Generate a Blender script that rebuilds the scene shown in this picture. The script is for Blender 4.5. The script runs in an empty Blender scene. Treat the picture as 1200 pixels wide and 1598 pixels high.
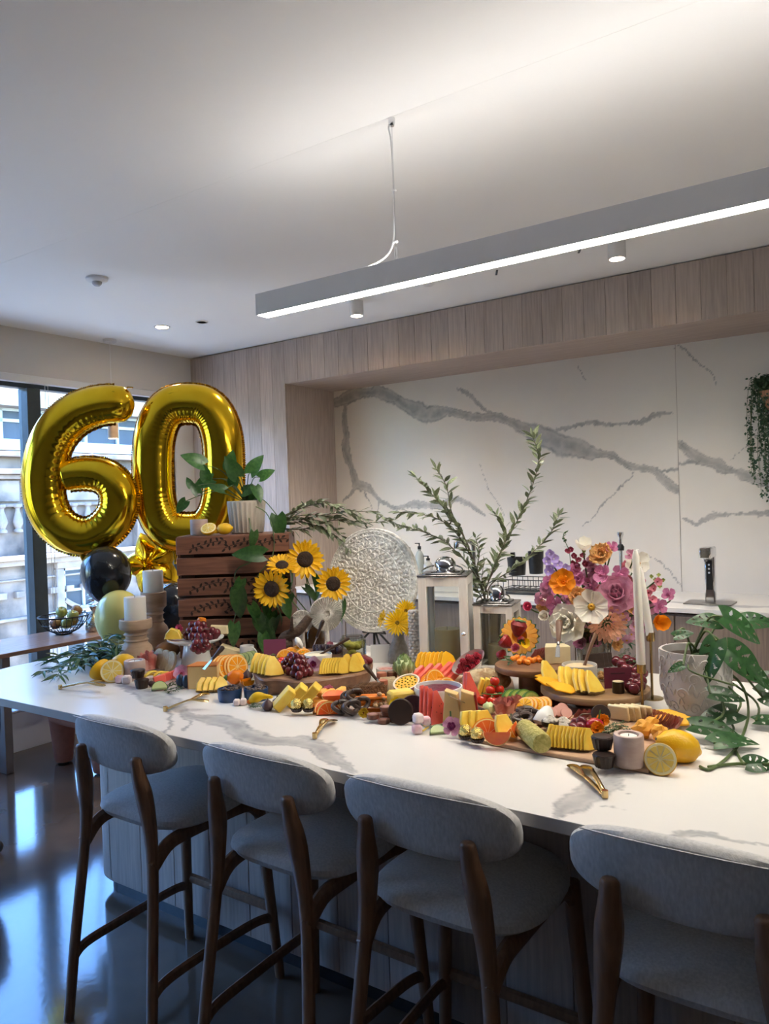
import bpy, bmesh, math, random
import numpy as np
from mathutils import Vector, Matrix, Euler, noise
random.seed(7)
SC = bpy.context.scene
COL = SC.collection
PI = math.pi
# ------------------------------------------------------------------ camera
F_PX, YAW, PITCH, ROLL, CAM_H = 1190.46, 0.5997, -0.0135, 0.0334, 1.5945
_f = Vector((-math.sin(YAW)*math.cos(PITCH), math.cos(YAW)*math.cos(PITCH), math.sin(PITCH)))
_r = Vector((math.cos(YAW), math.sin(YAW), 0)); _d = -_r.cross(_f)
_c, _s = math.cos(ROLL), math.sin(ROLL)
AX, AY, AZ = (_c*_r + _s*_d), (-_s*_r + _c*_d), _f
CAM = Vector((0, 0, CAM_H))
cam = bpy.data.cameras.new('camera'); co = bpy.data.objects.new('camera', cam); COL.objects.link(co)
cam.sensor_fit = 'VERTICAL'; cam.sensor_height = 36.0; cam.lens = F_PX/1598*36.0; cam.clip_start = .05; cam.clip_end = 300
mw = Matrix((AX, -AY, -AZ)).transposed().to_4x4(); mw.translation = CAM; co.matrix_world = mw
SC.camera = co
def ray(x, y): return AX*((x-600)/F_PX) + AY*((y-799)/F_PX) + AZ
def Zp(x, y, z=.92): d = ray(x, y); return CAM + d*((z-CAM_H)/d.z)
def Yp(x, y, Y): d = ray(x, y); return CAM + d*(Y/d.y)
def Xp(x, y, X): d = ray(x, y); return CAM + d*(X/d.x)
def Dp(x, y, dep): return CAM + ray(x, y)*dep
def dep(P): return (Vector(P)-CAM).dot(AZ)
def mpp(P): return dep(P)/F_PX
# ------------------------------------------------------------------ world, sun, exposure
W = bpy.data.worlds.new('world'); SC.world = W; W.use_nodes = True
nt = W.node_tree; bgn = nt.nodes['Background']
sky = nt.nodes.new('ShaderNodeTexSky'); sky.sky_type = 'NISHITA'; sky.sun_disc = False
sky.sun_elevation = math.radians(69); sky.sun_rotation = math.radians(163); sky.air_density = 1.0; sky.dust_density = .1; sky.ozone_density = 2.0
tn = nt.nodes.new('ShaderNodeMix'); tn.data_type = 'RGBA'; tn.blend_type = 'MULTIPLY'; tn.inputs[0].default_value = 1; tn.inputs[7].default_value = (.74, .93, 1.1, 1)
nt.links.new(sky.outputs['Color'], tn.inputs[6]); nt.links.new(tn.outputs[2], bgn.inputs['Color']); bgn.inputs['Strength'].default_value = 1.35
sl = bpy.data.lights.new('sun_offscreen', 'SUN'); sl.energy = 14.0; sl.angle = .01; sl.color = (1, .93, .82)
so = bpy.data.objects.new('sun_offscreen', sl); COL.objects.link(so); so.location = (30, -10, 40)
so.rotation_euler = Vector((-.10, .33, -.92)).to_track_quat('-Z', 'Y').to_euler()
vs = SC.view_settings; vs.view_transform = 'Standard'; vs.look = 'None'; vs.gamma = 1; vs.exposure = 1.18; vs.use_curve_mapping = False
# ------------------------------------------------------------------ materials
MATS = {}
def M(name, col, rough=.5, metal=0., col2=None, ns=8., nd=4., mapscale=None, bump=0., bs=60., trans=0., ior=1.45, emit=0., sss=0., coat=0., rnd=0., attr=None, contrast=None, sheen=0., spec=.5, tl=0.):
    if name in MATS: return MATS[name]
    m = bpy.data.materials.new(name); m.use_nodes = True; n = m.node_tree.nodes; L = m.node_tree.links
    b = n['Principled BSDF']; b.inputs['Roughness'].default_value = rough; b.inputs['Metallic'].default_value = metal
    b.inputs['IOR'].default_value = ior; b.inputs['Specular IOR Level'].default_value = spec
    if trans: b.inputs['Transmission Weight'].default_value = trans
    if sss: b.inputs['Subsurface Weight'].default_value = sss; b.inputs['Subsurface Radius'].default_value = (.01, .005, .003)
    if coat: b.inputs['Coat Weight'].default_value = coat; b.inputs['Coat Roughness'].default_value = .06
    if sheen: b.inputs['Sheen Weight'].default_value = sheen
    c4 = (*col, 1); b.inputs['Base Color'].default_value = c4
    tc = n.new('ShaderNodeTexCoord'); mp = n.new('ShaderNodeMapping'); L.new(tc.outputs['Object'], mp.inputs['Vector'])
    if mapscale: mp.inputs['Scale'].default_value = mapscale
    if rnd:
        oi = n.new('ShaderNodeObjectInfo'); ad = n.new('ShaderNodeVectorMath'); ad.operation = 'ADD'
        ml = n.new('ShaderNodeVectorMath'); ml.operation = 'SCALE'; ml.inputs[0].default_value = (13.1, 7.7, 5.3); L.new(oi.outputs['Random'], ml.inputs['Scale'])
        L.new(tc.outputs['Object'], ad.inputs[0]); L.new(ml.outputs[0], ad.inputs[1]); L.new(ad.outputs[0], mp.inputs['Vector'])
    out = None
    if col2 is not None:
        nz = n.new('ShaderNodeTexNoise'); nz.inputs['Scale'].default_value = ns; nz.inputs['Detail'].default_value = nd; L.new(mp.outputs[0], nz.inputs['Vector'])
        rp = n.new('ShaderNodeValToRGB'); lo, hi = contrast or (.35, .65)
        rp.color_ramp.elements[0].position = lo; rp.color_ramp.elements[1].position = hi
        rp.color_ramp.elements[0].color = c4; rp.color_ramp.elements[1].color = (*col2, 1)
        L.new(nz.outputs['Fac'], rp.inputs['Fac']); out = rp.outputs['Color']
    if attr:
        at = n.new('ShaderNodeAttribute'); at.attribute_name = attr[0]; mx = n.new('ShaderNodeMix'); mx.data_type = 'RGBA'
        L.new(at.outputs['Fac'], mx.inputs[0]); mx.inputs[7].default_value = (*attr[1], 1)
        if out: L.new(out, mx.inputs[6])
        else: mx.inputs[6].default_value = c4
        out = mx.outputs[2]
    if rnd:
        hs = n.new('ShaderNodeHueSaturation'); mr = n.new('ShaderNodeMapRange'); mr.inputs['To Min'].default_value = 1-rnd; mr.inputs['To Max'].default_value = 1+rnd
        L.new(oi.outputs['Random'], mr.inputs['Value']); L.new(mr.outputs[0], hs.inputs['Value'])
        if out: L.new(out, hs.inputs['Color'])
        else: hs.inputs['Color'].default_value = c4
        out = hs.outputs['Color']
    if out: L.new(out, b.inputs['Base Color'])
    if emit: 
        b.inputs['Emission Color'].default_value = c4; b.inputs['Emission Strength'].default_value = emit
    if bump:
        n2 = n.new('ShaderNodeTexNoise'); n2.inputs['Scale'].default_value = bs; n2.inputs['Detail'].default_value = 3; L.new(mp.outputs[0], n2.inputs['Vector'])
        bp = n.new('ShaderNodeBump'); bp.inputs['Strength'].default_value = bump; bp.inputs['Distance'].default_value = .01
        L.new(n2.outputs['Fac'], bp.inputs['Height']); L.new(bp.outputs[0], b.inputs['Normal'])
    if tl:
        o_ = [x for x in n if x.type == 'OUTPUT_MATERIAL'][0]; tb = n.new('ShaderNodeBsdfTranslucent'); ms = n.new('ShaderNodeMixShader'); ms.inputs[0].default_value = tl
        if out: L.new(out, tb.inputs[0])
        else: tb.inputs[0].default_value = c4
        L.new(b.outputs[0], ms.inputs[1]); L.new(tb.outputs[0], ms.inputs[2]); L.new(ms.outputs[0], o_.inputs[0])
    MATS[name] = m; return m
def glass_mat(name, tint, refl=.06):
    if name in MATS: return MATS[name]
    m = bpy.data.materials.new(name); m.use_nodes = True; n = m.node_tree.nodes; L = m.node_tree.links
    for x in list(n):
        if x.type != 'OUTPUT_MATERIAL': n.remove(x)
    o = [x for x in n if x.type == 'OUTPUT_MATERIAL'][0]
    t = n.new('ShaderNodeBsdfTransparent'); t.inputs[0].default_value = (*tint, 1); g = n.new('ShaderNodeBsdfGlossy'); g.inputs['Roughness'].default_value = .02
    fr = n.new('ShaderNodeFresnel'); fr.inputs[0].default_value = 1.35; mx = n.new('ShaderNodeMixShader')
    mu = n.new('ShaderNodeMath'); mu.operation = 'MULTIPLY'; mu.inputs[1].default_value = refl*12; L.new(fr.outputs[0], mu.inputs[0]); mu.use_clamp = True
    L.new(mu.outputs[0], mx.inputs[0]); L.new(t.outputs[0], mx.inputs[1]); L.new(g.outputs[0], mx.inputs[2]); L.new(mx.outputs[0], o.inputs[0])
    MATS[name] = m; return m
# ------------------------------------------------------------------ mesh builder
class G:
    def __init__(s): s.v = []; s.f = []; s.t = []
    def add(s, v, f, mx=None):
        o = len(s.v)
        if mx is not None: v = [mx @ Vector(p) for p in v]
        s.v += [tuple(p) for p in v]; s.f += [tuple(i+o for i in q) for q in f]; return s
    def box(s, c, sz, b=.0, mx=None):
        x, y, z = [a/2 for a in sz]; b = min(b, x*.9, y*.9, z*.9)
        T = Matrix.Translation(Vector(c)); T = T if mx is None else mx @ T
        if b <= 0:
            v = [(i*x, j*y, k*z) for i in (-1, 1) for j in (-1, 1) for k in (-1, 1)]
            return s.add(v, [(0, 1, 3, 2), (4, 6, 7, 5), (0, 4, 5, 1), (2, 3, 7, 6), (0, 2, 6, 4), (1, 5, 7, 3)], T)
        H = (x, y, z); v = []; ix = {}
        for sg in [(i, j, k) for i in (-1, 1) for j in (-1, 1) for k in (-1, 1)]:
            for a in range(3):
                ix[(sg, a)] = len(v); v.append(tuple(sg[q]*(H[q] if q == a else H[q]-b) for q in range(3)))
        f = []
        for a in range(3):
            u, w = (a+1) % 3, (a+2) % 3
            for e in (-1, 1):
                def sg(p, q):
                    t = [0, 0, 0]; t[a] = e; t[u] = p; t[w] = q; return tuple(t)
                q = [ix[(sg(-1, -1), a)], ix[(sg(1, -1), a)], ix[(sg(1, 1), a)], ix[(sg(-1, 1), a)]]
                f.append(tuple(q if e > 0 else q[::-1]))
            for p in (-1, 1):
                for q in (-1, 1):
                    def sg2(e):
                        t = [0, 0, 0]; t[a] = e; t[u] = p; t[w] = q; return tuple(t)
                    qd = [ix[(sg2(-1), u)], ix[(sg2(1), u)], ix[(sg2(1), w)], ix[(sg2(-1), w)]]
                    f.append(tuple(qd if p*q < 0 else qd[::-1]))
        for sg3 in [(i, j, k) for i in (-1, 1) for j in (-1, 1) for k in (-1, 1)]:
            t = [ix[(sg3, 0)], ix[(sg3, 1)], ix[(sg3, 2)]]; f.append(tuple(t if sg3[0]*sg3[1]*sg3[2] > 0 else t[::-1]))
        return s.add(v, f, T)
    def lathe(s, prof, n=24, mx=None, sx=1., sy=1., caps=True, arc=None):
        v = []; f = []; R = []
        for r, z in prof:
            if r < 1e-6: R.append([len(v)]); v.append((0, 0, z))
            else:
                R.append(list(range(len(v), len(v)+n))); v += [(r*sx*math.cos(2*PI*i/n), r*sy*math.sin(2*PI*i/n), z) for i in range(n)]
        for a, b in zip(R[:-1], R[1:]):
            for i in range(n):
                j = (i+1) % n
                if len(a) == 1 and len(b) == 1: continue
                if len(a) == 1: f.append((a[0], b[j], b[i]))
                elif len(b) == 1: f.append((a[i], a[j], b[0]))
                else: f.append((a[i], a[j], b[j], b[i]))
        if caps:
            if len(R[0]) > 1: f.append(tuple(R[0][::-1]))
            if len(R[-1]) > 1: f.append(tuple(R[-1]))
        return s.add(v, f, mx)
    def tube(s, pts, rad, n=8, closed=False, flat=None, mx=None, caps=True):
        P = [Vector(p) for p in pts]; N = len(P); rd = rad if isinstance(rad, (list, tuple)) else [rad]*N
        tg = []
        for i in range(N):
            a, b = (P[(i-1) % N], P[(i+1) % N]) if closed else (P[max(i-1, 0)], P[min(i+1, N-1)])
            t = (b-a); tg.append(t.normalized() if t.length > 1e-9 else Vector((0, 0, 1)))
        up = Vector((0, 0, 1)) if abs(tg[0].z) < .9 else Vector((1, 0, 0))
        nx = up.cross(tg[0]).normalized(); v = []; f = []
        for i in range(N):
            nx = (nx - tg[i]*nx.dot(tg[i])).normalized(); ny = tg[i].cross(nx)
            fl = flat or 1.
            for k in range(n):
                a = 2*PI*k/n; v.append(P[i] + nx*(math.cos(a)*rd[i]) + ny*(math.sin(a)*rd[i]*fl))
        for i in range(N if closed else N-1):
            o, q = i*n, ((i+1) % N)*n
            for k in range(n): f.append((o+k, o+(k+1) % n, q+(k+1) % n, q+k))
        if not closed and caps: f.append(tuple(range(n))[::-1]); f.append(tuple((N-1)*n+k for k in range(n)))
        return s.add(v, f, mx)
    def ell(s, c, r, n=16, m=10, amp=0., fr=3., seed=0, mx=None, pw=1.):
        prof = []
        for i in range(m+1):
            a = PI*i/m; prof.append((max(0, math.sin(a))**pw if 0 < i < m else 0, -math.cos(a)))
        g = G(); g.lathe(prof, n); vv = []
        for p in g.v:
            q = Vector(p); k = 1+amp*noise.noise(q*fr+Vector((seed*7.3, seed*3.1, seed)))*2 if amp else 1
            vv.append(Vector((q.x*r[0]*k, q.y*r[1]*k, q.z*r[2]*k)) + Vector(c))
        return s.add(vv, g.f, mx)
    def prism(s, poly, h, b=0., mx=None, z0=0.):
        n = len(poly); P = [Vector((*p, 0)) for p in poly]
        def inset(d):
            o = []
            for i in range(n):
                a = (P[i]-P[i-1]).normalized(); c = (P[(i+1) % n]-P[i]).normalized()
                na, nc = Vector((-a.y, a.x, 0)), Vector((-c.y, c.x, 0)); m_ = (na+nc); m_ = m_.normalized() if m_.length > 1e-6 else na
                k = max(.35, m_.dot(na)); o.append(P[i]+m_*(d/k))
            return o
        rings = [(0, z0), (0, z0+h)] if b <= 0 else [(b, z0), (0, z0+b), (0, z0+h-b), (b, z0+h)]
        v = []
        for d, z in rings: v += [(p.x, p.y, z) for p in (inset(d) if d else P)]
        f = [tuple(range(n))[::-1], tuple((len(rings)-1)*n+i for i in range(n))]
        for k in range(len(rings)-1):
            for i in range(n): j = (i+1) % n; f.append((k*n+i, k*n+j, (k+1)*n+j, (k+1)*n+i))
        return s.add(v, f, mx)
    def grid(s, fn, nu, nv, mx=None):
        v = [fn(i/nu, j/nv) for j in range(nv+1) for i in range(nu+1)]; w = nu+1
        return s.add(v, [(j*w+i, j*w+i+1, (j+1)*w+i+1, (j+1)*w+i) for j in range(nv) for i in range(nu)], mx)
    def mesh(s, name='mesh', smooth=True, sharp=42):
        m = bpy.data.meshes.new(name); m.from_pydata([tuple(p) for p in s.v], [], s.f); m.update()
        if smooth:
            m.shade_smooth()
            try: m.set_sharp_from_angle(angle=math.radians(sharp))
            except Exception: pass
        else: m.shade_flat()
        return m
def Rz(a): return Matrix.Rotation(a, 4, 'Z')
def Rx(a): return Matrix.Rotation(a, 4, 'X')
def Ry(a): return Matrix.Rotation(a, 4, 'Y')
def Tr(*a): return Matrix.Translation(Vector(a if len(a) > 1 else a[0]))
def Sc(*a): return Matrix.Diagonal((*a, 1))
# ------------------------------------------------------------------ objects
def raw(name, data, mat=None, parent=None, loc=(0, 0, 0), rot=(0, 0, 0), scale=(1, 1, 1)):
    if isinstance(data, G): data = data.mesh(name)
    o = bpy.data.objects.new(name, data); COL.objects.link(o)
    if mat is not None and data is not None and not data.materials: data.materials.append(mat)
    elif mat is not None and data is not None and data.materials[0] != mat:
        o.material_slots[0].link = 'OBJECT'; o.material_slots[0].material = mat
    o.location = loc; o.rotation_euler = rot; o.scale = scale if not isinstance(scale, (int, float)) else (scale,)*3
    if parent: o.parent = parent
    return o
def part(parent, name, data, mat, loc=(0, 0, 0), rot=(0, 0, 0), scale=(1, 1, 1), label=None, kind=None, mx=None):
    o = raw(name, data, mat, parent, loc, rot, scale)
    if mx is not None: o.matrix_local = mx
    if label: o['label'] = label
    if kind: o['kind'] = kind
    return o
def thing(name, label, cat, loc=(0, 0, 0), rz=0., group=None, rot=None, scale=1.):
    o = raw(name, None, None, None, loc, rot or (0, 0, rz), scale); o.empty_display_size = .05
    o['label'] = label; o['category'] = cat
    if group: o['group'] = group
    return o
def solo(name, data, mat, label, cat, loc=(0, 0, 0), rz=0., group=None, rot=None, scale=1.):
    o = raw(name, data, mat, None, loc, rot or (0, 0, rz), scale); o['label'] = label; o['category'] = cat
    if group: o['group'] = group
    return o
def struct(name, data, mat, parent=None, label=None):
    o = raw(name, data, mat, parent)
    if parent is None:
        o['kind'] = 'structure'
        if label: o['label'] = label
    return o
def dup(root, loc, rz=None, label=None, group=None, rot=None, scale=None):
    def cp(o, par):
        c = o.copy(); COL.objects.link(c); c.parent = par
        for ch in list(o.children): cp(ch, c)
        return c
    r = cp(root, None); r.location = loc
    if rz is not None: r.rotation_euler = (0, 0, rz)
    if rot is not None: r.rotation_euler = rot
    if scale is not None: r.scale = (scale,)*3
    if label: r['label'] = label
    if group: r['group'] = group
    return r
def aim(direction, up=(0, 0, 1)):
    """rotation matrix whose +Z looks along direction"""
    return Vector(direction).to_track_quat('Z', 'Y').to_matrix().to_4x4()
def aimY(direction, upv=(0, 0, 1)):
    y = Vector(direction).normalized(); z = Vector(upv); z = (z-y*z.dot(y)); z = z.normalized() if z.length > 1e-5 else Vector((1, 0, 0)); x = y.cross(z)
    return Matrix((x, y, z)).transposed().to_4x4()
def smooth_path(pts, k=6):
    P = [Vector(p) for p in pts]; out = []
    for i in range(len(P)-1):
        p0, p1, p2, p3 = P[max(i-1, 0)], P[i], P[i+1], P[min(i+2, len(P)-1)]
        for j in range(k):
            t = j/k; out.append(.5*((2*p1)+(p2-p0)*t+(2*p0-5*p1+4*p2-p3)*t*t+(3*p1-p0-3*p2+p3)*t**3))
    out.append(P[-1]); return out
# ================================================================== ROOM
H, YW, XL, ZB, YS, XR, ZC, YC, YI = 2.9417, 4.722, -5.2906, 2.585, 5.365, -4.1725, .92, 4.594, 1.4985
X_R, Y_B = 4.6, -4.6      # right wall, rear wall (behind the photographer)
m_floor = M('polished_concrete', (.15, .102, .07), .1, col2=(.085, .06, .043), ns=2.2, nd=9, bump=.015, bs=40, ior=1.7, contrast=(.3, .7))
m_ceil = M('ceiling_paint', (.93, .93, .92), .75, bump=.01, bs=300)
m_wall = M('wall_paint', (.68, .65, .615), .75, bump=.01, bs=300)
m_white = M('white_paint', (.78, .78, .78), .5, bump=.005, bs=200)
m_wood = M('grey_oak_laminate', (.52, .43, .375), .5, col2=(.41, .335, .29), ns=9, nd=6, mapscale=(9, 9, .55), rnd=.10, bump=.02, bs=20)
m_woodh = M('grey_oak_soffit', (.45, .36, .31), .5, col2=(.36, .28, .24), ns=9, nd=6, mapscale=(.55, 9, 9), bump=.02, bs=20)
m_dark = M('dark_frame_metal', (.045, .06, .07), .35, metal=.2, col2=(.05, .068, .078), ns=20)
m_black = M('black_plastic', (.012, .012, .013), .35, col2=(.02, .02, .02), ns=30)
m_chrome = M('chrome', (.75, .76, .78), .08, metal=1, col2=(.65, .66, .68), ns=15)
m_glow = M('lamp_diffuser', (1, .925, .80), .4, emit=30)
m_up = M('uplight_diffuser', (1, .96, .91), .4, emit=6.0)
m_dl = M('downlight_lens', (1, .9, .74), .4, emit=16)

struct('floor', G().box(((XL+X_R)/2-.2, (Y_B+5.6)/2, -.1), (X_R-XL+1.0, 5.6-Y_B+.6, .2)), m_floor, label='dark polished concrete floor with soft reflections')
struct('ceiling', G().box(((XL+X_R)/2, (Y_B+5.6)/2, H+.1), (X_R-XL+.6, 5.6-Y_B+.6, .2)), m_ceil, label='plain white ceiling')
struct('trim_1', G().box(((XL+X_R)/2, 2.262, H), (X_R-XL, .003, .0012)), m_ceil, label='fine joint line across the ceiling')
# --- wall_back: pier, bulkhead and boards
wb = struct('wall_back', G().box(((XL+XR)/2-.01, (YW+.02+5.6)/2, H/2), (XR-XL-.03, 5.6-YW-.02, H)).box(((XR+X_R)/2, (YW+.02+5.6)/2, (ZB+.02+H)/2), (X_R-XR, 5.6-YW-.02, H-ZB-.02))
            .box(((XR+X_R)/2, 5.52, 1.3), (X_R-XR, .2, 2.6)), m_wood, label='back wall clad in upright grey oak boards')
BW = .1398
g_full = G().box((0, 0, 0), (BW-.0015, .02, H-.012), .0012).mesh('board'); g_short = G().box((0, 0, 0), (BW-.0015, .02, H-ZB-.006), .0012).mesh('board')
x = XL+BW/2
while x < XR-.01:
    struct('board', g_full, m_wood, wb).location = (x, YW+.01, (H-.012)/2); x += BW
x = XR+BW/2
while x < X_R-.2:
    struct('board', g_short, m_wood, wb).location = (x, YW+.01, (ZB+H-.006)/2); x += BW
struct('side_panel', G().box((XR-.01, (YW+.022+YS)/2, ZB/2), (.02, YS-YW-.022, ZB), .001), m_wood, wb)
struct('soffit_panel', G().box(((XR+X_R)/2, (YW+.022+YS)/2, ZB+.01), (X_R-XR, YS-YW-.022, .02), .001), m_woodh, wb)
# --- marble slabs: real surface grid carrying the veins of the stone
def seg_dist(PX, PY, poly):
    best = np.full(PX.shape, 9.); bw = np.zeros(PX.shape)
    for (x0, y0, w0), (x1, y1, w1) in zip(poly[:-1], poly[1:]):
        dx, dy = x1-x0, y1-y0; L2 = dx*dx+dy*dy+1e-12; t = np.clip(((PX-x0)*dx+(PY-y0)*dy)/L2, 0, 1)
        d = np.hypot(PX-x0-t*dx, PY-y0-t*dy); w = w0+(w1-w0)*t; k = d/np.maximum(w, 1e-4)
        m_ = k < best; best = np.where(m_, k, best); bw = np.where(m_, w, bw)
    return best
def fbm(PX, PY, sc, seed):
    rs = np.random.RandomState(seed); o = np.zeros(PX.shape); a = 1.
    for k in range(6):
        for q in range(3):
            th = rs.rand()*6.28; ph = rs.rand()*6.28; o += a*np.sin((PX*np.cos(th)+PY*np.sin(th))*sc*(1+.35*q)+ph+1.7*np.sin((PX*np.sin(th)-PY*np.cos(th))*sc*.7+ph*2))
        sc *= 1.9; a *= .56
    return o/4.
def vein_field(PX, PY, polys, seed):
    WX = PX+.022*fbm(PX, PY, 14, seed)+.006*fbm(PX, PY, 90, seed+3); WY = PY+.022*fbm(PX, PY, 14, seed+1)+.006*fbm(PX, PY, 90, seed+4)
    tot = np.zeros(PX.shape); tex = .5+.5*fbm(PX, PY, 30, seed+2)
    for poly in polys:
        k = seg_dist(WX, WY, poly); thin = max(w for _, _, w in poly) < .012
        core = np.clip(1.25-k, 0, 1)**.6*(.42+.3*tex if not thin else .55+.25*tex); edge = np.exp(-((k-1.)/.16)**2)*(.42 if not thin else .2)
        tot = np.maximum(tot, core+edge*(.5+.7*tex)*(k < 1.5))
    return np.clip(tot+.05*np.clip(fbm(PX, PY, 3, seed+9), 0, 1), 0, .95)
def slab_grid(name, P00, fn, nu, nv, polys, seed, uv):
    """fn(u,v)->xyz ; uv(x,y,z)-> plane coords"""
    U, V = np.meshgrid(np.linspace(0, 1, nu+1), np.linspace(0, 1, nv+1)); X, Y, Z = fn(U, V)
    A, B = uv(X, Y, Z); vein = vein_field(A, B, polys, seed)
    v = np.stack([X, Y, Z], -1).reshape(-1, 3); w = nu+1
    I = (np.arange(nv)[:, None]*w+np.arange(nu)[None]).reshape(-1)
    faces = np.stack([I, I+1, I+w+1, I+w], -1)
    m = bpy.data.meshes.new(name); m.vertices.add(len(v)); m.vertices.foreach_set('co', v.reshape(-1).astype(np.float32))
    m.loops.add(faces.size); m.loops.foreach_set('vertex_index', faces.reshape(-1).astype(np.int32)); m.polygons.add(len(faces))
    m.polygons.foreach_set('loop_start', np.arange(0, faces.size, 4, dtype=np.int32)); m.polygons.foreach_set('loop_total', np.full(len(faces), 4, dtype=np.int32))
    m.update(calc_edges=True); m.validate(); m.shade_smooth()
    at = m.attributes.new('vein', 'FLOAT', 'POINT'); at.data.foreach_set('value', vein.reshape(-1).astype(np.float32)); return m
m_marble = M('veined_marble', (.82, .79, .75), .22, col2=(.77, .745, .71), ns=1.5, attr=('vein', (.21, .22, .245)))
m_splash = M('veined_splashback', (.79, .73, .66), .32, col2=(.75, .695, .635), ns=1.2, attr=('vein', (.13, .135, .15)))
def zs(pts):   # zoomed crop coords -> splash plane (x, z, half width)
    o = []
    for x_, y_, w_ in pts:
        P = Yp(500+x_*.5833, 500+y_*.5833, YS); o.append((P.x, P.z, w_*.5833*mpp(P)*.62))
    return o
V1 = [zs(q) for q in [
    [(20, 232, 14), (60, 208, 20), (90, 200, 22), (150, 187, 18), (200, 212, 24), (280, 252, 32), (330, 245, 18), (400, 255, 17), (450, 258, 14), (520, 276, 20), (580, 303, 32), (640, 332, 42), (700, 345, 28), (760, 360, 15), (830, 385, 14), (900, 410, 15), (962, 452, 18)],
    [(630, 292, 6), (700, 275, 9), (760, 275, 8), (800, 280, 5), (860, 267, 10), (900, 252, 9), (945, 248, 4)],
    [(368, 180, 4), (410, 207, 9), (455, 250, 6)], [(900, 404, 5), (962, 402, 6)],
    [(66, 225, 12), (67, 280, 14), (66, 330, 17), (82, 400, 14), (95, 440, 20), (130, 447, 15), (165, 487, 8), (200, 502, 9), (250, 492, 11), (320, 497, 13), (370, 476, 10), (400, 490, 9), (440, 525, 6)],
    [(92, 452, 7), (60, 490, 3)], [(838, 405, 2), (760, 490, 2.5), (696, 553, 2)], [(425, 385, 1.2), (450, 450, 1.5), (490, 520, 1.2)],
    [(870, 622, 2), (920, 660, 2), (972, 717, 3)], [(690, 118, 1.5), (712, 158, 1.5)], [(950, 68, 3), (957, 72, 3)],
    [(160, 487, 4), (150, 520, 2)], [(120, 455, 2), (135, 505, 1.5)]]]
V2 = [zs(q) for q in [
    [(955, 335, 10), (1010, 367, 24), (1060, 392, 20), (1110, 405, 11), (1160, 425, 18), (1200, 442, 18), (1300, 470, 20)], [(962, 387, 5), (1012, 374, 7)],
    [(968, 528, 4), (1000, 547, 9), (1050, 524, 12), (1100, 520, 4), (1150, 516, 6), (1200, 522, 12), (1280, 530, 10)],
    [(1168, 305, 2), (1120, 350, 2), (1095, 380, 2)], [(957, 70, 3), (1020, 125, 2.5), (1050, 150, 2), (1060, 170, 2)]]]
XJ = -1.259
for nm, xa, xb, polys, sd in (('splash_slab', XR, XJ-.0015, V1, 3), ('splash_slab', XJ+.0015, 2.2, V2, 11)):
    nu = int((xb-xa)/.0085); nv = int((ZB-ZC)/.0085)
    me_ = slab_grid(nm, None, lambda U, V, xa=xa, xb=xb: (xa+(xb-xa)*U, np.full_like(U, YS), ZC+(ZB-ZC)*V), nu, nv, polys, sd, lambda X, Y, Z: (X, Z))
    o = struct(nm, me_, m_splash, wb)
# --- wall_left with the big window
WY0, WY1, WZ0, WZ1 = -1.2, 4.52, .30, 2.545
wl = struct('wall_left', G().box((XL-.1, (Y_B+5.6)/2, (WZ1+.05+H)/2), (.2, 5.6-Y_B, H-WZ1-.05)).box((XL-.1, (WY1+5.6)/2, WZ1/2+.03), (.2, 5.6-WY1, WZ1+.06))
            .box((XL-.1, (WY0+Y_B)/2, WZ1/2+.03), (.2, WY0-Y_B, WZ1+.06)).box((XL-.1, (WY0+WY1)/2, WZ0/2), (.2, WY1-WY0, WZ0)), m_wall, label='pale grey wall above and beside the tall window')
struct('trim_2', G().box((XL+.02, (WY0+WY1)/2+.05, WZ1+.028), (.05, WY1-WY0+.2, .055), .004), m_white, label='white blind box along the top of the window')
wn = struct('window_1', G().box((XL-.06, (WY0+WY1)/2, WZ1-.005), (.09, WY1-WY0, .05), .003).box((XL-.06, (WY0+WY1)/2, WZ0+.03), (.09, WY1-WY0, .06), .003)
            .box((XL-.06, WY1-.025, (WZ0+WZ1)/2), (.09, .05, WZ1-WZ0), .003).box((XL-.06, WY0+.025, (WZ0+WZ1)/2), (.09, .05, WZ1-WZ0), .003), m_dark, label='dark framed floor to ceiling window')
m_pane = glass_mat('window_glass', (.86, .93, 1.0))
g_mul = G().box((0, 0, 0), (.12, .105, WZ1-WZ0-.06), .003).mesh('mullion')
edges = [WY0+.05]+[3.205-1.47*k for k in (2, 1, 0)]+[WY1-.05]
for y_ in edges[1:-1]: struct('mullion', g_mul, m_dark, wn).location = (XL-.05, y_, (WZ0+WZ1)/2)
for a, b in zip(edges[:-1], edges[1:]): struct('pane', G().box((XL-.07, (a+b)/2, (WZ0+WZ1)/2), (.006, b-a-.1, WZ1-WZ0-.08)), m_pane, wn)
t = thing('blind_cord', 'thin beaded blind cord hanging in front of the window mullion', 'cord', tuple(Xp(72, 596, XL+.03)))
part(t, 'bracket', G().box((0, 0, -.01), (.02, .03, .04), .004), m_white)
for k in (-.012, .012): part(t, 'strand', G().tube([(0, k, -.02), (0, k*1.2, -.8), (0, k, -1.7)], .0018, 5), m_white)
# --- walls outside the frame
struct('wall_right', G().box((X_R+.1, (Y_B+5.6)/2, H/2), (.2, 5.6-Y_B, H)), m_wall, label='plain pale wall')
struct('wall_rear', G().box(((XL+X_R)/2, Y_B-.1, H/2), (X_R-XL, .2, H)), m_wall, label='plain pale wall behind the open office')
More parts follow.
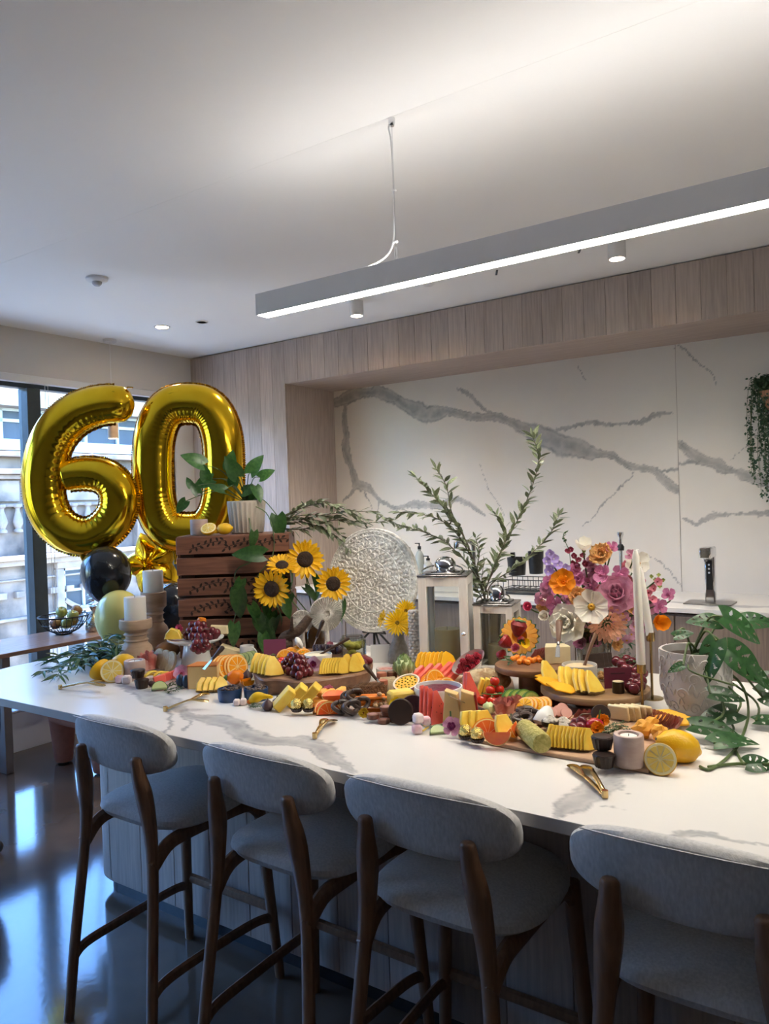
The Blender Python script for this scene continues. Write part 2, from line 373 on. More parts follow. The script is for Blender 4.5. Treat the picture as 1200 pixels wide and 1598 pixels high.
# ================================================================== STREET OUTSIDE
m_stone = M('weathered_sandstone', (.24, .165, .125), .85, col2=(.06, .045, .038), ns=1.1, nd=10, bump=.3, bs=3, contrast=(.40, .66))
m_stone2 = M('pale_sandstone', (.28, .20, .155), .85, col2=(.10, .075, .06), ns=1.4, nd=10, bump=.25, bs=4, contrast=(.42, .70))
m_mod = M('cream_render', (.36, .30, .22), .8, col2=(.31, .26, .2), ns=.6)
m_pane2 = M('far_window_glass', (.05, .055, .065), .35, col2=(.03, .035, .045), ns=.8, spec=.25)
m_fr2 = M('pale_window_frame', (.40, .39, .37), .5, col2=(.36, .35, .33), ns=3)
XF = -19.0
def fz(py, px=30, X=XF): return Xp(px, py, X).z
def fy(px, py=800, X=XF): return Xp(px, py, X).y
ZTOP = fz(706)
b_ = thing('sandstone_building', 'ornate weathered sandstone building across the street', 'building', (XF, 0, -9))
def fpart(par, name, y0, y1, z0, z1, d0, d1, m, bev=.02):   # d = how far it stands out to the street
    return part(par, name, G().box(((d0+d1)/2, (y0+y1)/2, (z0+z1)/2+9), (d1-d0, y1-y0, z1-z0), bev), m)
YA, YB_ = -12., 34.
fpart(b_, 'facade', YA, YB_, -9, ZTOP, -1.2, 0, m_stone)
# courses and cornices at the heights the photograph shows
for (p0, p1, d) in ((706, 714, .35), (733, 741, .42), (741, 748, .22), (786, 791, .16), (866, 873, .5), (873, 882, .3), (903, 906, .12), (962, 967, .18), (1010, 1016, .2)):
    fpart(b_, 'cornice', YA, YB_, fz(p1), fz(p0), 0, d, m_stone2)
bw = 3.3; y0 = fy(128, 915)-bw*6
bl = G().lathe([(.0, 0), (.10, 0), (.10, .05), (.06, .09), (.12, .24), (.10, .34), (.05, .52), (.05, .58), (.09, .62), (.09, .68), (0, .68)], 10).mesh('baluster')
vol = G()
for i in range(26):
    pass
vol.tube([(0, math.cos(a)*(.34-.04*a), math.sin(a)*(.34-.04*a)) for a in [k*.35 for k in range(22)]], [.055-.001*k for k in range(22)], 6)
vol_m = vol.mesh('scroll')
flute = G().box((0, 0, 0), (.05, .05, 3.3), .015).mesh('flute')
for i in range(13):
    y = y0+i*bw
    # pilaster with fluting, capital of scrolls
    fpart(b_, 'pilaster', y-1.2-.34, y-1.2+.34, -9, fz(1000), 0, .26, m_stone2)
    fpart(b_, 'capital', y-1.2-.42, y-1.2+.42, fz(1000), fz(967), 0, .36, m_stone2, .06)
    for k in range(5): part(b_, 'flute', flute, m_stone2, (.275, y-1.2-.24+.12*k, fz(1000)-1.8+9))
    for s_ in (-1, 1): part(b_, 'scroll', vol_m, m_stone2, (.4, y-1.2+s_*.26, fz(978)+9), scale=(1, .6*s_, .6))
    fpart(b_, 'pedestal', y-1.2-.36, y-1.2+.36, fz(866), fz(790), 0, .28, m_stone2)
    fpart(b_, 'panel', y-.72, y+1.55, fz(783), fz(750), 0, .10, m_stone2)
    part(b_, 'scroll', vol_m, m_stone, (.18, y+.3, fz(722)+9), scale=(1, 1.2, .9)); part(b_, 'scroll', vol_m, m_stone, (.16, y-1.2, fz(765)+9), scale=(1, -1, 1))
    for k in range(6): part(b_, 'baluster', bl, m_stone2, (.14, y-.66+k*.42, fz(803)+9-.45), scale=(1.15, 1.15, 1.05))
    # tall sash window of the lower storey
    w0, w1, zt, zb = y-.62, y+.62, fz(893), fz(893)-2.5
    fpart(b_, 'architrave', w0-.22, w1+.22, zt, zt+.22, 0, .2, m_stone2)
    for s_ in (w0-.11, w1+.11): fpart(b_, 'architrave', s_-.11, s_+.11, zb, zt, 0, .16, m_stone2)
    wd = fpart(b_, 'window', w0, w1, zb, zt, -.02, .03, m_pane2, .0)
    fr = G()
    for yy in (w0+.04, (w0+w1)/2, w1-.04): fr.box((.05, yy, (zb+zt)/2+9), (.06, .07, zt-zb))
    for zz in (zb+.04, zb+.62, (zb+zt)/2, zt-.62, zt-.04): fr.box((.05, (w0+w1)/2, zz+9), (.06, w1-w0, .07))
    o = part(b_, 'window_frame', fr, m_fr2)
    # relief garlands between storeys
    part(b_, 'garland', G().tube([(.1, y-.6+.1*k, fz(945)+9-.28*math.sin(PI*k/12)) for k in range(13)], .07, 6), m_stone2)
    for k in range(7): fpart(b_, 'dentil', y-1.5+k*.47, y-1.5+k*.47+.22, fz(932), fz(922), 0, .16, m_stone2, .01)
c_ = thing('modern_upper_storey', 'cream and glass modern storey above the sandstone cornice', 'building', (XF-1.6, 0, ZTOP-3))
ZM = lambda py: fz(py, 30, XF-1.6)-(ZTOP-3)
part(c_, 'wall', G().box((-.6, 11, (6.1-ZTOP+3)/2), (1.2, 46, 6.1-ZTOP+3)), m_mod)
g1 = G().box((.05, 0, (ZM(642)+ZM(690))/2), (.06, 2.3, ZM(642)-ZM(690))).mesh('window')
fr = G()
for yy in (-1.15, -.02, 1.15): fr.box((.1, yy, (ZM(642)+ZM(690))/2), (.08, .09, ZM(640)-ZM(692)))
for zz in (ZM(641), ZM(658), ZM(692)): fr.box((.1, 0, zz), (.08, 2.4, .09))
fr_m = fr.mesh('window_frame')
for i in range(18):
    yy = -11+i*2.62; part(c_, 'window', g1, m_pane2, (0, yy, 0)); part(c_, 'window_frame', fr_m, m_fr2, (0, yy, 0))
part(c_, 'parapet', G().box((.3, 11, ZM(697)), (.5, 46, .3)), m_fr2)
part(c_, 'sun_hood', G().box((.35, 11, ZM(636)), (.7, 46, .12)), m_mod)
solo('street', G().box((-12, 10, -9.1), (14, 60, .2)), M('bounce_paving', (.55, .53, .5), .9, col2=(.48, .46, .43), ns=2), 'unseen street far below the window, made pale to bounce light', 'street')  # unseen street, its paving made pale to bounce sunlight up into the room
# ================================================================== BACK KITCHEN
m_cab = M('oak_cabinet', (.34, .25, .19), .5, col2=(.24, .175, .135), ns=9, nd=6, mapscale=(9, 9, .5), rnd=.05, bump=.02, bs=20)
VK = [[(-1.2, 4.85, .02), (-.95, 4.78, .05), (-.7, 4.8, .03), (-.4, 4.9, .05)], [(-3.2, 4.9, .02), (-2.8, 4.8, .04), (-2.3, 5.0, .02)], [(-1.02, 5.02, .004), (-.8, 4.7, .006)]]
kt = thing('kitchen_worktop', 'pale veined stone worktop along the back wall', 'worktop', (0, 0, 0))
m_ct = M('pale_stone', (.82, .79, .75), .25, col2=(.78, .75, .71), ns=2)
part(kt, 'slab_top', slab_grid('slab_top', None, lambda U, V: (XR+.003+(2.2-XR)*U, YC+(YS-YC)*V, np.full_like(U, ZC)), 330, 46, VK, 5, lambda X, Y, Z: (X, Y)), m_marble)
part(kt, 'slab_edge', G().box(((XR+2.2)/2+.003, (YC+YS)/2, ZC-.0135), (2.2-XR, YS-YC, .026), .001), m_ct)
gd = G().box((0, 0, .48), (.596, .02, .78), .0015).mesh('door'); gk = G().box((0, .03, .045), (.6, .5, .09)).mesh('plinth'); gc = G().box((0, .30, .48), (.6, .56, .80)).mesh('body')
xx = XR+.32; i = 0
while xx < 2.0:
    cb = thing('base_cabinet', 'oak fronted base cabinet below the back worktop', 'cabinet', (xx, YC+.02, 0), group='base cabinets of the back kitchen')
    part(cb, 'body', gc, m_cab); part(cb, 'door', gd, m_cab, (0, .01, 0)); part(cb, 'plinth', gk, m_black, (0, .32-.02, 0)); xx += .605
# ================================================================== ISLAND
IX0, IX1, IY0, IY1, IR, ZT = -3.285, 1.35, YI, 2.9, .38, .92
def px_poly(pts):
    o = []
    for x_, y_, w_ in pts:
        P = Zp(x_, y_); o.append((P.x, P.y, w_*mpp(P)*.9))
    return o
VT = [px_poly(q) for q in [
    [(185, 1070, 4), (205, 1075, 9), (230, 1082, 20), (250, 1092, 24), (268, 1100, 18), (287, 1108, 10), (309, 1117, 14), (338, 1123, 22), (362, 1132, 22), (388, 1148, 26), (420, 1156, 24), (455, 1155, 20), (495, 1164, 20), (528, 1183, 16), (556, 1203, 10)],
    [(268, 1100, 3), (264, 1125, 4), (258, 1150, 3)], [(287, 1108, 3), (296, 1125, 3), (285, 1140, 3)], [(470, 1150, 10), (500, 1156, 6)],
    [(950, 1190, 6), (961, 1204, 14), (957, 1218, 20), (930, 1230, 26), (908, 1244, 28), (885, 1260, 24), (866, 1276, 10)], [(948, 1218, 3), (972, 1236, 2), (980, 1245, 2)],
    [(975, 1300, 3), (1042, 1305, 10), (1092, 1300, 12), (1142, 1310, 5), (1205, 1325, 4)], [(940, 1262, 1.5), (975, 1266, 1.5)]]]
def xl_of(Y):
    d = np.maximum(np.maximum(IY0+IR-Y, Y-(IY1-IR)), 0); return IX0+IR-np.sqrt(np.maximum(IR*IR-d*d, 0))
nv = 190; VVs = (1-np.cos(np.linspace(0, PI, nv+1)))/2
VVs = .6*np.linspace(0, 1, nv+1)+.4*VVs
def isl(U, V):
    Vw = np.interp(V, np.linspace(0, 1, nv+1), VVs); Y = IY0+(IY1-IY0)*Vw; X = xl_of(Y)+(IX1-xl_of(Y))*U; return X, Y, np.full_like(X, ZT)
it = thing('island_worktop', 'long white marble island top with grey veins and rounded end', 'worktop', (0, 0, 0))
part(it, 'slab_top', slab_grid('slab_top', None, isl, 560, nv, VT, 21, lambda X, Y, Z: (X, Y)), m_marble)
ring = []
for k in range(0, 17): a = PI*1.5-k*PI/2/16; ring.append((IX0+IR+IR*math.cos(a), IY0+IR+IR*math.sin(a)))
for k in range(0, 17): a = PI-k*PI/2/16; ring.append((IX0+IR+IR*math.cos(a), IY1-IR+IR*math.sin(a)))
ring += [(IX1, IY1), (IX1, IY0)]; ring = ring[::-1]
part(it, 'slab_edge', G().prism(ring, .029, .0015, z0=ZT-.0295), M('shaded_stone_edge', (.50, .47, .44), .35, col2=(.44, .42, .40), ns=3))  # edge coloured darker than the marble top, its shade put into the colour
m_isl = m_wood
ib = thing('kitchen_island', 'oak clad island base with rounded corners', 'cabinet', (0, 0, 0))
def rr(x0, x1, y0, y1, r, n=8):
    o = []
    for cx, cy, a0 in ((x1-r, y1-r, 0), (x0+r, y1-r, PI/2), (x0+r, y0+r, PI), (x1-r, y0+r, 1.5*PI)):
        for k in range(n+1): a = a0+PI/2*k/n; o.append((cx+r*math.cos(a), cy+r*math.sin(a)))
    return o
part(ib, 'core', G().prism(rr(-2.885, 1.25, 1.93, 2.68, .14), ZT-.03-.06, z0=.06), m_isl)
part(ib, 'plinth', G().prism(rr(-2.86, 1.22, 1.955, 2.65, .12), .06), m_black)
gb = G().box((0, 0, .48), (.196, .016, .82), .0012).mesh('board'); xx = -2.64
while xx < 1.1: part(ib, 'board', gb, m_isl, (xx, 1.926, 0)); xx += .1985
gcn = G(); na = 10
gcn.grid(lambda u, v: (-2.745+.149*math.cos(PI+u*PI/2), 2.07+.149*math.sin(PI+u*PI/2), .07+v*.81), na, 1)
part(ib, 'corner_panel', gcn, m_isl)
# ================================================================== BAR STOOLS
m_fab = M('grey_linen_weave', (.60, .585, .57), .9, col2=(.46, .45, .44), ns=160, nd=2, mapscale=(1, 1, .35), bump=.12, bs=350, sheen=.2, contrast=(.3, .7))
m_oak = M('warm_walnut_oak', (.235, .125, .068), .42, col2=(.17, .085, .045), ns=10, nd=5, mapscale=(8, 8, .8), bump=.02, bs=30)
def sup(a, n): c, s = math.cos(a), math.sin(a); return math.copysign(abs(c)**(2/n), c), math.copysign(abs(s)**(2/n), s)
def cushion(w, d, h, n=3.2, crown=.018, seg=40):
    g = G(); rings = [(.0, 0), (.86, 0), (.955, .012), (.995, .032), (1.0, h*.55), (.985, h*.8), (.93, h*.96), (.8, h+crown*.4), (.5, h+crown*.85), (0, h+crown)]
    v = []; f = []; R = []
    for k, z in rings:
        if k == 0: R.append([len(v)]); v.append((0, 0, z))
        else:
            R.append(list(range(len(v), len(v)+seg)))
            for i in range(seg): x_, y_ = sup(2*PI*i/seg, n); v.append((x_*w/2*k*(1-.06*(y_ > 0)*y_), y_*d/2*k, z-.012*abs(x_)**2*(z > h*.5)))
    for a, b in zip(R[:-1], R[1:]):
        for i in range(seg):
            j = (i+1) % seg
            if len(a) == 1: f.append((a[0], b[j], b[i]))
            elif len(b) == 1: f.append((a[i], a[j], b[0]))
            else: f.append((a[i], a[j], b[j], b[i]))
    return g.add(v, f)
def backrest_mesh():
    g = G(); w, h, th = .48, .165, .045; seg = 44; v = []; f = []; R = []
    def P(u, q, t):   # u along width, q height, t thickness; curved around the sitter
        a = u/.52; return (.52*math.sin(a)*1.0, (1-math.cos(a))*.52*.6 + t + q*(-.16), q)
    rings = [(0, -1.0), (.7, -1.0), (.9, -.9), (.985, -.55), (1, 0), (.985, .55), (.9, .9), (.7, 1.), (0, 1.)]
    for k, t in rings:
        if k == 0: R.append([len(v)]); v.append(P(0, 0, t*th/2))
        else:
            R.append(list(range(len(v), len(v)+seg)))
            for i in range(seg): x_, y_ = sup(2*PI*i/seg, 3.0); v.append(P(x_*w/2*k, y_*h/2*k*(1-.12*x_*x_), t*th/2))
    # inner rings for a smooth panel
    for a, b in zip(R[:-1], R[1:]):
        for i in range(seg):
            j = (i+1) % seg
            if len(a) == 1: f.append((a[0], b[j], b[i])[::-1])
            elif len(b) == 1: f.append((a[i], a[j], b[0])[::-1])
            else: f.append((a[i], a[j], b[j], b[i])[::-1])
    return g.add(v, f)
def make_stool(label, loc, rz):
    t = thing('bar_stool', label, 'bar stool', loc, rz, group='upholstered bar stools along the island')
    part(t, 'seat', cushion(.45, .43, .055), m_fab, (0, .02, .62), label='grey linen seat cushion')
    br = part(t, 'backrest', backrest_mesh(), m_fab, (0, -.218, .883), label='curved grey linen backrest')
    seam = [((.52*math.sin(u/.52)), (1-math.cos(u/.52))*.52*.6+.0205-.0+(.075*(1-.12*(u/.24)**2))*(-.16)-.044, .0765*(1-.12*(u/.24)**2)*1.0-.006) for u in [(-.2+.4*k/16) for k in range(17)]]
    part(br, 'seam', G().tube(seam, .0018, 5), m_fab)
    for s in (-1, 1):
        rear = smooth_path([(s*.2, -.282, 0), (s*.186, -.258, .25), (s*.17, -.232, .48), (s*.158, -.222, .62), (s*.145, -.228, .74), (s*.137, -.24, .81), (s*.133, -.247, .862), (s*.1325, -.248, .872)], 5)
        n = len(rear); part(t, 'leg', G().tube(rear, [(.0150+.008*math.exp(-((k/n-.58)/.15)**2))*(1 if k < n-6 else (1-.09*(k-n+6)**1.25)) for k in range(n)], 10, flat=1.25), m_oak)
        front = smooth_path([(s*.225, .23, 0), (s*.205, .212, .3), (s*.185, .195, .61)], 5); n = len(front)
        part(t, 'leg', G().tube(front, [.0145+.006*k/n for k in range(n)], 10, flat=1.2), m_oak)
        part(t, 'side_rail', G().tube(smooth_path([(s*.166, -.226, .55), (s*.17, -.175, .595), (s*.174, -.1, .607), (s*.178, .1, .607), (s*.182, .165, .597), (s*.188, .2, .56)], 4), .019, 8, flat=1.2), m_oak)
        part(t, 'stretcher', G().tube(smooth_path([(s*.19, -.264, .19), (s*.192, -.22, .215), (s*.194, -.1, .222), (s*.202, .1, .222), (s*.208, .18, .215), (s*.213, .22, .2)], 4), .0125, 8, flat=1.3), m_oak)
    part(t, 'foot_rail', G().tube([(-.2, .222, .235), (.2, .222, .235)], .0135, 8, flat=1.3), m_oak)
    part(t, 'front_rail', G().tube([(-.185, .19, .595), (.185, .19, .595)], .015, 8, flat=1.3), m_oak)
    return t
YST = 1.655
st = make_stool('grey bar stool at the rounded window end of the island', (-2.005, YST, 0), 0)
for xx, rz, lb in ((-1.41, -.02, 'grey bar stool second along from the rounded island end'), (-.912, .0, 'grey bar stool third along from the rounded island end'), (-.345, .01, 'grey bar stool fourth along from the rounded island end')):
    dup(st, (xx, YST, 0), rz, lb)
# ================================================================== CEILING FITTINGS
t = thing('linear_pendant', 'long slim white linear pendant lamp over the island', 'pendant light', (-2.116, 2.27, 2.35))
LP = 3.6
m_alu = M('white_powder_coat', (.80, .80, .82), .4, col2=(.78, .78, .8), ns=10)
part(t, 'housing', G().box((LP/2, -.032, .043), (LP, .004, .084), .001).box((LP/2, .032, .043), (LP, .004, .084), .001).box((.002, 0, .043), (.004, .06, .084), .001).box((LP-.002, 0, .043), (.004, .06, .084), .001).box((LP/2, 0, .043), (LP, .06, .01)), m_alu)
part(t, 'diffuser', G().box((LP/2, 0, .006), (LP-.012, .058, .006)), m_glow, label='glowing white strip')
updif = G().tube([(.01, 0, .0775), (LP-.01, 0, .0775)], .027, 16, flat=.36).mesh('uplight_diffuser'); part(t, 'uplight_diffuser', updif, m_up)
for sx in (.65, 2.95):
    top = H-2.35
    part(t, 'suspension_wire', G().tube([(sx, 0, .085), (sx, 0, top)], .0016, 6), m_chrome)
    part(t, 'ceiling_cup', G().lathe([(0, 0), (.008, 0), (.012, .012), (.012, .03), (0, .03)], 12), m_chrome, (sx, 0, top-.028))
    part(t, 'gripper', G().lathe([(0, 0), (.006, 0), (.006, .045), (.003, .055), (0, .055)], 10), m_chrome, (sx, 0, .084))
part(t, 'power_cable', G().tube(smooth_path([(.4, 0, .09), (.52, 0, .095), (.60, .004, .115), (.636, .006, .16), (.644, .004, .25), (.646, .004, .4), (.640, .006, .52), (.634, .004, .565), (.65, 0, .588)], 6), .003, 6), m_white, label='white power cable')
for z in (.16, .34): part(t, 'cable_clip', G().box((.648, .003, z), (.016, .012, .008), .002), m_white)
def spot(par, z, e=16, r=.036):
    ld = bpy.data.lights.new('downlight_beam', 'SPOT'); ld.energy = e; ld.spot_size = math.radians(125); ld.spot_blend = 1; ld.shadow_soft_size = r; ld.color = (1, .92, .8)
    o = bpy.data.objects.new('downlight_beam', ld); COL.objects.link(o); o.parent = par; o.location = (0, 0, z)
for px, py in ((556, 470), (962, 375)):
    P = Zp(px, py, H); tt = thing('surface_downlight', 'white cylinder downlight on the ceiling in front of the bulkhead', 'downlight', (P.x, P.y, H), group='surface cylinder downlights')
    part(tt, 'housing', G().lathe([(.046, 0), (.046, -.098), (.043, -.1), (.040, -.1), (.036, -.085)], 24, caps=False), m_white); part(tt, 'lens', G().lathe([(0, -.086), (.036, -.086)], 20), m_dl); spot(tt, -.092, 60)
for px, py, lb in ((253, 510, 'small recessed downlight near the corner of the ceiling'), (428, 457, 'small recessed downlight seen past the end of the linear pendant')):
    P = Zp(px, py, H); tt = thing('recessed_downlight', lb, 'downlight', (P.x, P.y, H))
    part(tt, 'trim_ring', G().lathe([(.060, 0), (.056, -.006), (.046, -.005), (.044, .0)], 24, caps=False), m_white); part(tt, 'lens', G().lathe([(0, -.002), (.045, -.002)], 20), m_dl); spot(tt, -.012, 35)
P = Zp(151, 434, H); tt = thing('motion_sensor', 'white dome motion sensor on the ceiling', 'sensor', (P.x, P.y, H))
part(tt, 'base', G().lathe([(.062, 0), (.062, -.012), (.05, -.02), (.03, -.022), (0, -.022)], 24), m_white); part(tt, 'lens', G().lathe([(.028, -.02), (.026, -.034), (.016, -.044), (0, -.047)], 20), M('sensor_lens', (.55, .57, .6), .25, col2=(.5, .5, .55), ns=40))
P = Zp(315, 502, H); tt = thing('ceiling_vent', 'flat round white grille on the ceiling', 'ceiling vent', (P.x, P.y, H))
part(tt, 'rim', G().lathe([(.045, 0), (.044, -.006), (.036, -.006)], 24, caps=False), m_white); part(tt, 'grille', G().lathe([(0, -.004), (.037, -.004)], 20), M('grille_grey', (.62, .62, .63), .6, col2=(.52, .52, .53), ns=200))
P = Zp(668, 440, H); solo('smoke_detector', G().lathe([(.04, 0), (.04, -.012), (.03, -.022), (0, -.024)], 20), m_white, 'small white smoke detector beyond the linear pendant', 'detector', (P.x, P.y, H))
P = Zp(171, 530, H); tt = thing('tube_pendant', 'small wooden tube pendant hanging by the window', 'pendant light', (P.x, P.y, H))
zb = Dp(180, 684, dep(P)).z-H
part(tt, 'canopy', G().lathe([(0, 0), (.05, 0), (.05, -.022), (0, -.022)], 20), m_white); part(tt, 'cord', G().tube([(0, 0, -.02), (0, 0, zb+.2)], .003, 6), m_white)
part(tt, 'shade', G().lathe([(.0, zb+.22), (.04, zb+.21), (.04, zb), (.036, zb), (.036, zb+.19)], 20, caps=False), M('pale_wood_shade', (.48, .33, .2), .5, col2=(.4, .26, .15), ns=12)); part(tt, 'lens', G().lathe([(0, zb+.02), (.036, zb+.02)], 16), m_dl)
for px, py in ((775, 425), (905, 390)):
    P = Zp(px, py, H); solo('slot_diffuser', G().box((0, 0, -.001), (.012, .10, .004), .001), m_dark, 'thin dark slot in the ceiling before the bulkhead', 'ceiling slot', (P.x, P.y, H), .5, group='ceiling slots')
# ================================================================== WINDOW SIDE FURNITURE
m_ctop = M('reddish_oak_top', (.40, .24, .165), .22, col2=(.32, .185, .125), ns=8, nd=5, mapscale=(9, .7, 9), bump=.01, bs=30)
m_cleg = M('taupe_laminate', (.24, .20, .185), .5, col2=(.21, .175, .16), ns=6)
t = thing('console_table', 'narrow wooden console table standing along the window', 'table', (-4.8, 1.9, 0))
part(t, 'tabletop', G().box((0, 0, .737), (.545, 3.6, .026), .003), m_ctop)
for yy in (.63, 1.75): part(t, 'leg', G().box((.045, yy, .362), (.35, .05, .725), .003), m_cleg)
solo('window_bench', G().box((-5.115, 1.66, .13), (.34, 5.7, .26), .004).box((-5.115, 1.66, .272), (.345, 5.7, .012), .003), M('bench_white', (.66, .65, .67), .5, col2=(.6, .6, .62), ns=2), 'low white bench unit running under the window', 'bench')
m_terra = M('terracotta_felt', (.50, .215, .15), .75, col2=(.44, .185, .13), ns=30, bump=.05, bs=200, rnd=0)
P = Vector((-4.27, 3.02, 0))
t = thing('pouf_stool', 'chunky terracotta stool with thick tapered legs by the window', 'stool', P)
part(t, 'seat', cushion(.62, .62, .20, 4.0, .02), m_terra, (0, 0, .27))
for sx in (-1, 1):
    for sy in (-1, 1): part(t, 'leg', G().lathe([(0, 0), (.05, 0), (.055, .01), (.085, .3), (0, .3)], 20), m_terra, (sx*.2, sy*.2, .012)); part(t, 'glide', G().lathe([(0, 0), (.035, 0), (.035, .014), (0, .014)], 14), m_black, (sx*.2, sy*.2, 0))
# person-height navy chair edge at the left border
m_navy = M('navy_fabric', (.03, .045, .085), .85, col2=(.022, .034, .065), ns=80, bump=.05, bs=300)
t = thing('office_chair', 'dark navy upholstered swivel chair just beyond the island end', 'chair', tuple(Zp(-88, 1330, 0)), .5)
part(t, 'seat', cushion(.46, .46, .07), m_navy, (0, 0, .42)); part(t, 'backrest', cushion(.44, .5, .05), m_navy, (-.02, .19, .55), (1.42, 0, 0))
part(t, 'column', G().lathe([(0, .1), (.028, .1), (.028, .42), (0, .42)], 14), m_black)
for k in range(5):
    a = k*2*PI/5; part(t, 'base_arm', G().tube([(0, 0, .11), (.12*math.cos(a), .12*math.sin(a), .1), (.26*math.cos(a), .26*math.sin(a), .07)], [.022, .02, .014], 8), m_black)
    part(t, 'castor', G().lathe([(0, -.011), (.026, -.011), (.03, 0), (.026, .011), (0, .011)], 16), m_black, (.27*math.cos(a), .27*math.sin(a), .03), (PI/2, 0, a))
# ================================================================== LEAVES AND FLOWERS (shared meshes)
def leaf_mesh(L=1., Wd=.3, fold=.25, droop=.25, pw=.8, n=7, tipk=1., wave=0., heart=0.):
    g = G(); v = []; f = []
    for i in range(n+1):
        t = i/n; w = Wd/2*(math.sin(PI*t**pw)**.9) if 0 < t < 1 else .004
        if heart: w = Wd/2*(math.sin(PI*(t*.93+.07)**.62))**.8 if t < 1 else .003
        z = -droop*t*t*L; y = L*t
        for k, s_ in ((0, -1), (1, -.5), (2, 0), (3, .5), (4, 1)):
            yy = y-(heart*L*.18*abs(s_)*(1-t)**3 if heart else 0)
            v.append((s_*w, yy, z+abs(s_)*w*fold+wave*L*math.sin(t*18+s_*2)*abs(s_)))
    for i in range(n):
        for k in range(4): a = i*5+k; f.append((a, a+1, a+6, a+5))
    return g.add(v, f).mesh('leaf', sharp=80)
def holed_leaf(L=1., Wd=.62, droop=.3):
    g = G(); n, k2 = 44, 9; v = []; f = []
    for i in range(n+1):
        t = i/n; w = Wd/2*(math.sin(PI*(t*.94+.06)**.62))**.75 if t < 1 else .004
        for j in range(-k2, k2+1):
            s_ = j/k2; yy = L*t-L*.13*abs(s_)*(1-t)**3+.08*L*abs(s_)*(1-t)*t; v.append((s_*w, yy, -droop*L*t*t+abs(s_)*w*.22-.10*w*s_*s_))
    w_ = 2*k2+1
    for i in range(n):
        for j in range(2*k2):
            s_ = abs((j+.5)/k2-1); t = (i+.5)/n; ph = (t*5.0-s_*.9) % 1
            if .16 < t < .88 and .24 < s_ < .78 and .36 < ph < .36+.34*math.sin(PI*(s_-.24)/.54): continue
            a = i*w_+j; f.append((a, a+1, a+w_+1, a+w_))
    return g.add(v, f).mesh('leaf', sharp=80)
LF_POTHOS = leaf_mesh(1, .72, .22, .22, heart=1., n=9); LF_OLIVE = leaf_mesh(1, .30, .2, .12, pw=.85, n=5); LF_FERN = leaf_mesh(1, .21, .3, .25, pw=.7, n=6)
LF_SUN = leaf_mesh(1, .62, .2, .3, heart=1., n=8); LF_HOLE = [holed_leaf(1, .62, .25), holed_leaf(1, .7, .4)]; LF_THYME = leaf_mesh(1, .45, .1, .1, n=3)
m_leaf = M('pothos_green', (.028, .095, .022), .35, col2=(.06, .15, .035), ns=7, rnd=.35, spec=.6, tl=.2)
m_olive = M('olive_leaf', (.13, .17, .08), .45, col2=(.30, .33, .21), ns=16, rnd=.4, tl=.15)
m_fern = M('dark_fern', (.022, .075, .028), .45, col2=(.045, .11, .04), ns=9, rnd=.3)
m_mon = M('monstera_green', (.018, .065, .02), .32, col2=(.035, .105, .03), ns=8, rnd=.3, spec=.6, tl=.15)
m_stem = M('green_stem', (.09, .14, .04), .5, col2=(.06, .09, .03), ns=20); m_twig = M('brown_twig', (.14, .115, .075), .7, col2=(.09, .07, .05), ns=25)
FLOOR_Z = None; SOLIDS = []     # SOLIDS: upright cylinders (x, y, z0, z1, r) that leaves keep clear of
def inside_any(p): return any(z0 < p.z < z1 and (p.x-x)**2+(p.y-y)**2 < r*r for x, y, z0, z1, r in SOLIDS)
def put_leaf(par, me, mat, base, direction, L, up=None, rollr=.5, wscale=1., origin=None):
    up = up or (random.uniform(-.6, .6), random.uniform(-.6, .6), 1)
    org = origin or Vector((0, 0, 0)); roll_ = random.uniform(-rollr, rollr); direction = Vector(direction).normalized(); sink = 0
    for k in range(9):
        mx = Tr(Vector(base)-org) @ aimY(direction, up) @ Ry(roll_*(1-k/8 if FLOOR_Z else 1)) @ Sc(L*wscale, L, L)
        if FLOOR_Z is None: break
        sink = FLOOR_Z-min((mx @ v.co).z for v in me.vertices)-org.z
        if sink <= 0: break
        direction = (direction+Vector((0, 0, .12))).normalized(); up = (up[0]*.7, up[1]*.7, 1) if not isinstance(up, Vector) else Vector((up.x*.7, up.y*.7, 1))
    if FLOOR_Z and sink > 0: mx = Tr(0, 0, sink) @ mx
    if any(inside_any((mx @ Vector((0, q, 0)))+org) for q in (.25, .5, .75, 1.)): return None
    return part(par, 'leaf', me, mat, mx=mx)
def branch(name, label, cat, pts, leafL, me, mat, smat, n, r0=.003, spread=.9, group=None, start=.12, tri=False, droop=0., stem_name='stem'):
    P = smooth_path(pts, 6); O = P[0].copy(); t = thing(name, label, cat, O, group=group)
    part(t, stem_name, G().tube([p-O for p in P], [r0*(1-.7*i/len(P)) for i in range(len(P))], 6), smat)
    N = len(P)-1
    for i in range(n):
        u = start+(1-start)*i/(n-1) if n > 1 else .5; k = min(int(u*N), N-1); q = P[k].lerp(P[k+1], u*N-k); d = (P[k+1]-P[k]).normalized()
        side = d.cross(Vector((random.uniform(-.5, .5), random.uniform(-.5, .5), 1))).normalized()*(1 if i % 2 else -1)
        rndv = Vector((random.uniform(-1, 1), random.uniform(-1, 1), random.uniform(-1, 1)))*.35
        dr = (d*(1-.35*spread)+side*spread+rndv+Vector((0, 0, -droop)))
        if i == n-1: dr = d+rndv*.3
        put_leaf(t, me, mat, q, dr, leafL*random.uniform(.75, 1.2)*(1-.25*u), origin=O)
    return t
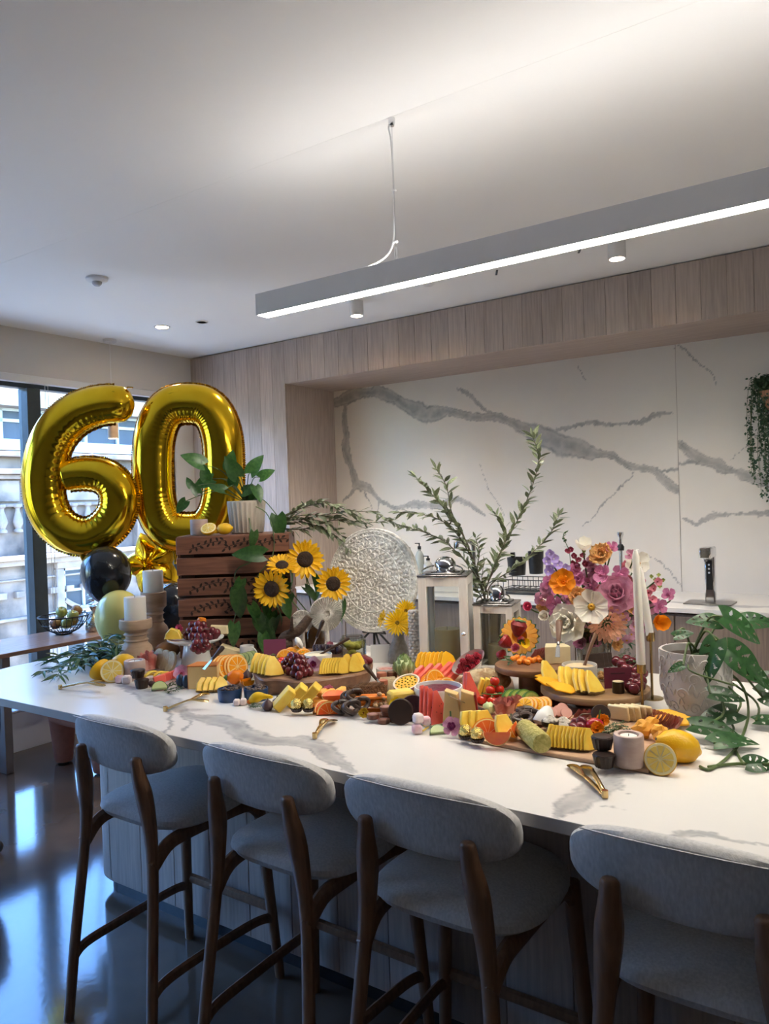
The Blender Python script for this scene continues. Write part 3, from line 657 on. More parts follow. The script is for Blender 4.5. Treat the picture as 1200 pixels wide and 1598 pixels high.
# petals
def petal_mesh(L=1., Wd=.4, cup=.2, tip=.5, curl=.0, n=6, ruffle=0.):
    g = G(); v = []; f = []
    for i in range(n+1):
        t = i/n; w = Wd/2*((t/tip)**.6 if t < tip else max(.0, 1-((t-tip)/(1-tip))**2.2)**.5); w = max(w, .012)
        for k, s_ in enumerate((-1, -.5, 0, .5, 1)):
            v.append((s_*w, L*t, cup*L*t*t+abs(s_)**2*w*.35+curl*L*math.sin(t*PI)+ruffle*L*math.sin(s_*7+t*5)*t))
    for i in range(n):
        for k in range(4): a = i*5+k; f.append((a, a+1, a+6, a+5))
    return g.add(v, f).mesh('petal', sharp=80)
PT_RAY = petal_mesh(1, .34, .12, .45); PT_GERB = petal_mesh(1, .2, .1, .6); PT_BROAD = petal_mesh(1, .85, .25, .65, ruffle=.035); PT_CUP = petal_mesh(1, .95, .75, .6, ruffle=.03)
PT_DAHL = petal_mesh(1, .42, .45, .6); PT_RUF = petal_mesh(1, .6, .45, .7, ruffle=.09)
def flower(name, label, P, R, rings, center, direction, group=None, stem_to=None, cat='flower', leaves=0, leafmat=None):
    """rings: (mesh, material, count, length factor, tilt(rad up from plane), base offset, z)"""
    t = thing(name, label, cat, P, group=group); A = aim(direction)
    for me, mt, cnt, lf, tilt, r0, z0 in rings:
        for i in range(cnt):
            a = 2*PI*(i+random.uniform(-.18, .18))/cnt + lf*9
            mx = A @ Rz(a) @ Tr(0, r0*R, z0*R) @ Rx(tilt+random.uniform(-.1, .1)) @ Sc(R*lf*random.uniform(.92, 1.06), R*lf*random.uniform(.93, 1.06), R*lf)
            part(t, 'petal', me, mt, mx=mx)
    if center:
        rc, hc, mt = center; part(t, 'flower_centre', G().lathe([(rc*R*k, hc*R*z) for k, z in ((0, -.6), (.9, -.4), (1, .1), (.8, .6), (.45, .75), (.2, .6), (0, .55))], 14), mt, mx=A)
    if stem_to is not None:
        e = Vector(stem_to)-Vector(P); b = A @ Vector((0, 0, -.12*R)); q = A @ Vector((0, 0, -1.6*R))
        part(t, 'stem', G().tube(smooth_path([b, q*.6+e*.1, e*.8+Vector((0, 0, .03)), e+Vector((0, 0, .055)), e], 5), .0028, 6), m_stem)
    return t
m_sun = M('sunflower_yellow', (.93, .60, .012), .55, col2=(.88, .46, .006), ns=9, rnd=.1, tl=.3); m_sunc = M('sunflower_brown', (.022, .012, .008), .9, col2=(.045, .022, .012), ns=60, bump=.6, bs=150)
m_gerb = M('gerbera_yellow', (.93, .66, .01), .5, col2=(.88, .54, .006), ns=9, rnd=.1, tl=.3); m_gerbc = M('gerbera_centre', (.42, .26, .015), .8, col2=(.15, .10, .01), ns=60, bump=.5, bs=150)
to_cam = lambda P: (CAM-Vector(P)).normalized()
# ================================================================== BALLOONS
m_gold = M('gold_foil', (.93, .60, .03), .13, metal=1., col2=(.86, .52, .02), ns=6, bump=.03, bs=6)
m_gold2 = M('gold_foil_seam', (.62, .34, .02), .25, metal=1., col2=(.5, .27, .02), ns=40)
BR = Matrix((AX, -AY, -AZ)).transposed().to_4x4()
def foil_number(name, label, path, rads, c, dp, closed, tip_caps=True, pleat=()):
    C0 = Dp(c[0], c[1], dp); s = dp/F_PX
    loc = [Vector(((x-c[0])*s, -(y-c[1])*s, 0)) for x, y in path]; rd = [r*s for r in rads]
    # resample
    pts = []; rr_ = []; K = 10; N = len(loc)
    rng = range(N if closed else N-1)
    for i in rng:
        p = [loc[(i-1) % N] if closed or i > 0 else loc[i], loc[i], loc[(i+1) % N], loc[(i+2) % N] if closed or i+2 < N else loc[(i+1) % N]]
        for j in range(K):
            t = j/K; pts.append(.5*((2*p[1])+(p[2]-p[0])*t+(2*p[0]-5*p[1]+4*p[2]-p[3])*t*t+(3*p[1]-p[0]-3*p[2]+p[3])*t**3)); rr_.append(rd[i]*(1-t)+rd[(i+1) % N]*t)
    if not closed: pts.append(loc[-1]); rr_.append(rd[-1])
    n = len(pts); seg = 36; g = G(); v = []; f = []; seamA = []; seamB = []
    def frame(i):
        a, b = (pts[i-1], pts[(i+1) % n]) if closed else (pts[max(i-1, 0)], pts[min(i+1, n-1)])
        T = (b-a).normalized(); return T, Vector((-T.y, T.x, 0))
    rows = []
    def ring(cn, NN, r, i, squeeze=1.):
        row = []
        T, _ = frame(i); cur = 0
        if closed or 2 < i < n-3:
            T0, _ = frame((i-3) % n); T1, _ = frame((i+3) % n); cur = (T1-T0).dot(NN)
        for k in range(seg):
            a = 2*PI*k/seg; ca, sa = math.cos(a), math.sin(a)
            inner = max(0, ca*(1 if cur > 0 else -1))*min(1, abs(cur)*1.6)
            wr = 1-.10*min(1, inner*1.5)*(1-abs(math.sin(i*.75))**.6)
            x_ = math.copysign(abs(ca)**.92, ca); z_ = math.copysign(abs(sa)**1.0, sa)*(.92 if abs(ca) < .97 else .92)
            row.append(len(v)); v.append(cn+NN*(x_*r*wr*squeeze)+Vector((0, 0, 1))*(z_*r*.9*wr*squeeze))
        rows.append(row)
    if not closed:
        T, NN = frame(0)
        for q in (.97, .85, .6, .3): ring(pts[0]-T*rr_[0]*math.sin(math.acos(1-q))*1.0*(q**.35), NN, rr_[0], 0, max(.05, 1-q**2))
    for i in range(n): T, NN = frame(i); ring(pts[i], NN, rr_[i], i)
    if not closed:
        T, NN = frame(n-1)
        for q in (.3, .6, .85, .97): ring(pts[-1]+T*rr_[-1]*.5*q, NN, rr_[-1], n-1, max(.05, 1-q**2))
    R_ = len(rows)
    for i in range(R_ if closed else R_-1):
        a, b = rows[i], rows[(i+1) % R_]
        for k in range(seg): f.append((a[k], a[(k+1) % seg], b[(k+1) % seg], b[k]))
    if not closed: f.append(tuple(rows[0][::-1])); f.append(tuple(rows[-1]))
    g.add(v, f); t = thing(name, label, 'balloon', C0, rot=BR.to_euler())
    part(t, 'body', g, m_gold)
    for side in (-1, 1):   # crimped seam flange around both outlines
        gs = G(); fl = []
        M_ = n*3
        for q in range(M_+(0 if closed else -2)):
            u = q/3; i0 = int(u) % n; i1 = (i0+1) % n if closed else min(i0+1, n-1); w = u-int(u); T, NN = frame(i0); T2, N2 = frame(i1)
            p = pts[i0].lerp(pts[i1], w); r = rr_[i0]*(1-w)+rr_[i1]*w; NNN = NN.lerp(N2, w).normalized()
            zz = .006*math.sin(q*1.9)
            fl.append((p+NNN*side*(r*.96), p+NNN*side*(r+.011+.004*math.sin(q*2.3))+Vector((0, 0, zz))))
        vv = [x_ for pr_ in fl for x_ in pr_]; m2 = len(fl); ff = [(2*i, 2*i+1, 2*((i+1) % m2)+1, 2*((i+1) % m2)) for i in range(m2 if closed else m2-1)]
        part(t, 'seam', gs.add(vv, ff), m_gold2)
    return t, C0, s
six = [(180, 631, 30), (164, 632, 31), (142, 637, 32), (118, 648, 33), (96, 667, 34), (80, 693, 34), (71, 724, 34), (68, 757, 33), (73, 789, 32), (87, 816, 31), (110, 833, 30), (137, 837, 29), (162, 827, 30), (180, 806, 30), (186, 782, 30), (180, 759, 29), (163, 744, 27), (141, 739, 26), (120, 740, 25), (104, 744, 23)]
t, C0, s = foil_number('number_balloon', 'gold foil balloon shaped like the digit six', [(a, b) for a, b, c in six], [c for a, b, c in six], (127, 735), 4.75, False)
part(t, 'tail', G().lathe([(.03, .06), (.022, .02), (.008, -.01), (.014, -.05), (0, -.05)], 10), m_gold2, (3*s, -138*s, 0), (-PI/2, 0, 0)); part(t, 'hang_tab', G().lathe([(.0, -.004), (.02, -.004), (.02, .004), (0, .004)], 12), m_gold2, (76*s, 130*s, 0), (PI/2, 0, 0))
zero = []
for k in range(28):
    a = PI/2+2*PI*k/28; x_, y_ = sup(a, 2.7); zero.append((294+55.5*x_, 731-101*y_))
t, C0z, s = foil_number('number_balloon', 'gold foil balloon shaped like the digit zero', zero, [31]*28, (294, 731), 4.86, True)
part(t, 'tail', G().lathe([(.03, .05), (.02, .0), (.008, -.04), (.015, -.07), (0, -.07)], 10), m_gold2, (-20*s, -132*s, 0), (-PI/2, 0, 0))
def latex(label, px, py, rx, ry, dp, mat, rot=0.):
    P = Dp(px, py, dp); s = dp/F_PX; g = G(); prof = []
    for i in range(21):
        a = PI*i/20; z = -math.cos(a); r = math.sin(a)*(1+.10*z) if z > -.3 else math.sin(a)*(.97-.22*(-.3-z)); prof.append((max(r, 0)*rx*s if 0 < i < 20 else 0, z*ry*s))
    t = thing('latex_balloon', label, 'balloon', P, rot=(rot, rot*.6, .3)); part(t, 'body', g.lathe(prof, 32), mat)
    part(t, 'knot', G().lathe([(0, .0), (.008, .0), (.006, -.012), (.014, -.026), (.0, -.022)], 12), mat, (0, 0, -ry*s+.003)); return t
m_latk = M('black_latex', (.012, .014, .018), .18, col2=(.016, .018, .022), ns=10, coat=.4); m_laty = M('pale_yellow_latex', (.66, .60, .20), .22, col2=(.62, .56, .18), ns=5, coat=.3, sss=.1)
latex('round black latex balloon under the gold six', 166, 898, 38, 46, 4.62, m_latk, .15)
latex('pale yellow latex balloon behind the wooden candle holders', 186, 967, 36, 46, 4.45, m_laty, -.1)
latex('black latex balloon tucked behind the wooden crates', 272, 950, 30, 42, 4.55, m_latk, .3)
# inflated star
P = Dp(237, 880, 4.98); sst = 4.98/F_PX; gs = G(); v = []; f = []; nr, na = 9, 80
for side in (1, -1):
    o = len(v)
    for i in range(nr+1):
        for k in range(na):
            a = 2*PI*k/na; ph = (a*5/(2*PI)) % 1; star = .62+.38*abs(2*ph-1)**1.3; q = i/nr; r = 52*sst*star*q
            z = side*.10*math.sqrt(max(0, 1-q**2.2))*(.75+.25*abs(2*ph-1))*(1+.08*math.sin(10*a)*q); v.append((r*math.sin(a), r*math.cos(a), z))
    for i in range(nr):
        for k in range(na):
            j = (k+1) % na; qd = (o+i*na+k, o+i*na+j, o+(i+1)*na+j, o+(i+1)*na+k); f.append(qd if side < 0 else qd[::-1])
t = thing('star_balloon', 'gold foil star balloon below the zero', 'balloon', P, rot=(BR @ Rz(.35)).to_euler()); part(t, 'body', gs.add(v, f), m_gold); part(t, 'tail', G().lathe([(.01, .0), (.006, -.03), (.012, -.05), (0, -.05)], 8), m_gold2, (0, -36*sst, 0), (-PI/2, 0, 0))
# weight with curled foil ribbon, standing on the console
Pw = Zp(147, 985, .75); m_silv = M('silver_foil', (.62, .60, .56), .22, metal=1., col2=(.5, .48, .44), ns=30, bump=.6, bs=40)
t = thing('balloon_weight', 'silver foil wrapped balloon weight on the console table', 'balloon weight', Pw)
part(t, 'weight', G().lathe([(0, 0), (.05, 0), (.06, .02), (.05, .08), (.02, .11), (.012, .14), (.03, .18), (0, .17)], 14), m_silv)
top6 = Dp(130, 872, 4.75)-Pw
rb = [Vector((0, 0, .14)).lerp(top6, k/60)+Vector((math.cos(k*1.1), math.sin(k*1.1), 0))*.022*(1 if 4 < k < 56 else .2) for k in range(61)]
part(t, 'curled_ribbon', G().tube(rb, .007, 5, flat=.25), m_silv); part(t, 'string', G().tube([(0, 0, .12), top6], .0015, 5), m_white)
# fruit bowl on the console
P = Zp(100, 989, .75); m_wire = M('dark_wire_mesh', (.015, .016, .018), .4, metal=.6, col2=(.03, .03, .03), ns=40)
t = thing('wire_bowl', 'dark wire mesh bowl on the console table', 'bowl', P); rb_ = .165
gw = G()
for k in range(28): a = 2*PI*k/28; gw.tube([(r*math.cos(a), r*math.sin(a), z) for r, z in ((.05, .006), (.1, .03), (.14, .07), (.16, .11), (rb_, .125))], .0022, 4)
part(t, 'wires', gw, m_wire)
for r, z, w in ((.05, .004, .005), (.1, .03, .003), (.14, .07, .003), (rb_, .126, .005)): part(t, 'hoop', G().tube([(r*math.cos(a), r*math.sin(a), z) for a in [2*PI*k/36 for k in range(36)]], w, 6, closed=True), m_wire)
m_apple = M('russet_apple', (.24, .20, .05), .4, col2=(.26, .09, .035), ns=5, rnd=.15); m_applg = M('green_apple', (.30, .33, .09), .35, col2=(.25, .24, .06), ns=5, rnd=.1)
ap = G().lathe([(0, -.025), (.012, -.032), (.026, -.03), (.037, -.012), (.039, .004), (.033, .022), (.02, .031), (.008, .027), (0, .02)], 20).mesh('flesh'); apst = G().tube([(0, 0, .02), (.002, 0, .045)], .0015, 5).mesh('stalk')
for i, (dx, dy, dz, mt, lb) in enumerate([(-.075, .02, .085, m_apple, 'russet apple at the window rim of the wire bowl'), (.0, -.06, .08, m_apple, 'russet apple resting on the wires at the bowl front'), (.065, -.02, .08, m_applg, 'green apple among russet apples in the wire bowl'), (.0, .07, .085, m_apple, 'russet apple at the back of the wire bowl'), (-.035, .01, .15, m_applg, 'green apple on top of the pile in the wire bowl'), (.03, .085, .155, m_apple, 'russet apple on top of the pile in the wire bowl'), (.112, -.0, .135, m_applg, 'green apple leaning on the far rim of the wire bowl')]):
    a = thing('apple', lb, 'apple', P+Vector((dx, dy, dz)), rot=(random.uniform(-.6, .6), random.uniform(-.6, .6), i)); part(a, 'flesh', ap, mt); part(a, 'stalk', apst, m_twig)
# ================================================================== CRATES
m_crate = M('stained_crate_wood', (.20, .085, .047), .55, col2=(.125, .05, .03), ns=9, nd=6, mapscale=(.8, 9, 9), bump=.03, bs=30, rnd=.1); m_ink = M('burnt_black_print', (.018, .01, .008), .8, col2=(.03, .015, .01), ns=30)
CL, CR = Zp(281, 1031), Zp(466, 1023.5); CR = CL+(CR-CL).normalized()*.5; cang = math.atan2(CR.y-CL.y, CR.x-CL.x); CWd = .5; CH = (Dp(280, 837, dep(CL)).z-ZT)/2
lfprint = G().prism([(0, -.5), (.16, -.2), (.2, .05), (.12, .35), (0, .5), (-.12, .35), (-.2, .05), (-.16, -.2)], .0012).mesh('printed_leaf')
def crate(label, z):
    t = thing('wooden_crate', label, 'crate', (CL.x, CL.y, z), cang)
    sh = (CH-.002)/3.; D = .30
    for k in range(3):
        zc = CH-sh*(k+.5)+.001; hh = sh*.84
        sl_ = part(t, 'slat', G().box((CWd/2, .006, zc), (CWd, .012, hh), .002), m_crate); part(t, 'slat', G().box((CWd/2, D-.006, zc), (CWd, .012, hh), .002), m_crate)
        if k != 1:
            rs = random.Random(k+int(z*100))
            for c0 in (.14, .29, .41):
                part(sl_, 'printed_stem', G().tube([(c0-.08+.16*q/6, -.0004, zc-hh*.2+hh*.45*math.sin(q/6*1.6)) for q in range(7)], .0012, 4), m_ink)
                for q in range(13):
                    u = q/12; part(sl_, 'printed_leaf', lfprint, m_ink, mx=Tr(c0-.08+.16*u+rs.uniform(-.004, .004), .0004, zc-hh*.2+hh*.45*math.sin(u*1.6)+(1 if q % 2 else -1)*.009) @ Rx(PI/2) @ Rz(rs.uniform(-1.2, 1.2)+(0 if q % 2 else PI)) @ Sc(.026, .021, 1))
    for x_ in (.010, CWd-.010): part(t, 'end_panel', G().box((x_, D/2, CH/2), (.016, D-.026, CH-.004), .002), m_crate)
    for y_ in (.03, .09, .15, .21, .27): part(t, 'top_board', G().box((CWd/2, y_, CH-.008), (CWd-.04, .052, .012), .002), m_crate)
    return t
crate('dark stained slatted crate standing on the marble under another crate', ZT); crate('dark stained slatted crate carrying the pothos pot and lemons', ZT+CH)
ZK = ZT+2*CH; m_lem = M('lemon_peel', (.80, .47, .012), .38, col2=(.76, .40, .008), ns=6, bump=.12, bs=260, sss=.05)
m_flesh = M('lemon_flesh', (.78, .60, .16), .3, col2=(.72, .50, .10), ns=30, sss=.1); m_pith = M('lemon_pith', (.83, .75, .50), .5, col2=(.8, .7, .42), ns=20)
lem_prof = [(0, -.053), (.006, -.052), (.012, -.046), (.026, -.036), (.034, -.018), (.036, 0), (.034, .018), (.026, .035), (.013, .046), (.007, .053), (0, .055)]
LEM = G().lathe(lem_prof, 24).mesh('peel')
def citrus_half(name, label, cat, P, R, face, peel, pith, flesh, nseg=10, group=None, dome=.95, thick=None):
    t = thing(name, label, cat, P, group=group, rot=aim(face).to_euler())
    if thick: prof = [(0, -thick), (R*.96, -thick), (R, -thick*.8), (R, -.0005), (0, -.0005)]
    else: prof = [(R*math.sin(PI/2*k/8), -R*dome*math.cos(PI/2*k/8)) for k in range(9)]+[(0, -.0004)]
    part(t, 'peel', G().lathe(prof, 32), peel); part(t, 'pith', G().lathe([(0, 0), (R*.955, 0), (R*.94, .0008), (0, .0008)], 32), pith)
    for k in range(nseg):
        a0 = 2*PI*k/nseg+.05; a1 = 2*PI*(k+1)/nseg-.05; r1 = R*.80; am = (a0+a1)/2
        poly = [(R*.1*math.cos(am), R*.1*math.sin(am))]+[(r1*math.cos(a0+(a1-a0)*q/4), r1*math.sin(a0+(a1-a0)*q/4)) for q in range(5)]
        part(t, 'segment', G().prism(poly, .0016, .0004, z0=.0006), flesh)
    return t
def lemon_whole(label, P, L, d, mat=None, group=None):
    t = thing('lemon', label, 'lemon', P, rot=aim(d).to_euler(), group=group); part(t, 'peel', LEM, mat or m_lem, scale=L/.108); part(t, 'stem_button', G().lathe([(0, .052), (.004, .053), (.003, .056), (0, .056)], 8), m_twig, scale=L/.108); return t
cdir = Vector((math.cos(cang), math.sin(cang), 0)); cnor = Vector((-math.sin(cang), math.cos(cang), 0))
def onk(px, back=.07):   # point on the crate top at pixel column px, 'back' metres behind the front edge
    n0 = (CL+cnor*back); d = ray(px, 830); tt_ = ((n0-CAM).dot(cnor))/d.dot(cnor); q = CAM+d*tt_; return Vector((q.x, q.y, ZK))
m_tea = M('beige_travertine', (.42, .30, .26), .6, col2=(.52, .40, .35), ns=10, nd=6, mapscale=(1, 1, 3))
m_wax = M('white_candle_wax', (.82, .79, .72), .45, col2=(.8, .76, .69), ns=5, sss=.15)
def tealight_holder(label, P, w, h, rz=0):
    t = thing('tealight_holder', label, 'candle holder', P, rz); r = w/2
    part(t, 'holder', G().lathe([(0, 0), (r*.97, 0), (r, .002), (r, h-.003), (r*.96, h), (r*.70, h), (r*.66, h-.004), (r*.66, h-.014), (0, h-.014)], 28), m_tea); part(t, 'tealight', G().lathe([(0, h-.014), (r*.6, h-.014), (r*.6, h-.006), (r*.56, h-.004), (0, h-.005)], 20), m_wax); part(t, 'wick', G().tube([(0, 0, h-.006), (.001, 0, h+.001)], .001, 5), m_black); return t
P = onk(311, .12); tealight_holder('pale stone tealight holder on top of the crate', P, 27*mpp(P), 24*mpp(P))
P = onk(326, .035)+Vector((0, 0, .032)); citrus_half('lemon_half', 'cut lemon half on the crate beside a whole lemon', 'lemon', P, .035, to_cam(P)+Vector((-.5, .3, .5)), m_lem, m_pith, m_flesh)
P = onk(350, .035)+Vector((0, 0, .026)); lemon_whole('whole lemon on top of the crate', P, .078, (1, .6, .1))
# pothos in a ribbed pot
P = onk(386, .16); m_rib = M('ribbed_cream_pot', (.60, .54, .46), .45, col2=(.54, .48, .40), ns=8)
t = thing('potted_pothos', 'trailing pothos in a ribbed cream pot on the crate', 'plant', P); rp_ = 29*mpp(P); hp = 50*mpp(P); gp = G(); v = []; f = []; na = 96
prof = [(.0, 0, 0), (.8, 0, 0), (.86, .03, 1), (1.0, .92, 1), (1.02, .95, 0), (1.02, 1, 0), (.93, 1, 0), (.9, .85, 0), (0, .85, 0)]
gp.lathe([(rp_*a, hp*b) for a, b, c in prof], 96); gp.v = [(x_*(1+.03*math.cos(24*math.atan2(y_, x_))*(.02*hp < z_ < .93*hp)), y_*(1+.03*math.cos(24*math.atan2(y_, x_))*(.02*hp < z_ < .93*hp)), z_) for x_, y_, z_ in gp.v]
part(t, 'pot', gp, m_rib); part(t, 'soil', G().lathe([(0, hp*.86), (rp_*.9, hp*.86), (rp_*.5, hp*.9), (0, hp*.9)], 20), M('potting_soil', (.035, .022, .015), .95, col2=(.06, .04, .03), ns=60, bump=.8, bs=90))
O = P.copy(); top = P+Vector((0, 0, hp*.92)); d0 = dep(P)
PLV = [(317, 725, 17, 150), (331, 748, 15, 200), (357, 730, 14, 70), (371, 743, 17, 120), (391, 738, 16, 60), (322, 748, 12, 100), (398, 760, 13, 300), (290, 782, 11, 230), (309, 770, 10, 120), (298, 760, 8, 110), (433, 805, 17, 280), (384, 785, 14, 40), (385, 812, 17, 250), (380, 768, 13, 20), (350, 765, 12, 160), (364, 756, 12, 90), (406, 745, 12, 30)]
for i, (lx, ly, ls, an) in enumerate(PLV):
    q = Dp(lx, ly, d0-.06+random.uniform(-.06, .07)); mid = (top+q)/2+Vector((0, 0, .05)); q2 = q-O
    part(t, 'vine', G().tube(smooth_path([top-O, mid-O, q2], 5), .0022, 5), m_stem)
    a = math.radians(an); dr = AX*math.cos(a)-AY*math.sin(a)+AZ*random.uniform(-.5, .1); put_leaf(t, LF_POTHOS, m_leaf, q, dr, ls*2.1*d0/F_PX, up=to_cam(q)+Vector((0, 0, .5)), rollr=.4, origin=O)
trail = [top+(Dp(392, 825, d0-.13)-top)*.6, Dp(391, 828, d0-.14), Dp(390, 850, d0-.16), Dp(393, 875, d0-.17), Dp(374, 885, d0-.17), Dp(366, 900, d0-.17), Dp(372, 935, d0-.18), Dp(365, 970, d0-.18), Dp(362, 990, d0-.18)]
part(t, 'vine', G().tube([p-O for p in smooth_path(trail, 5)], .0026, 6), m_stem)
tr2 = [Dp(415, 800, d0-.13), Dp(427, 835, d0-.16), Dp(424, 870, d0-.17), Dp(400, 905, d0-.18), Dp(412, 945, d0-.18), Dp(420, 985, d0-.18)]
part(t, 'vine', G().tube([p-O for p in smooth_path([top]+tr2, 5)], .0024, 6), m_stem)
FLOOR_Z = ZT+.001
for lx, ly, ls, an in [(410, 866, 21, 175), (371, 922, 20, 275), (376, 905, 14, 250), (366, 974, 16, 265), (405, 965, 20, 300), (410, 990, 14, 280), (392, 945, 15, 300), (428, 900, 14, 330), (414, 935, 13, 280), (425, 955, 13, 260), (443, 935, 14, 290), (396, 830, 12, 265)]:
    q = Dp(lx, ly, d0-.2); a = math.radians(an); dr = AX*math.cos(a)-AY*math.sin(a)+AZ*random.uniform(-.3, .1); put_leaf(t, LF_POTHOS, m_leaf, q, dr, ls*2.2*d0/F_PX, up=to_cam(q), rollr=.5, wscale=.8, origin=O)
FLOOR_Z = None
# olive garland lying over the crate top
for i, pl in enumerate([[(426, 822), (455, 800), (500, 786), (542, 796), (568, 812)], [(426, 826), (455, 812), (495, 812), (525, 828), (550, 858)], [(428, 822), (470, 826), (520, 812), (570, 816), (610, 812)], [(428, 824), (460, 806), (510, 806), (555, 820), (590, 830)], [(430, 820), (470, 815), (505, 825), (535, 845)], [(425, 815), (465, 795), (495, 782), (520, 790)], [(440, 812), (480, 808), (530, 800), (580, 800), (620, 818)]]):
    branch('olive_branch', 'long olive branch reaching off the crate over the carved disc', 'olive branch', [Dp(a, b, d0+.02-.10*k/len(pl)+.04*i/6) for k, (a, b) in enumerate(pl)], .066, LF_OLIVE, m_olive, m_twig, 44, .003, .8, group='olive branches laid across the crate')
# ================================================================== CANDLE HOLDERS (left)
m_turn = M('whitewashed_turned_wood', (.54, .38, .26), .6, col2=(.38, .26, .17), ns=7, nd=6, mapscale=(1, 1, 5), bump=.03, bs=30)
def candle_holder(label, P, hh, prof, lb2, cw, ch):
    t = thing('candle_holder', label, 'candle holder', P); s_ = mpp(P)
    part(t, 'turned_stem', G().lathe([(r*s_, z*s_) for r, z in prof], 32), m_turn)
    top = Vector(P)+Vector((0, 0, hh*s_)); c = thing('pillar_candle', lb2, 'candle', top); r = cw/2*s_; h = ch*s_
    part(c, 'wax', G().lathe([(0, 0), (r*.98, 0), (r, .003), (r, h-.004), (r*.97, h), (r*.85, h-.001), (r*.5, h-.005), (0, h-.006)], 32), m_wax); part(c, 'wick', G().tube([(0, 0, h-.008), (.002, 0, h+.006)], .0014, 5), m_black)
P = Zp(214, 1031); candle_holder('shorter turned wooden candle holder beside the fern', P, 58, [(0, 0), (24, 0), (25, 3), (25, 14), (23, 22), (18, 28), (17.5, 31), (19, 33), (16, 35), (16, 40), (19, 42), (16, 45), (18, 48), (24, 51), (25, 55), (24.5, 65), (22.5, 66), (21, 58), (0, 58)], 'white pillar candle on the shorter wooden holder', 33, 42)
P = Zp(243, 1020); candle_holder('taller turned wooden candle holder beside the crate', P, 88, [(0, 0), (20, 0), (21, 3), (21, 34), (19, 42), (14, 48), (13, 50), (15, 52), (13, 55), (13, 61), (15.5, 63), (13, 66), (15, 70), (19, 74), (19.5, 96), (18, 97), (17, 88), (0, 88)], 'white pillar candle on the taller wooden holder', 31, 42)
# ================================================================== FERN BRANCHES (left)
FLOOR_Z = ZT+.001
for px_, py_, r_, h_ in ((214, 1031, .082, .2), (243, 1020, .07, .3), (193, 1052, .068, .11), (176, 1064, .06, .12), (157, 1061, .06, .12), (211, 1060, .052, .1), (222, 1040, .05, .1)):
    q_ = Zp(px_, py_); SOLIDS.append((q_.x, q_.y, ZT, ZT+h_, r_))
for i, (pl, L_) in enumerate([([(184, 1030), (165, 1022), (120, 1026), (75, 1046)], .07), ([(184, 1026), (165, 1008), (125, 1010), (85, 1022)], .07), ([(176, 1014), (156, 1018), (130, 1034), (90, 1050)], .07), ([(186, 1020), (172, 1002), (150, 1000), (112, 1010)], .065), ([(184, 1020), (168, 1012), (140, 1014), (100, 1030)], .06), ([(186, 1014), (184, 994), (178, 988), (168, 994)], .055), ([(184, 1026), (160, 1018), (110, 1018), (70, 1030)], .07), ([(184, 1028), (170, 1015), (150, 1012), (130, 1018)], .06), ([(182, 1026), (160, 1026), (120, 1032), (66, 1044)], .06)]):
    pts = [Zp(a, b+4, ZT+.012+.03*((k+i) % 3)) for k, (a, b) in enumerate(pl)]; branch('fern_branch', 'dark green slender leaved branch spread beside the candle holders', 'foliage', pts, L_*1.15, LF_FERN, m_fern, m_stem, 52, .0025, .75, group='dark fern branches on the marble', start=.02)
FLOOR_Z = None; SOLIDS.clear()
# ================================================================== SUNFLOWERS IN A JAR
Pj = Zp(492, 1021); dj = dep(Pj); m_jar = glass_mat('clear_glass', (.86, .88, .86), .06); m_amber = M('amber_glass', (.10, .045, .015), .08, col2=(.08, .035, .012), ns=6, trans=.0, spec=.7)
t = thing('flower_jar', 'brown jar holding the sunflowers', 'jar', Pj); part(t, 'jar', G().lathe([(0, 0), (.042, 0), (.045, .006), (.045, .095), (.036, .115), (.036, .13), (.033, .13), (.033, .11), (.0, .09)], 24), m_amber); Pj0 = Pj
for (px, py, r, dd, lb, tilt) in [(476, 873, 31, -.05, 'sunflower standing highest in the jar', (0, .1, .1)), (424, 919, 31, -.14, 'sunflower leaning over the crate with bent petals', (-.4, 0, -.15)), (520, 911, 28, -.06, 'sunflower in front of the carved white disc', (.25, 0, .0)), (440, 882, 25, -.1, 'sunflower half hidden behind the highest one', (-.3, .3, .8))]:
    P = Dp(px, py, dj+dd); R = r*(dj+dd)/F_PX
    fl = flower('sunflower', lb, P, R, [(PT_RAY, m_sun, 19, .66, .10, .36, -.04), (PT_RAY, m_sun, 17, .60, .28, .34, .0)], (.42, .22, m_sunc), to_cam(P)+Vector(tilt), group='sunflowers', stem_to=Pj+Vector((random.uniform(-.008, .008), random.uniform(-.008, .008), .10)))
    for k in range(3): put_leaf(fl, LF_SUN, m_leaf, Vector((random.uniform(-.03, .03), .03, -.03-.05*k)), (random.uniform(-1, 1), random.uniform(-.3, .6), -.9), R*1.1, rollr=.5)
# ================================================================== CARVED DISC, MUSHROOM ORNAMENTS
Pd = Dp(581, 905, 3.42); sd_ = 3.42/F_PX; dn = (to_cam(Pd)+AX*(-.62)).normalized(); m_carv = M('whitewashed_carving', (.90, .87, .81), .75, col2=(.64, .61, .56), ns=55, bump=.9, bs=95, contrast=(.4, .62))
Rd = 81*sd_; A = aim(dn)
t = thing('carved_disc', 'round white carved wooden disc standing on a black stand', 'ornament', (Pd.x, Pd.y, ZT)); off = Vector((0, 0, Pd.z-ZT)); DM = Tr(off) @ A
part(t, 'disc', G().lathe([(0, -.012), (Rd, -.012), (Rd, .010), (Rd*.985, .013), (Rd*.955, .012), (Rd*.945, .007), (0, .007)], 72), m_carv, mx=DM)
for rr0, w in ((.93, .006), (.85, .005), (.62, .004), (.36, .004), (.16, .004)): part(t, 'carved_ring', G().tube([(Rd*rr0*math.cos(a), Rd*rr0*math.sin(a), .008) for a in [2*PI*k/72 for k in range(72)]], w, 6, closed=True), m_carv, mx=DM)
gr_ = G(); pt0 = G().ell((0, 0, 0), (.5, 1, .35), 6, 4)
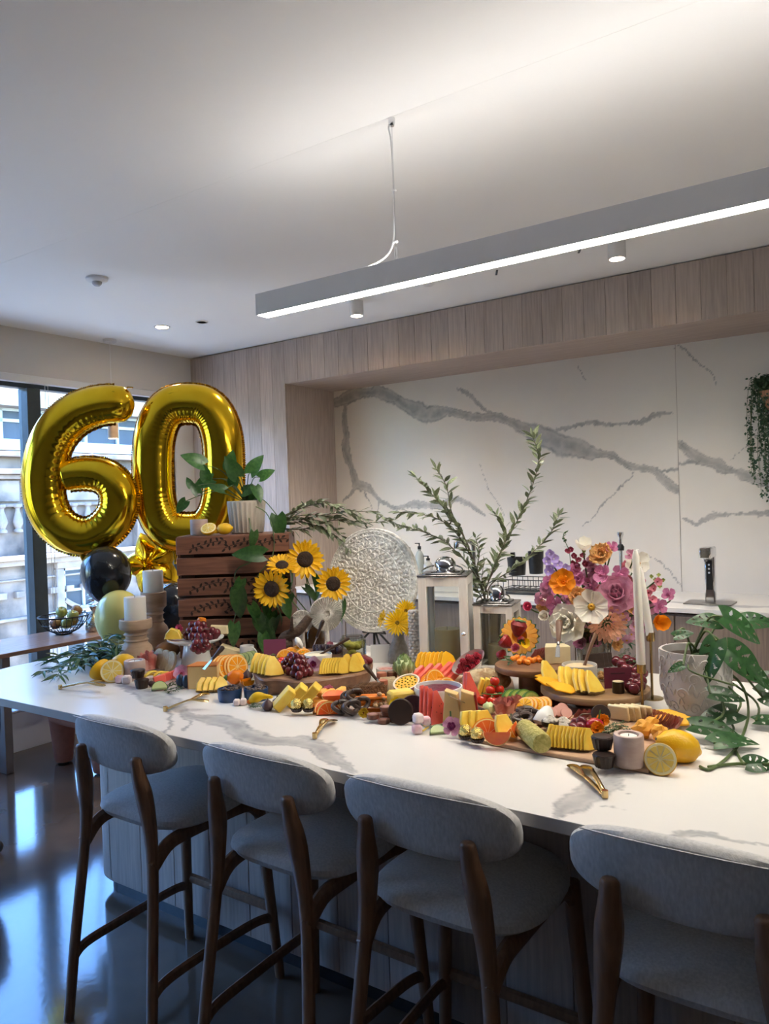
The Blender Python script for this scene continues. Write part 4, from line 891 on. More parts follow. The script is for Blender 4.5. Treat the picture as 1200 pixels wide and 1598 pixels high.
for rr0, cnt, L_ in ((.89, 64, .011), (.80, 54, .013), (.73, 50, .013), (.67, 44, .013), (.56, 36, .015), (.49, 32, .014), (.42, 26, .014), (.30, 18, .016), (.23, 14, .014), (.09, 7, .014)):
    for k in range(cnt):
        a = 2*PI*(k+.5*(cnt % 4 == 0))/cnt; gr_.add(pt0.v, pt0.f, Tr(Rd*rr0*math.cos(a), Rd*rr0*math.sin(a), .008) @ Rz(a+(.6 if k % 2 else -.6)+PI/2) @ Sc(L_, L_, L_))
part(t, 'carved_relief', gr_, m_carv, mx=DM, kind='stuff')
bt = off+A @ Vector((0, 0, -.02)); f0 = Vector((bt.x, bt.y, 0))
sp = G(); lowp = off.z-Rd; sp.tube([(-.0, 0, lowp+.05), (0, 0, .012)], .006, 8)
for a_ in (-.9, .9, 2.9): dv = Vector((math.cos(a_+math.atan2(dn.y, dn.x)), math.sin(a_+math.atan2(dn.y, dn.x)), 0))*.11; sp.tube([Vector((0, 0, max(.03, lowp+.02))), Vector((dv.x, dv.y, .006))], .005, 6)
ux = A @ Vector((1, 0, 0)); ux.z = 0; ux.normalize()
sp.tube([off+dn*.02-ux*.05+Vector((0, 0, -Rd*.93)), off-ux*.06+Vector((0, 0, -Rd*1.02)), off+ux*.06+Vector((0, 0, -Rd*1.02)), off+dn*.02+ux*.05+Vector((0, 0, -Rd*.93))], .005, 6)
part(t, 'stand', sp, m_black, label='black metal stand')
m_mush = M('limewashed_wood', (.74, .70, .64), .8, col2=(.5, .46, .41), ns=40, bump=.5, bs=80)
for px, py, r, bx, lb in ((509, 958, 27, 506, 'larger whitewashed mushroom ornament below the sunflower'), (471, 970, 18, 484, 'smaller whitewashed mushroom ornament beside the jar')):
    P = Dp(px, py, dj-.085); B_ = Zp(bx, 1028); R = r*mpp(P); t = thing('mushroom_ornament', lb, 'ornament', (P.x, P.y, ZT)); A = Tr(0, 0, P.z-ZT) @ aim(to_cam(P)+Vector((.5, .0, -.1)))
    part(t, 'cap', G().lathe([(0, .03*0), (R*.25, .004), (R*.96, .0), (R, -.004), (R*.9, -.014), (R*.5, -.028), (0, -.034)], 36), m_mush, mx=A)
    gg = G()
    for k in range(44): a = 2*PI*k/44; gg.box((R*.58, 0, .006), (R*.78, .0028, .010), .0, Rz(a))
    part(t, 'gills', gg, m_mush, mx=A, kind='stuff'); part(t, 'stalk', G().tube([(0, 0, 0), (.004, 0, .02), (0, 0, (P.z-ZT)*.8), A @ Vector((0, 0, -.01))], [.016, .012, .009, .008], 10), m_mush)
# driftwood
P = Zp(446, 1031); m_drift = M('grey_driftwood', (.12, .075, .05), .8, col2=(.065, .04, .028), ns=20, mapscale=(1, 6, 6), bump=.3, bs=40)
t = thing('driftwood', 'gnarled driftwood piece lying before the crates', 'driftwood', P); part(t, 'trunk', G().tube(smooth_path([(-.04, -.01, .034), (-.02, 0, .055), (.0, .0, .10), (.06, .02, .13), (.10, .05, .19)], 4), [.034-.001*k for k in range(17)], 9), m_drift); part(t, 'knot', G().ell((-.005, -.01, .075), (.045, .035, .022), amp=.12), m_drift); part(t, 'twig', G().tube([(.0, 0, .1), (.05, -.01, .14), (.07, -.03, .2)], [.014, .009, .004], 7), m_drift)
# ================================================================== GERBERAS, BEADED CANDLE
Pv = Zp(623, 1034); dv_ = dep(Pv); sv = mpp(Pv); m_smoke = M('smoky_grey_glass', (.20, .185, .165), .3, col2=(.26, .24, .22), ns=60, bump=.4, bs=120, spec=.6)
t = thing('bud_vase', 'grey textured bud vase holding yellow gerberas', 'vase', Pv); part(t, 'vase', G().lathe([(0, 0), (14*sv, 0), (17*sv, 3*sv), (17.5*sv, 13*sv), (14.5*sv, 25*sv), (9.5*sv, 36*sv), (8.5*sv, 44*sv), (9.5*sv, 47*sv), (8*sv, 47*sv), (7*sv, 40*sv), (0, 30*sv)], 28), m_smoke)
for px, py, r, dd, lb, tl in ((620, 972, 22, -.05, 'yellow gerbera facing forward from the bud vase', (.1, 0, .25)), (633, 953, 18, .01, 'yellow gerbera standing highest in the bud vase', (.2, 0, .2)), (597, 966, 15, .0, 'yellow gerbera turned away towards the carved disc', (-1.1, .1, .2)), (638, 980, 14, .03, 'yellow gerbera tucked low beside the beaded candle', (.6, 0, 0))):
    P = Dp(px, py, dv_+dd); flower('gerbera', lb, P, r*mpp(P), [(PT_GERB, m_gerb, 24, .82, .05, .16, 0), (PT_GERB, m_gerb, 22, .66, .22, .14, .04), (PT_GERB, m_gerb, 16, .36, .6, .1, .06)], (.17, .25, m_gerbc), to_cam(P)+Vector(tl), group='yellow gerberas', stem_to=Pv+Vector((0, 0, 40*sv)))
P = Zp(648, 1046); sb = mpp(P); m_bead = M('pearl_beads', (.66, .61, .54), .4, col2=(.6, .55, .48), ns=10, rnd=.05); bead = G().ell((0, 0, 0), (3.3*sb, 3.3*sb, 2.7*sb), 10, 7).mesh('bead')
t = thing('beaded_column', 'slim white column wrapped in rows of beads beside the lantern', 'ornament', P); part(t, 'core', G().lathe([(0, 0), (6*sb, 0), (6*sb, 94*sb), (0, 94*sb)], 14), m_bead)
for k in range(20):
    for q in range(7): a = 2*PI*q/7+k*.45; part(t, 'bead', bead, m_bead, (6*sb*math.cos(a), 6*sb*math.sin(a), (2.6+4.7*k)*sb))
P = Zp(594, 1034); solo('white_card', G().box((0, 0, 14*mpp(P)), (30*mpp(P), .002, 28*mpp(P)), .0004), m_white, 'plain white card standing beside the grey bud vase', 'card', P, rot=(-.12, 0, .6))
# ================================================================== LANTERNS
m_lw = M('white_lantern_wood', (.78, .74, .68), .55, col2=(.72, .68, .62), ns=14, mapscale=(6, 6, 1), bump=.03, bs=40); m_met = M('brushed_steel', (.30, .29, .28), .25, metal=1., col2=(.25, .24, .23), ns=30)
m_lglass = glass_mat('lantern_glass', (.90, .91, .90), .05); m_ivory = M('ivory_candle', (.56, .50, .33), .5, col2=(.52, .46, .3), ns=5, sss=.1)
def lantern(label, FL, wpx, hpx, th, lb2, cfrac):
    s_ = mpp(FL); w = wpx*s_; h = hpx*s_; fw = w*.17
    t = thing('lantern', label, 'lantern', FL, th)
    for x_ in (fw/2, w-fw/2):
        for y_ in (fw/2, w-fw/2): part(t, 'post', G().box((x_, y_, h/2), (fw, fw, h), .0015), m_lw)
    for z_ in (fw*.55, h-fw*.55):
        for k in (0, 1):
            part(t, 'rail', G().box((w/2, fw/2+k*(w-fw), z_), (w-2*fw, fw*.9, fw*1.1), .001), m_lw); part(t, 'rail', G().box((fw/2+k*(w-fw), w/2, z_), (fw*.9, w-2*fw, fw*1.1), .001), m_lw)
    part(t, 'base', G().box((w/2, w/2, .006), (w-.004, w-.004, .012)), m_lw)
    for k in (0, 1): part(t, 'pane', G().box((w/2, fw/2+k*(w-fw), h/2), (w-2*fw, .002, h-2.2*fw)), m_lglass); part(t, 'pane', G().box((fw/2+k*(w-fw), w/2, h/2), (.002, w-2*fw, h-2.2*fw)), m_lglass)
    rf = part(t, 'roof', G().box((w/2, w/2, h+.004), (w+.004, w+.004, .008), .002).box((w/2, w/2, h+.010), (w*.72, w*.72, .006), .002), m_met, label='steel roof plate')
    part(rf, 'vent_cap', G().lathe([(w*.30, .012), (w*.31, .016), (w*.2, .022), (w*.19, .03), (w*.225, .034), (w*.22, .05), (w*.15, .066), (w*.06, .073), (0, .074)], 28), m_chrome, (w/2, w/2, h)); part(rf, 'ring_handle', G().tube([(w*.42*math.cos(a), w*.42*math.sin(a)-.0, .018+.018*math.sin(a)) for a in [2*PI*k/36 for k in range(36)]], .003, 6, closed=True), m_chrome, (w/2-.01, w/2-.02, h))
    part(t, 'door_knob', G().lathe([(0, 0), (.004, 0), (.004, .006), (.008, .008), (.0085, .013), (.005, .017), (0, .018)], 14), m_chrome, (w-fw/2, -.0, h*.42), (PI/2, 0, 0))
    Rm = Rz(th); c = Vector(FL)+Rm @ Vector((w*.5, w*.5, .012)); r = w*.27; hc = h*cfrac; cd = thing('pillar_candle', lb2, 'candle', c)
    part(cd, 'wax', G().lathe([(0, 0), (r, 0), (r, hc-.004), (r*.95, hc), (r*.5, hc-.004), (0, hc-.005)], 28), m_ivory); part(cd, 'wick', G().tube([(0, 0, hc-.006), (0, 0, hc+.008)], .0014, 5), m_black)
    return t
lantern('taller white lantern with steel roof and glass sides', Zp(656, 1052), 77, 151, math.radians(21), 'ivory pillar candle inside the taller lantern', .40)
lantern('shorter white lantern behind the rear cake stand', Zp(741, 1050), 62, 105, math.radians(12), 'ivory pillar candle inside the shorter lantern', .34)
# olive branches in a vase between the lanterns
Po = Zp(768, 1029); t = thing('glass_vase', 'clear glass vase of olive stems standing behind the lanterns', 'vase', Po)
part(t, 'vase', G().lathe([(0, 0), (.04, 0), (.043, .004), (.038, .12), (.045, .2), (.042, .2), (.035, .12), (.038, .012), (0, .01)], 24), m_jar)
do = dep(Po); mo = Po+Vector((0, 0, .17))
for i, (pl, nl) in enumerate([([(757, 927), (783, 857), (817, 793), (840, 723), (831, 680)], 64), ([(763, 917), (807, 883), (853, 840), (873, 803)], 44), ([(753, 923), (730, 850), (700, 803), (673, 770), (647, 743)], 44), ([(727, 845), (705, 800), (697, 760), (681, 732)], 24), ([(743, 900), (700, 850), (660, 830), (627, 822)], 36), ([(735, 870), (700, 820), (660, 803), (622, 799)], 36), ([(755, 925), (745, 890), (748, 862), (742, 840)], 24), ([(750, 930), (738, 905), (730, 885)], 14), ([(757, 925), (775, 880), (790, 830), (770, 800)], 22), ([(760, 925), (752, 905), (755, 880)], 14)]):
    pts = [mo]+[Dp(a, b, do-.02+.16*math.sin(i*1.9)*k/len(pl)) for k, (a, b) in enumerate(pl)]
    branch('olive_branch', 'upright olive branch rising from the vase between the lanterns', 'olive branch', pts, .064, LF_OLIVE, m_olive, m_twig, int(nl*1.45), .0032, .8, group='olive branches in the vase', start=.3)
# ================================================================== FLOWER ARRANGEMENT
Pf = Zp(928, 1060); df = dep(Pf); t = thing('ribbed_vase', 'clear ribbed glass vase of the mixed flower arrangement', 'vase', Pf); gp = G().lathe([(0, 0), (.05, 0), (.055, .006), (.06, .12), (.064, .19), (.06, .19), (.056, .12), (.05, .012), (0, .01)], 72)
gp.v = [(x_*(1+.03*math.cos(20*math.atan2(y_, x_))), y_*(1+.03*math.cos(20*math.atan2(y_, x_))), z_) for x_, y_, z_ in gp.v]
part(t, 'vase', gp, glass_mat('ribbed_glass', (.80, .80, .76), .08)); neck = Pf+Vector((0, 0, .18))
def FM(n, a, b, **k): return M(n, a, .6, col2=b, ns=9, rnd=.1, tl=.35, **k)
mf = dict(rose=FM('mauve_rose', (.62, .27, .40), (.68, .36, .46)), white=FM('ivory_petal', (.90, .87, .78), (.86, .82, .70)), peach=FM('peach_dahlia', (.86, .46, .30), (.88, .60, .42)), orange=FM('orange_cosmos', (.86, .27, .006), (.82, .34, .01)), yel=FM('butter_carnation', (.82, .55, .20), (.80, .42, .18)), lil=FM('lilac_petal', (.42, .32, .66), (.50, .38, .70)), pink=FM('pink_sweet_pea', (.74, .30, .48), (.62, .20, .40)), hot=FM('hot_pink', (.74, .13, .25), (.68, .10, .2)), mar=FM('maroon_petal', (.26, .03, .06), (.36, .05, .09)), mauve=FM('mauve_hydrangea', (.64, .36, .46), (.55, .28, .40)), blush=FM('blush_orchid', (.76, .30, .36), (.70, .2, .28)), yc=FM('yellow_stamen', (.72, .42, .03), (.6, .33, .02)), gr=FM('green_centre', (.30, .36, .08), (.25, .3, .06)))
def fl(name, label, px, py, r, rings, center=None, tilt=(0, 0, .1), dd=0., group='flowers of the arrangement'):
    P = Dp(px, py, df-.03+dd); return flower(name, label, P, r*1.16*mpp(P), rings, center, to_cam(P)+Vector(tilt), stem_to=neck+Vector((random.uniform(-.022, .022), random.uniform(-.022, .022), -.05)))
B, Cc, Dh, Rf = PT_BROAD, PT_CUP, PT_DAHL, PT_RUF
fl('rose', 'large open mauve rose in the flower arrangement', 964, 929, 31, [(B, mf['rose'], 7, .95, .25, .05, -.15), (B, mf['rose'], 6, .85, .55, .08, -.05), (Cc, mf['rose'], 6, .62, .7, .10, .05), (Cc, mf['rose'], 5, .5, .95, .06, .12), (Cc, mf['rose'], 4, .4, 1.15, .02, .16)], None, (-.15, 0, .25), -.09)
fl('cosmos', 'white cosmos with a yellow centre', 923, 947, 25, [(B, mf['white'], 8, .82, .08, .16, 0)], (.2, .3, mf['yc']), (-.1, 0, 0), -.13)
fl('dahlia', 'peach dahlia hanging low in the arrangement', 948, 974, 27, [(Dh, mf['peach'], 20, .5, .0, .48, -.12), (Dh, mf['peach'], 19, .46, .3, .36, 0), (Dh, mf['peach'], 15, .42, .55, .24, .08), (Dh, mf['peach'], 11, .36, .85, .12, .14), (Dh, mf['peach'], 6, .28, 1.1, .03, .18)], None, (.1, 0, -.25), -.11)
fl('peony', 'large ruffled ivory peony', 888, 974, 31, [(B, mf['white'], 7, .95, .2, .03, -.15), (Rf, mf['white'], 8, .8, .55, .05, -.02), (Rf, mf['white'], 8, .66, .85, .05, .06), (Rf, mf['white'], 6, .45, 1.1, .03, .1)], None, (-.4, 0, .1), -.08)
fl('cosmos', 'bright orange cosmos beside the lilac spike', 880, 909, 22, [(B, mf['orange'], 7, .8, .25, .12, 0), (Rf, mf['orange'], 6, .5, .6, .08, .05)], (.14, .3, mf['orange']), (-.2, 0, .2), -.09)
fl('carnation', 'peach carnation behind the white cosmos', 903, 932, 18, [(Rf, mf['yel'], 14, .85, .3, .05, 0), (Rf, mf['yel'], 10, .6, .8, .03, .05)], None, (-.2, 0, .2), -.07)
fl('carnation', 'butter yellow carnation high in the arrangement', 940, 868, 20, [(Rf, mf['yel'], 15, .85, .2, .05, 0), (Rf, mf['yel'], 11, .65, .7, .04, .05), (Rf, mf['yel'], 7, .4, 1.1, .02, .08)], None, (-.3, 0, .4), -.03)
fl('poppy', 'ivory poppy seen from the side at the top', 911, 858, 18, [(Cc, mf['white'], 5, .85, .35, .05, 0)], (.15, .4, mf['gr']), (-.1, .2, 1.2), 0)
fl('poppy', 'cream poppy with yellow stamens behind the taper candle', 993, 881, 21, [(B, mf['white'], 5, .9, .3, .05, 0), (Rf, mf['yel'], 10, .32, .6, .05, .05)], (.16, .4, mf['gr']), (.1, 0, .2), 0)
fl('ranunculus', 'hot pink ranunculus at the edge near the lantern', 826, 948, 12, [(Cc, mf['hot'], 7, .8, .5, .05, 0), (Cc, mf['hot'], 6, .55, .9, .03, .1)], None, (-.3, 0, .2), -.05)
fl('ranunculus', 'small white blossom below the sweet peas', 853, 961, 14, [(Cc, mf['white'], 6, .8, .45, .05, 0), (Cc, mf['white'], 5, .5, .9, .03, .1)], (.15, .3, mf['mar']), (-.4, 0, .0), -.04)
fl('poppy', 'orange poppy low behind the taper candles', 1026, 972, 17, [(Cc, mf['orange'], 6, .9, .3, .05, 0)], (.12, .3, mf['yc']), (.6, 0, 0), -.02)
k = 0
for px, py, r, lb in ((842, 933, 13, 'pink sweet pea near the ranunculus'), (855, 908, 13, 'pink sweet pea beside the orange cosmos'), (867, 941, 15, 'pink sweet pea above the ivory peony'), (848, 918, 11, 'small pink sweet pea under the lilac spike'), (924, 915, 15, 'pink sweet pea above the white cosmos'), (944, 897, 17, 'magenta sweet pea under the butter carnation'), (915, 900, 14, 'magenta sweet pea beside the orange cosmos'), (965, 895, 15, 'magenta sweet pea above the mauve rose'), (955, 855, 11, 'pink sweet pea behind the butter carnation'), (985, 868, 10, 'pink sweet pea behind the cream poppy'), (1045, 930, 12, 'magenta sweet pea reaching out past the candles'), (1027, 946, 14, 'magenta sweet pea right of the taper candles'), (1008, 950, 15, 'magenta sweet pea behind the taper candle cup'), (893, 925, 13, 'deep pink sweet pea in the middle of the arrangement'), (870, 922, 11, 'deep pink sweet pea below the orange cosmos')):
    mm = mf['pink'] if k % 3 else mf['rose']; k += 1; fl('sweet_pea', lb, px, py, r, [(B, mm, 4, .95, .35, .02, 0), (Cc, mm, 3, .62, .9, .02, .04)], None, (random.uniform(-.7, .7), 0, random.uniform(-.2, .6)), random.uniform(-.07, .05))
for q, (px, py, r) in enumerate([(905, 905, 14), (930, 888, 13), (886, 937, 13), (936, 922, 13), (962, 962, 14), (986, 948, 14), (868, 958, 12), (915, 968, 14), (1002, 930, 13), (976, 884, 12), (893, 890, 12), (846, 945, 11), (1010, 966, 13), (944, 938, 13), (900, 950, 12), (985, 905, 13), (925, 1000, 13), (960, 1004, 12), (905, 1002, 12), (860, 925, 12), (920, 880, 11), (1000, 905, 12)]):
    mm = [mf['pink'], mf['mauve'], mf['rose'], mf['blush'], mf['pink'], mf['yel']][q % 6]; fl('filler_blossom', 'soft pink filler blossom tucked between the larger flowers', px, py, r, [(Rf, mm, 8, .9, .3, .03, 0), (Rf, mm, 6, .6, .8, .02, .05)], None, (random.uniform(-.7, .7), 0, random.uniform(-.3, .5)), .02)['group'] = 'filler blossoms'
def cluster(name, label, pts, r, mm, dd, n=6, center=None):
    C0 = Dp(sum(p[0] for p in pts)/len(pts), sum(p[1] for p in pts)/len(pts), df+dd); t = thing(name, label, 'flower', C0)
    for px, py in pts:
        P = Dp(px, py, df+dd+random.uniform(-.03, .03)); A = Tr(P-C0) @ aim(to_cam(P)+Vector((random.uniform(-.6, .6), random.uniform(-.3, .3), random.uniform(-.2, .7)))); R = r*mpp(P)
        fh = part(t, 'floret', G().lathe([(0, 0), (R*.18, .0), (R*.14, R*.14), (0, R*.16)], 8), center or mf['yc'], mx=A)
        for q in range(n): part(fh, 'petal', B, mm, mx=Rz(2*PI*q/n) @ Rx(random.uniform(.15, .5)) @ Sc(R, R, R))
    e = neck-C0+Vector((0, 0, -.05)); part(t, 'stem', G().tube(smooth_path([(0, 0, 0), e*.5+Vector((0, 0, .02)), e], 5), .0028, 6), m_stem); return t
cluster('delphinium', 'lilac delphinium spike at the lantern side', [(857, 864), (864, 872), (852, 876), (870, 882), (860, 886), (875, 893), (864, 898), (882, 888), (855, 892), (872, 903)], 9, mf['lil'], -.04, 5, mf['white'])
cluster('hydrangea', 'mauve hydrangea head hanging below the rose', [(978, 968), (990, 978), (968, 985), (985, 990), (972, 958), (996, 966), (960, 996), (978, 1000), (990, 955), (966, 972), (998, 985)], 10, mf['mauve'], -.04, 4)
cluster('orchid_spray', 'maroon blossom spray at the top of the arrangement', [(895, 868), (903, 875), (910, 868), (900, 883), (912, 880), (893, 880), (884, 862), (890, 858)], 6, mf['mar'], -.01, 5, mf['blush'])
cluster('orchid_spray', 'blush pink blossom spray beside the taper candles', [(991, 913), (1020, 919), (1018, 936), (984, 915), (1026, 908), (1012, 925)], 8, mf['blush'], -.05, 5, mf['mar'])
cluster('orchid_spray', 'tiny green bud spray beside the taper candles', [(1022, 905), (1028, 898), (1016, 900), (1034, 905), (1030, 915)], 4, mf['gr'], -.03, 4)
branch('greenery_sprig', 'thin curling green sprig above the arrangement', 'foliage', [neck, Dp(895, 900, df), Dp(888, 860, df), Dp(879, 838, df), Dp(884, 830, df)], .018, LF_POTHOS, m_leaf, m_stem, 10, .002, .8, start=.55)
for pl in ([(925, 990), (880, 985), (850, 950)], [(930, 985), (985, 960), (1015, 940)], [(925, 980), (900, 930), (872, 930)], [(930, 985), (960, 960), (975, 945)], [(925, 990), (905, 985), (880, 1000)], [(930, 990), (955, 995), (985, 1005)]):
    branch('foliage_stem', 'dark leafy stem filling the flower arrangement', 'foliage', [neck]+[Dp(a, b, df+.01) for a, b in pl], .05, LF_SUN, m_fern, m_stem, 9, .0025, .8, group='filler foliage of the arrangement', start=.2)
# ================================================================== TAPER CANDLES
m_brass = M('aged_brass', (.42, .30, .14), .25, metal=1., col2=(.36, .25, .11), ns=20)
for bx, by, cup, top, w, lean, lb, lb2 in ((1003, 1117, 1050, 857, 14, (-4, 0), 'slim brass candlestick standing behind the salami fan', 'white taper candle whose cup stands lower'), (1018, 1090, 1000, 885, 12, (-14, 0), 'slim brass candlestick standing nearer the plant pot', 'white taper candle leaning in the candlestick near the plant pot')):
    P = Zp(bx, by); s_ = mpp(P); h1 = Dp(bx, cup, dep(P)).z-ZT; h2 = Dp(bx, cup-14, dep(P)).z-ZT; ht = Dp(bx, top, dep(P)).z-ZT
    t = thing('candlestick', lb, 'candlestick', P); part(t, 'base', G().lathe([(0, 0), (.035, 0), (.035, .003), (.01, .006), (0, .006)], 24), m_brass); part(t, 'stem', G().lathe([(0, .004), (.0045, .004), (.0045, h1), (0, h1)], 10), m_brass); part(t, 'cup', G().lathe([(0, h1-.001), (.013, h1), (.014, h1+.003), (.014, h2), (.0125, h2), (.0125, h1+.004), (0, h1+.004)], 18), m_brass)
    c = thing('taper_candle', lb2, 'candle', P+Vector((0, 0, h1+.004))); L_ = ht-h1; lx = AX*(lean[0]*s_)
    part(c, 'wax', G().tube([Vector((0, 0, 0)), lx*.5+Vector((0, 0, L_*.5)), lx*.95+Vector((0, 0, L_*.93)), lx+Vector((0, 0, L_*.985))], [w/2*s_*.98, w/2*s_*.95, w/2*s_*.78, w/2*s_*.4], 16), m_wax); part(c, 'wick', G().tube([lx+Vector((0, 0, L_*.98)), lx+AX*.006+Vector((0, 0, L_*.99)), lx+AX*.01+Vector((0, 0, L_*.985))], .0014, 5), m_wax)
# ================================================================== PLANT IN EMBOSSED POT
P = Zp(1087, 1117); s_ = mpp(P); P = P+Vector((0, 0, 0)); m_pot = M('glazed_white_pot', (.58, .56, .54), .3, col2=(.5, .48, .46), ns=12, coat=.2)
t = thing('potted_monstera', 'trailing holed leaf plant in a white embossed pot', 'plant', P); r1 = 52*s_; hp = Dp(1087, 1012, dep(P)).z-ZT; O = P.copy()
clampT = lambda pts: [Vector((p.x, p.y, max(p.z, ZT+.0045))) for p in pts]
def potr(z): q = z/hp; return r1*(.62+.38*min(1, (q*2.2)**.6) if q < .45 else 1.)
part(t, 'pot', G().lathe([(0, 0), (r1*.6, 0)]+[(potr(hp*k/12), hp*k/12) for k in range(1, 12)]+[(r1, hp), (r1*.93, hp), (r1*.92, hp*.88), (0, hp*.88)], 48), m_pot)
gr_ = G()
for row, zc in enumerate((.2, .42, .64, .84)):
    for k in range(9):
        a0 = 2*PI*(k+.5*(row % 2))/9; sg = 1 if (k+row) % 2 else -1; pp = []
        for q in range(20):
            th = q*.42; rad = .019*(1-q/24); x_ = rad*math.cos(th)*sg; z_ = hp*zc+rad*math.sin(th); a = a0+x_/r1; R_ = potr(z_)+.0005; pp.append((R_*math.cos(a), R_*math.sin(a), z_))
        gr_.tube(pp, [.0026-.00006*q for q in range(20)], 5)
        for sg2 in (-1, 1):
            pp = []
            for q in range(7): u = q/6; x_ = sg2*(.02+.018*u); z_ = hp*zc+.012+.02*math.sin(u*3)*sg2; a = a0+x_/r1; R_ = potr(z_)+.0005; pp.append((R_*math.cos(a), R_*math.sin(a), z_))
            gr_.tube(pp, .0022, 5)
part(t, 'embossed_scrolls', gr_, m_pot, kind='stuff'); part(t, 'soil', G().lathe([(0, hp*.89), (r1*.92, hp*.89), (r1*.4, hp*.92), (0, hp*.93)], 20), MATS['potting_soil'])
top = P+Vector((0, 0, hp*.9)); d0 = dep(P); FLOOR_Z = ZT+.001
for px, py, ls, an, dd, mid in [(1128, 962, 70, -25, -.04, None), (1135, 1012, 66, -40, -.08, None), (1118, 1000, 58, 245, -.10, None), (1052, 993, 26, 20, -.06, None), (1122, 972, 40, 165, -.02, None), (1108, 1082, 46, 0, -.14, None), (1150, 1112, 62, 225, -.14, (1150, 1085)), (1080, 1132, 62, -65, -.22, (1130, 1110)), (1115, 1160, 60, 12, -.2, (1145, 1140)), (1165, 1192, 42, 5, -.1, (1120, 1200)), (1190, 1088, 34, -80, -.05, None), (1066, 1038, 22, 200, -.12, None), (1185, 1065, 60, -70, .0, None), (1165, 1040, 50, -35, -.05, None), (1180, 1125, 50, -60, -.06, (1175, 1090)), (1160, 970, 44, 10, .05, None)]:
    q = Dp(px, py, d0+dd)
    if q.z < ZT+.012: q = Zp(px, py, ZT+.02)
    a = math.radians(an); dr = AX*math.cos(a)-AY*math.sin(a)+AZ*random.uniform(-.25, .1)
    if q.z < ZT+.10: dr.z = max(dr.z*.25, -.05)
    L_ = ls*1.15*mpp(q); st_ = [top+Vector((random.uniform(-.03, .03), random.uniform(-.03, .03), 0))]
    if mid: st_.append(Dp(mid[0], mid[1], d0+dd*.7))
    else: st_.append((top+q)/2+Vector((0, 0, .05)))
    part(t, 'vine', G().tube([p-O for p in clampT(smooth_path(st_+[q], 6))], .0034, 6), m_stem); put_leaf(t, LF_HOLE[0 if ls % 4 else 1], m_mon, q, dr, L_, up=to_cam(q)*.8+Vector((0, 0, .7)), rollr=.3, origin=O)
vn = [top, Dp(1150, 1060, d0-.05), Dp(1168, 1110, d0-.08), Zp(1150, 1165, ZT+.006), Zp(1112, 1199, ZT+.005), Zp(1092, 1196, ZT+.005)]
part(t, 'vine', G().tube([p-O for p in clampT(smooth_path(vn, 7))], .004, 6), m_stem); vn = [Zp(1105, 1197, ZT+.006), Zp(1150, 1192, ZT+.006), Zp(1205, 1193, ZT+.02)]; part(t, 'vine', G().tube([p-O for p in clampT(smooth_path(vn, 6))], .004, 6), m_stem)
vn = [top, Dp(1075, 1045, d0-.12), Dp(1130, 1065, d0-.16), Dp(1150, 1070, d0-.15)]; part(t, 'vine', G().tube([p-O for p in clampT(smooth_path(vn, 7))], .0028, 6), m_stem)
FLOOR_Z = None
# ================================================================== TONGS
m_tg = M('polished_gold_tongs', (.66, .48, .22), .14, metal=1., col2=(.6, .42, .18), ns=12)
def tongs(label, hinge, tips, lift=.012, lie=False):
    Hn = Zp(*hinge, ZT+.008); t = thing('serving_tongs', label, 'tongs', Hn)
    for k, tp in enumerate(tips):
        q = Zp(*tp, ZT+.006+(lift if k else 0)); d = q-Hn; L_ = d.length; pp = [Vector((0, 0, 0)), d*.12+Vector((0, 0, .006*k)), d*.45+Vector((0, 0, .010*k+.004)), d*.62+Vector((0, 0, .012*k+.003)), d*.85+Vector((0, 0, .006)), d]
        pp = smooth_path(pp, 4); n = len(pp); rad = [.0065+(.007 if i/n > .55 else 0)*math.sin(PI*min(1, (i/n-.55)/.45)) for i in range(n)]
        part(t, 'arm', G().tube(pp, rad, 10, flat=.32), m_tg)
    part(t, 'hinge', G().tube([Vector((0, 0, -.006)), Vector((0, 0, .010))], .0075, 10), m_tg)
tongs('gold tongs lying by the fern near the rounded island end', (94, 1073), [(163, 1063), (163, 1070)], .02)
tongs('gold tongs lying before the large cheese wedge', (258, 1107), [(325, 1083), (326, 1094)], .02)
tongs('gold tongs opened before the chocolate pretzels', (491, 1149), [(508, 1123), (523, 1124)], .0)
tongs('gold tongs opened before the tealight holder and lemons', (944, 1240), [(889, 1194), (911, 1195)], .0)
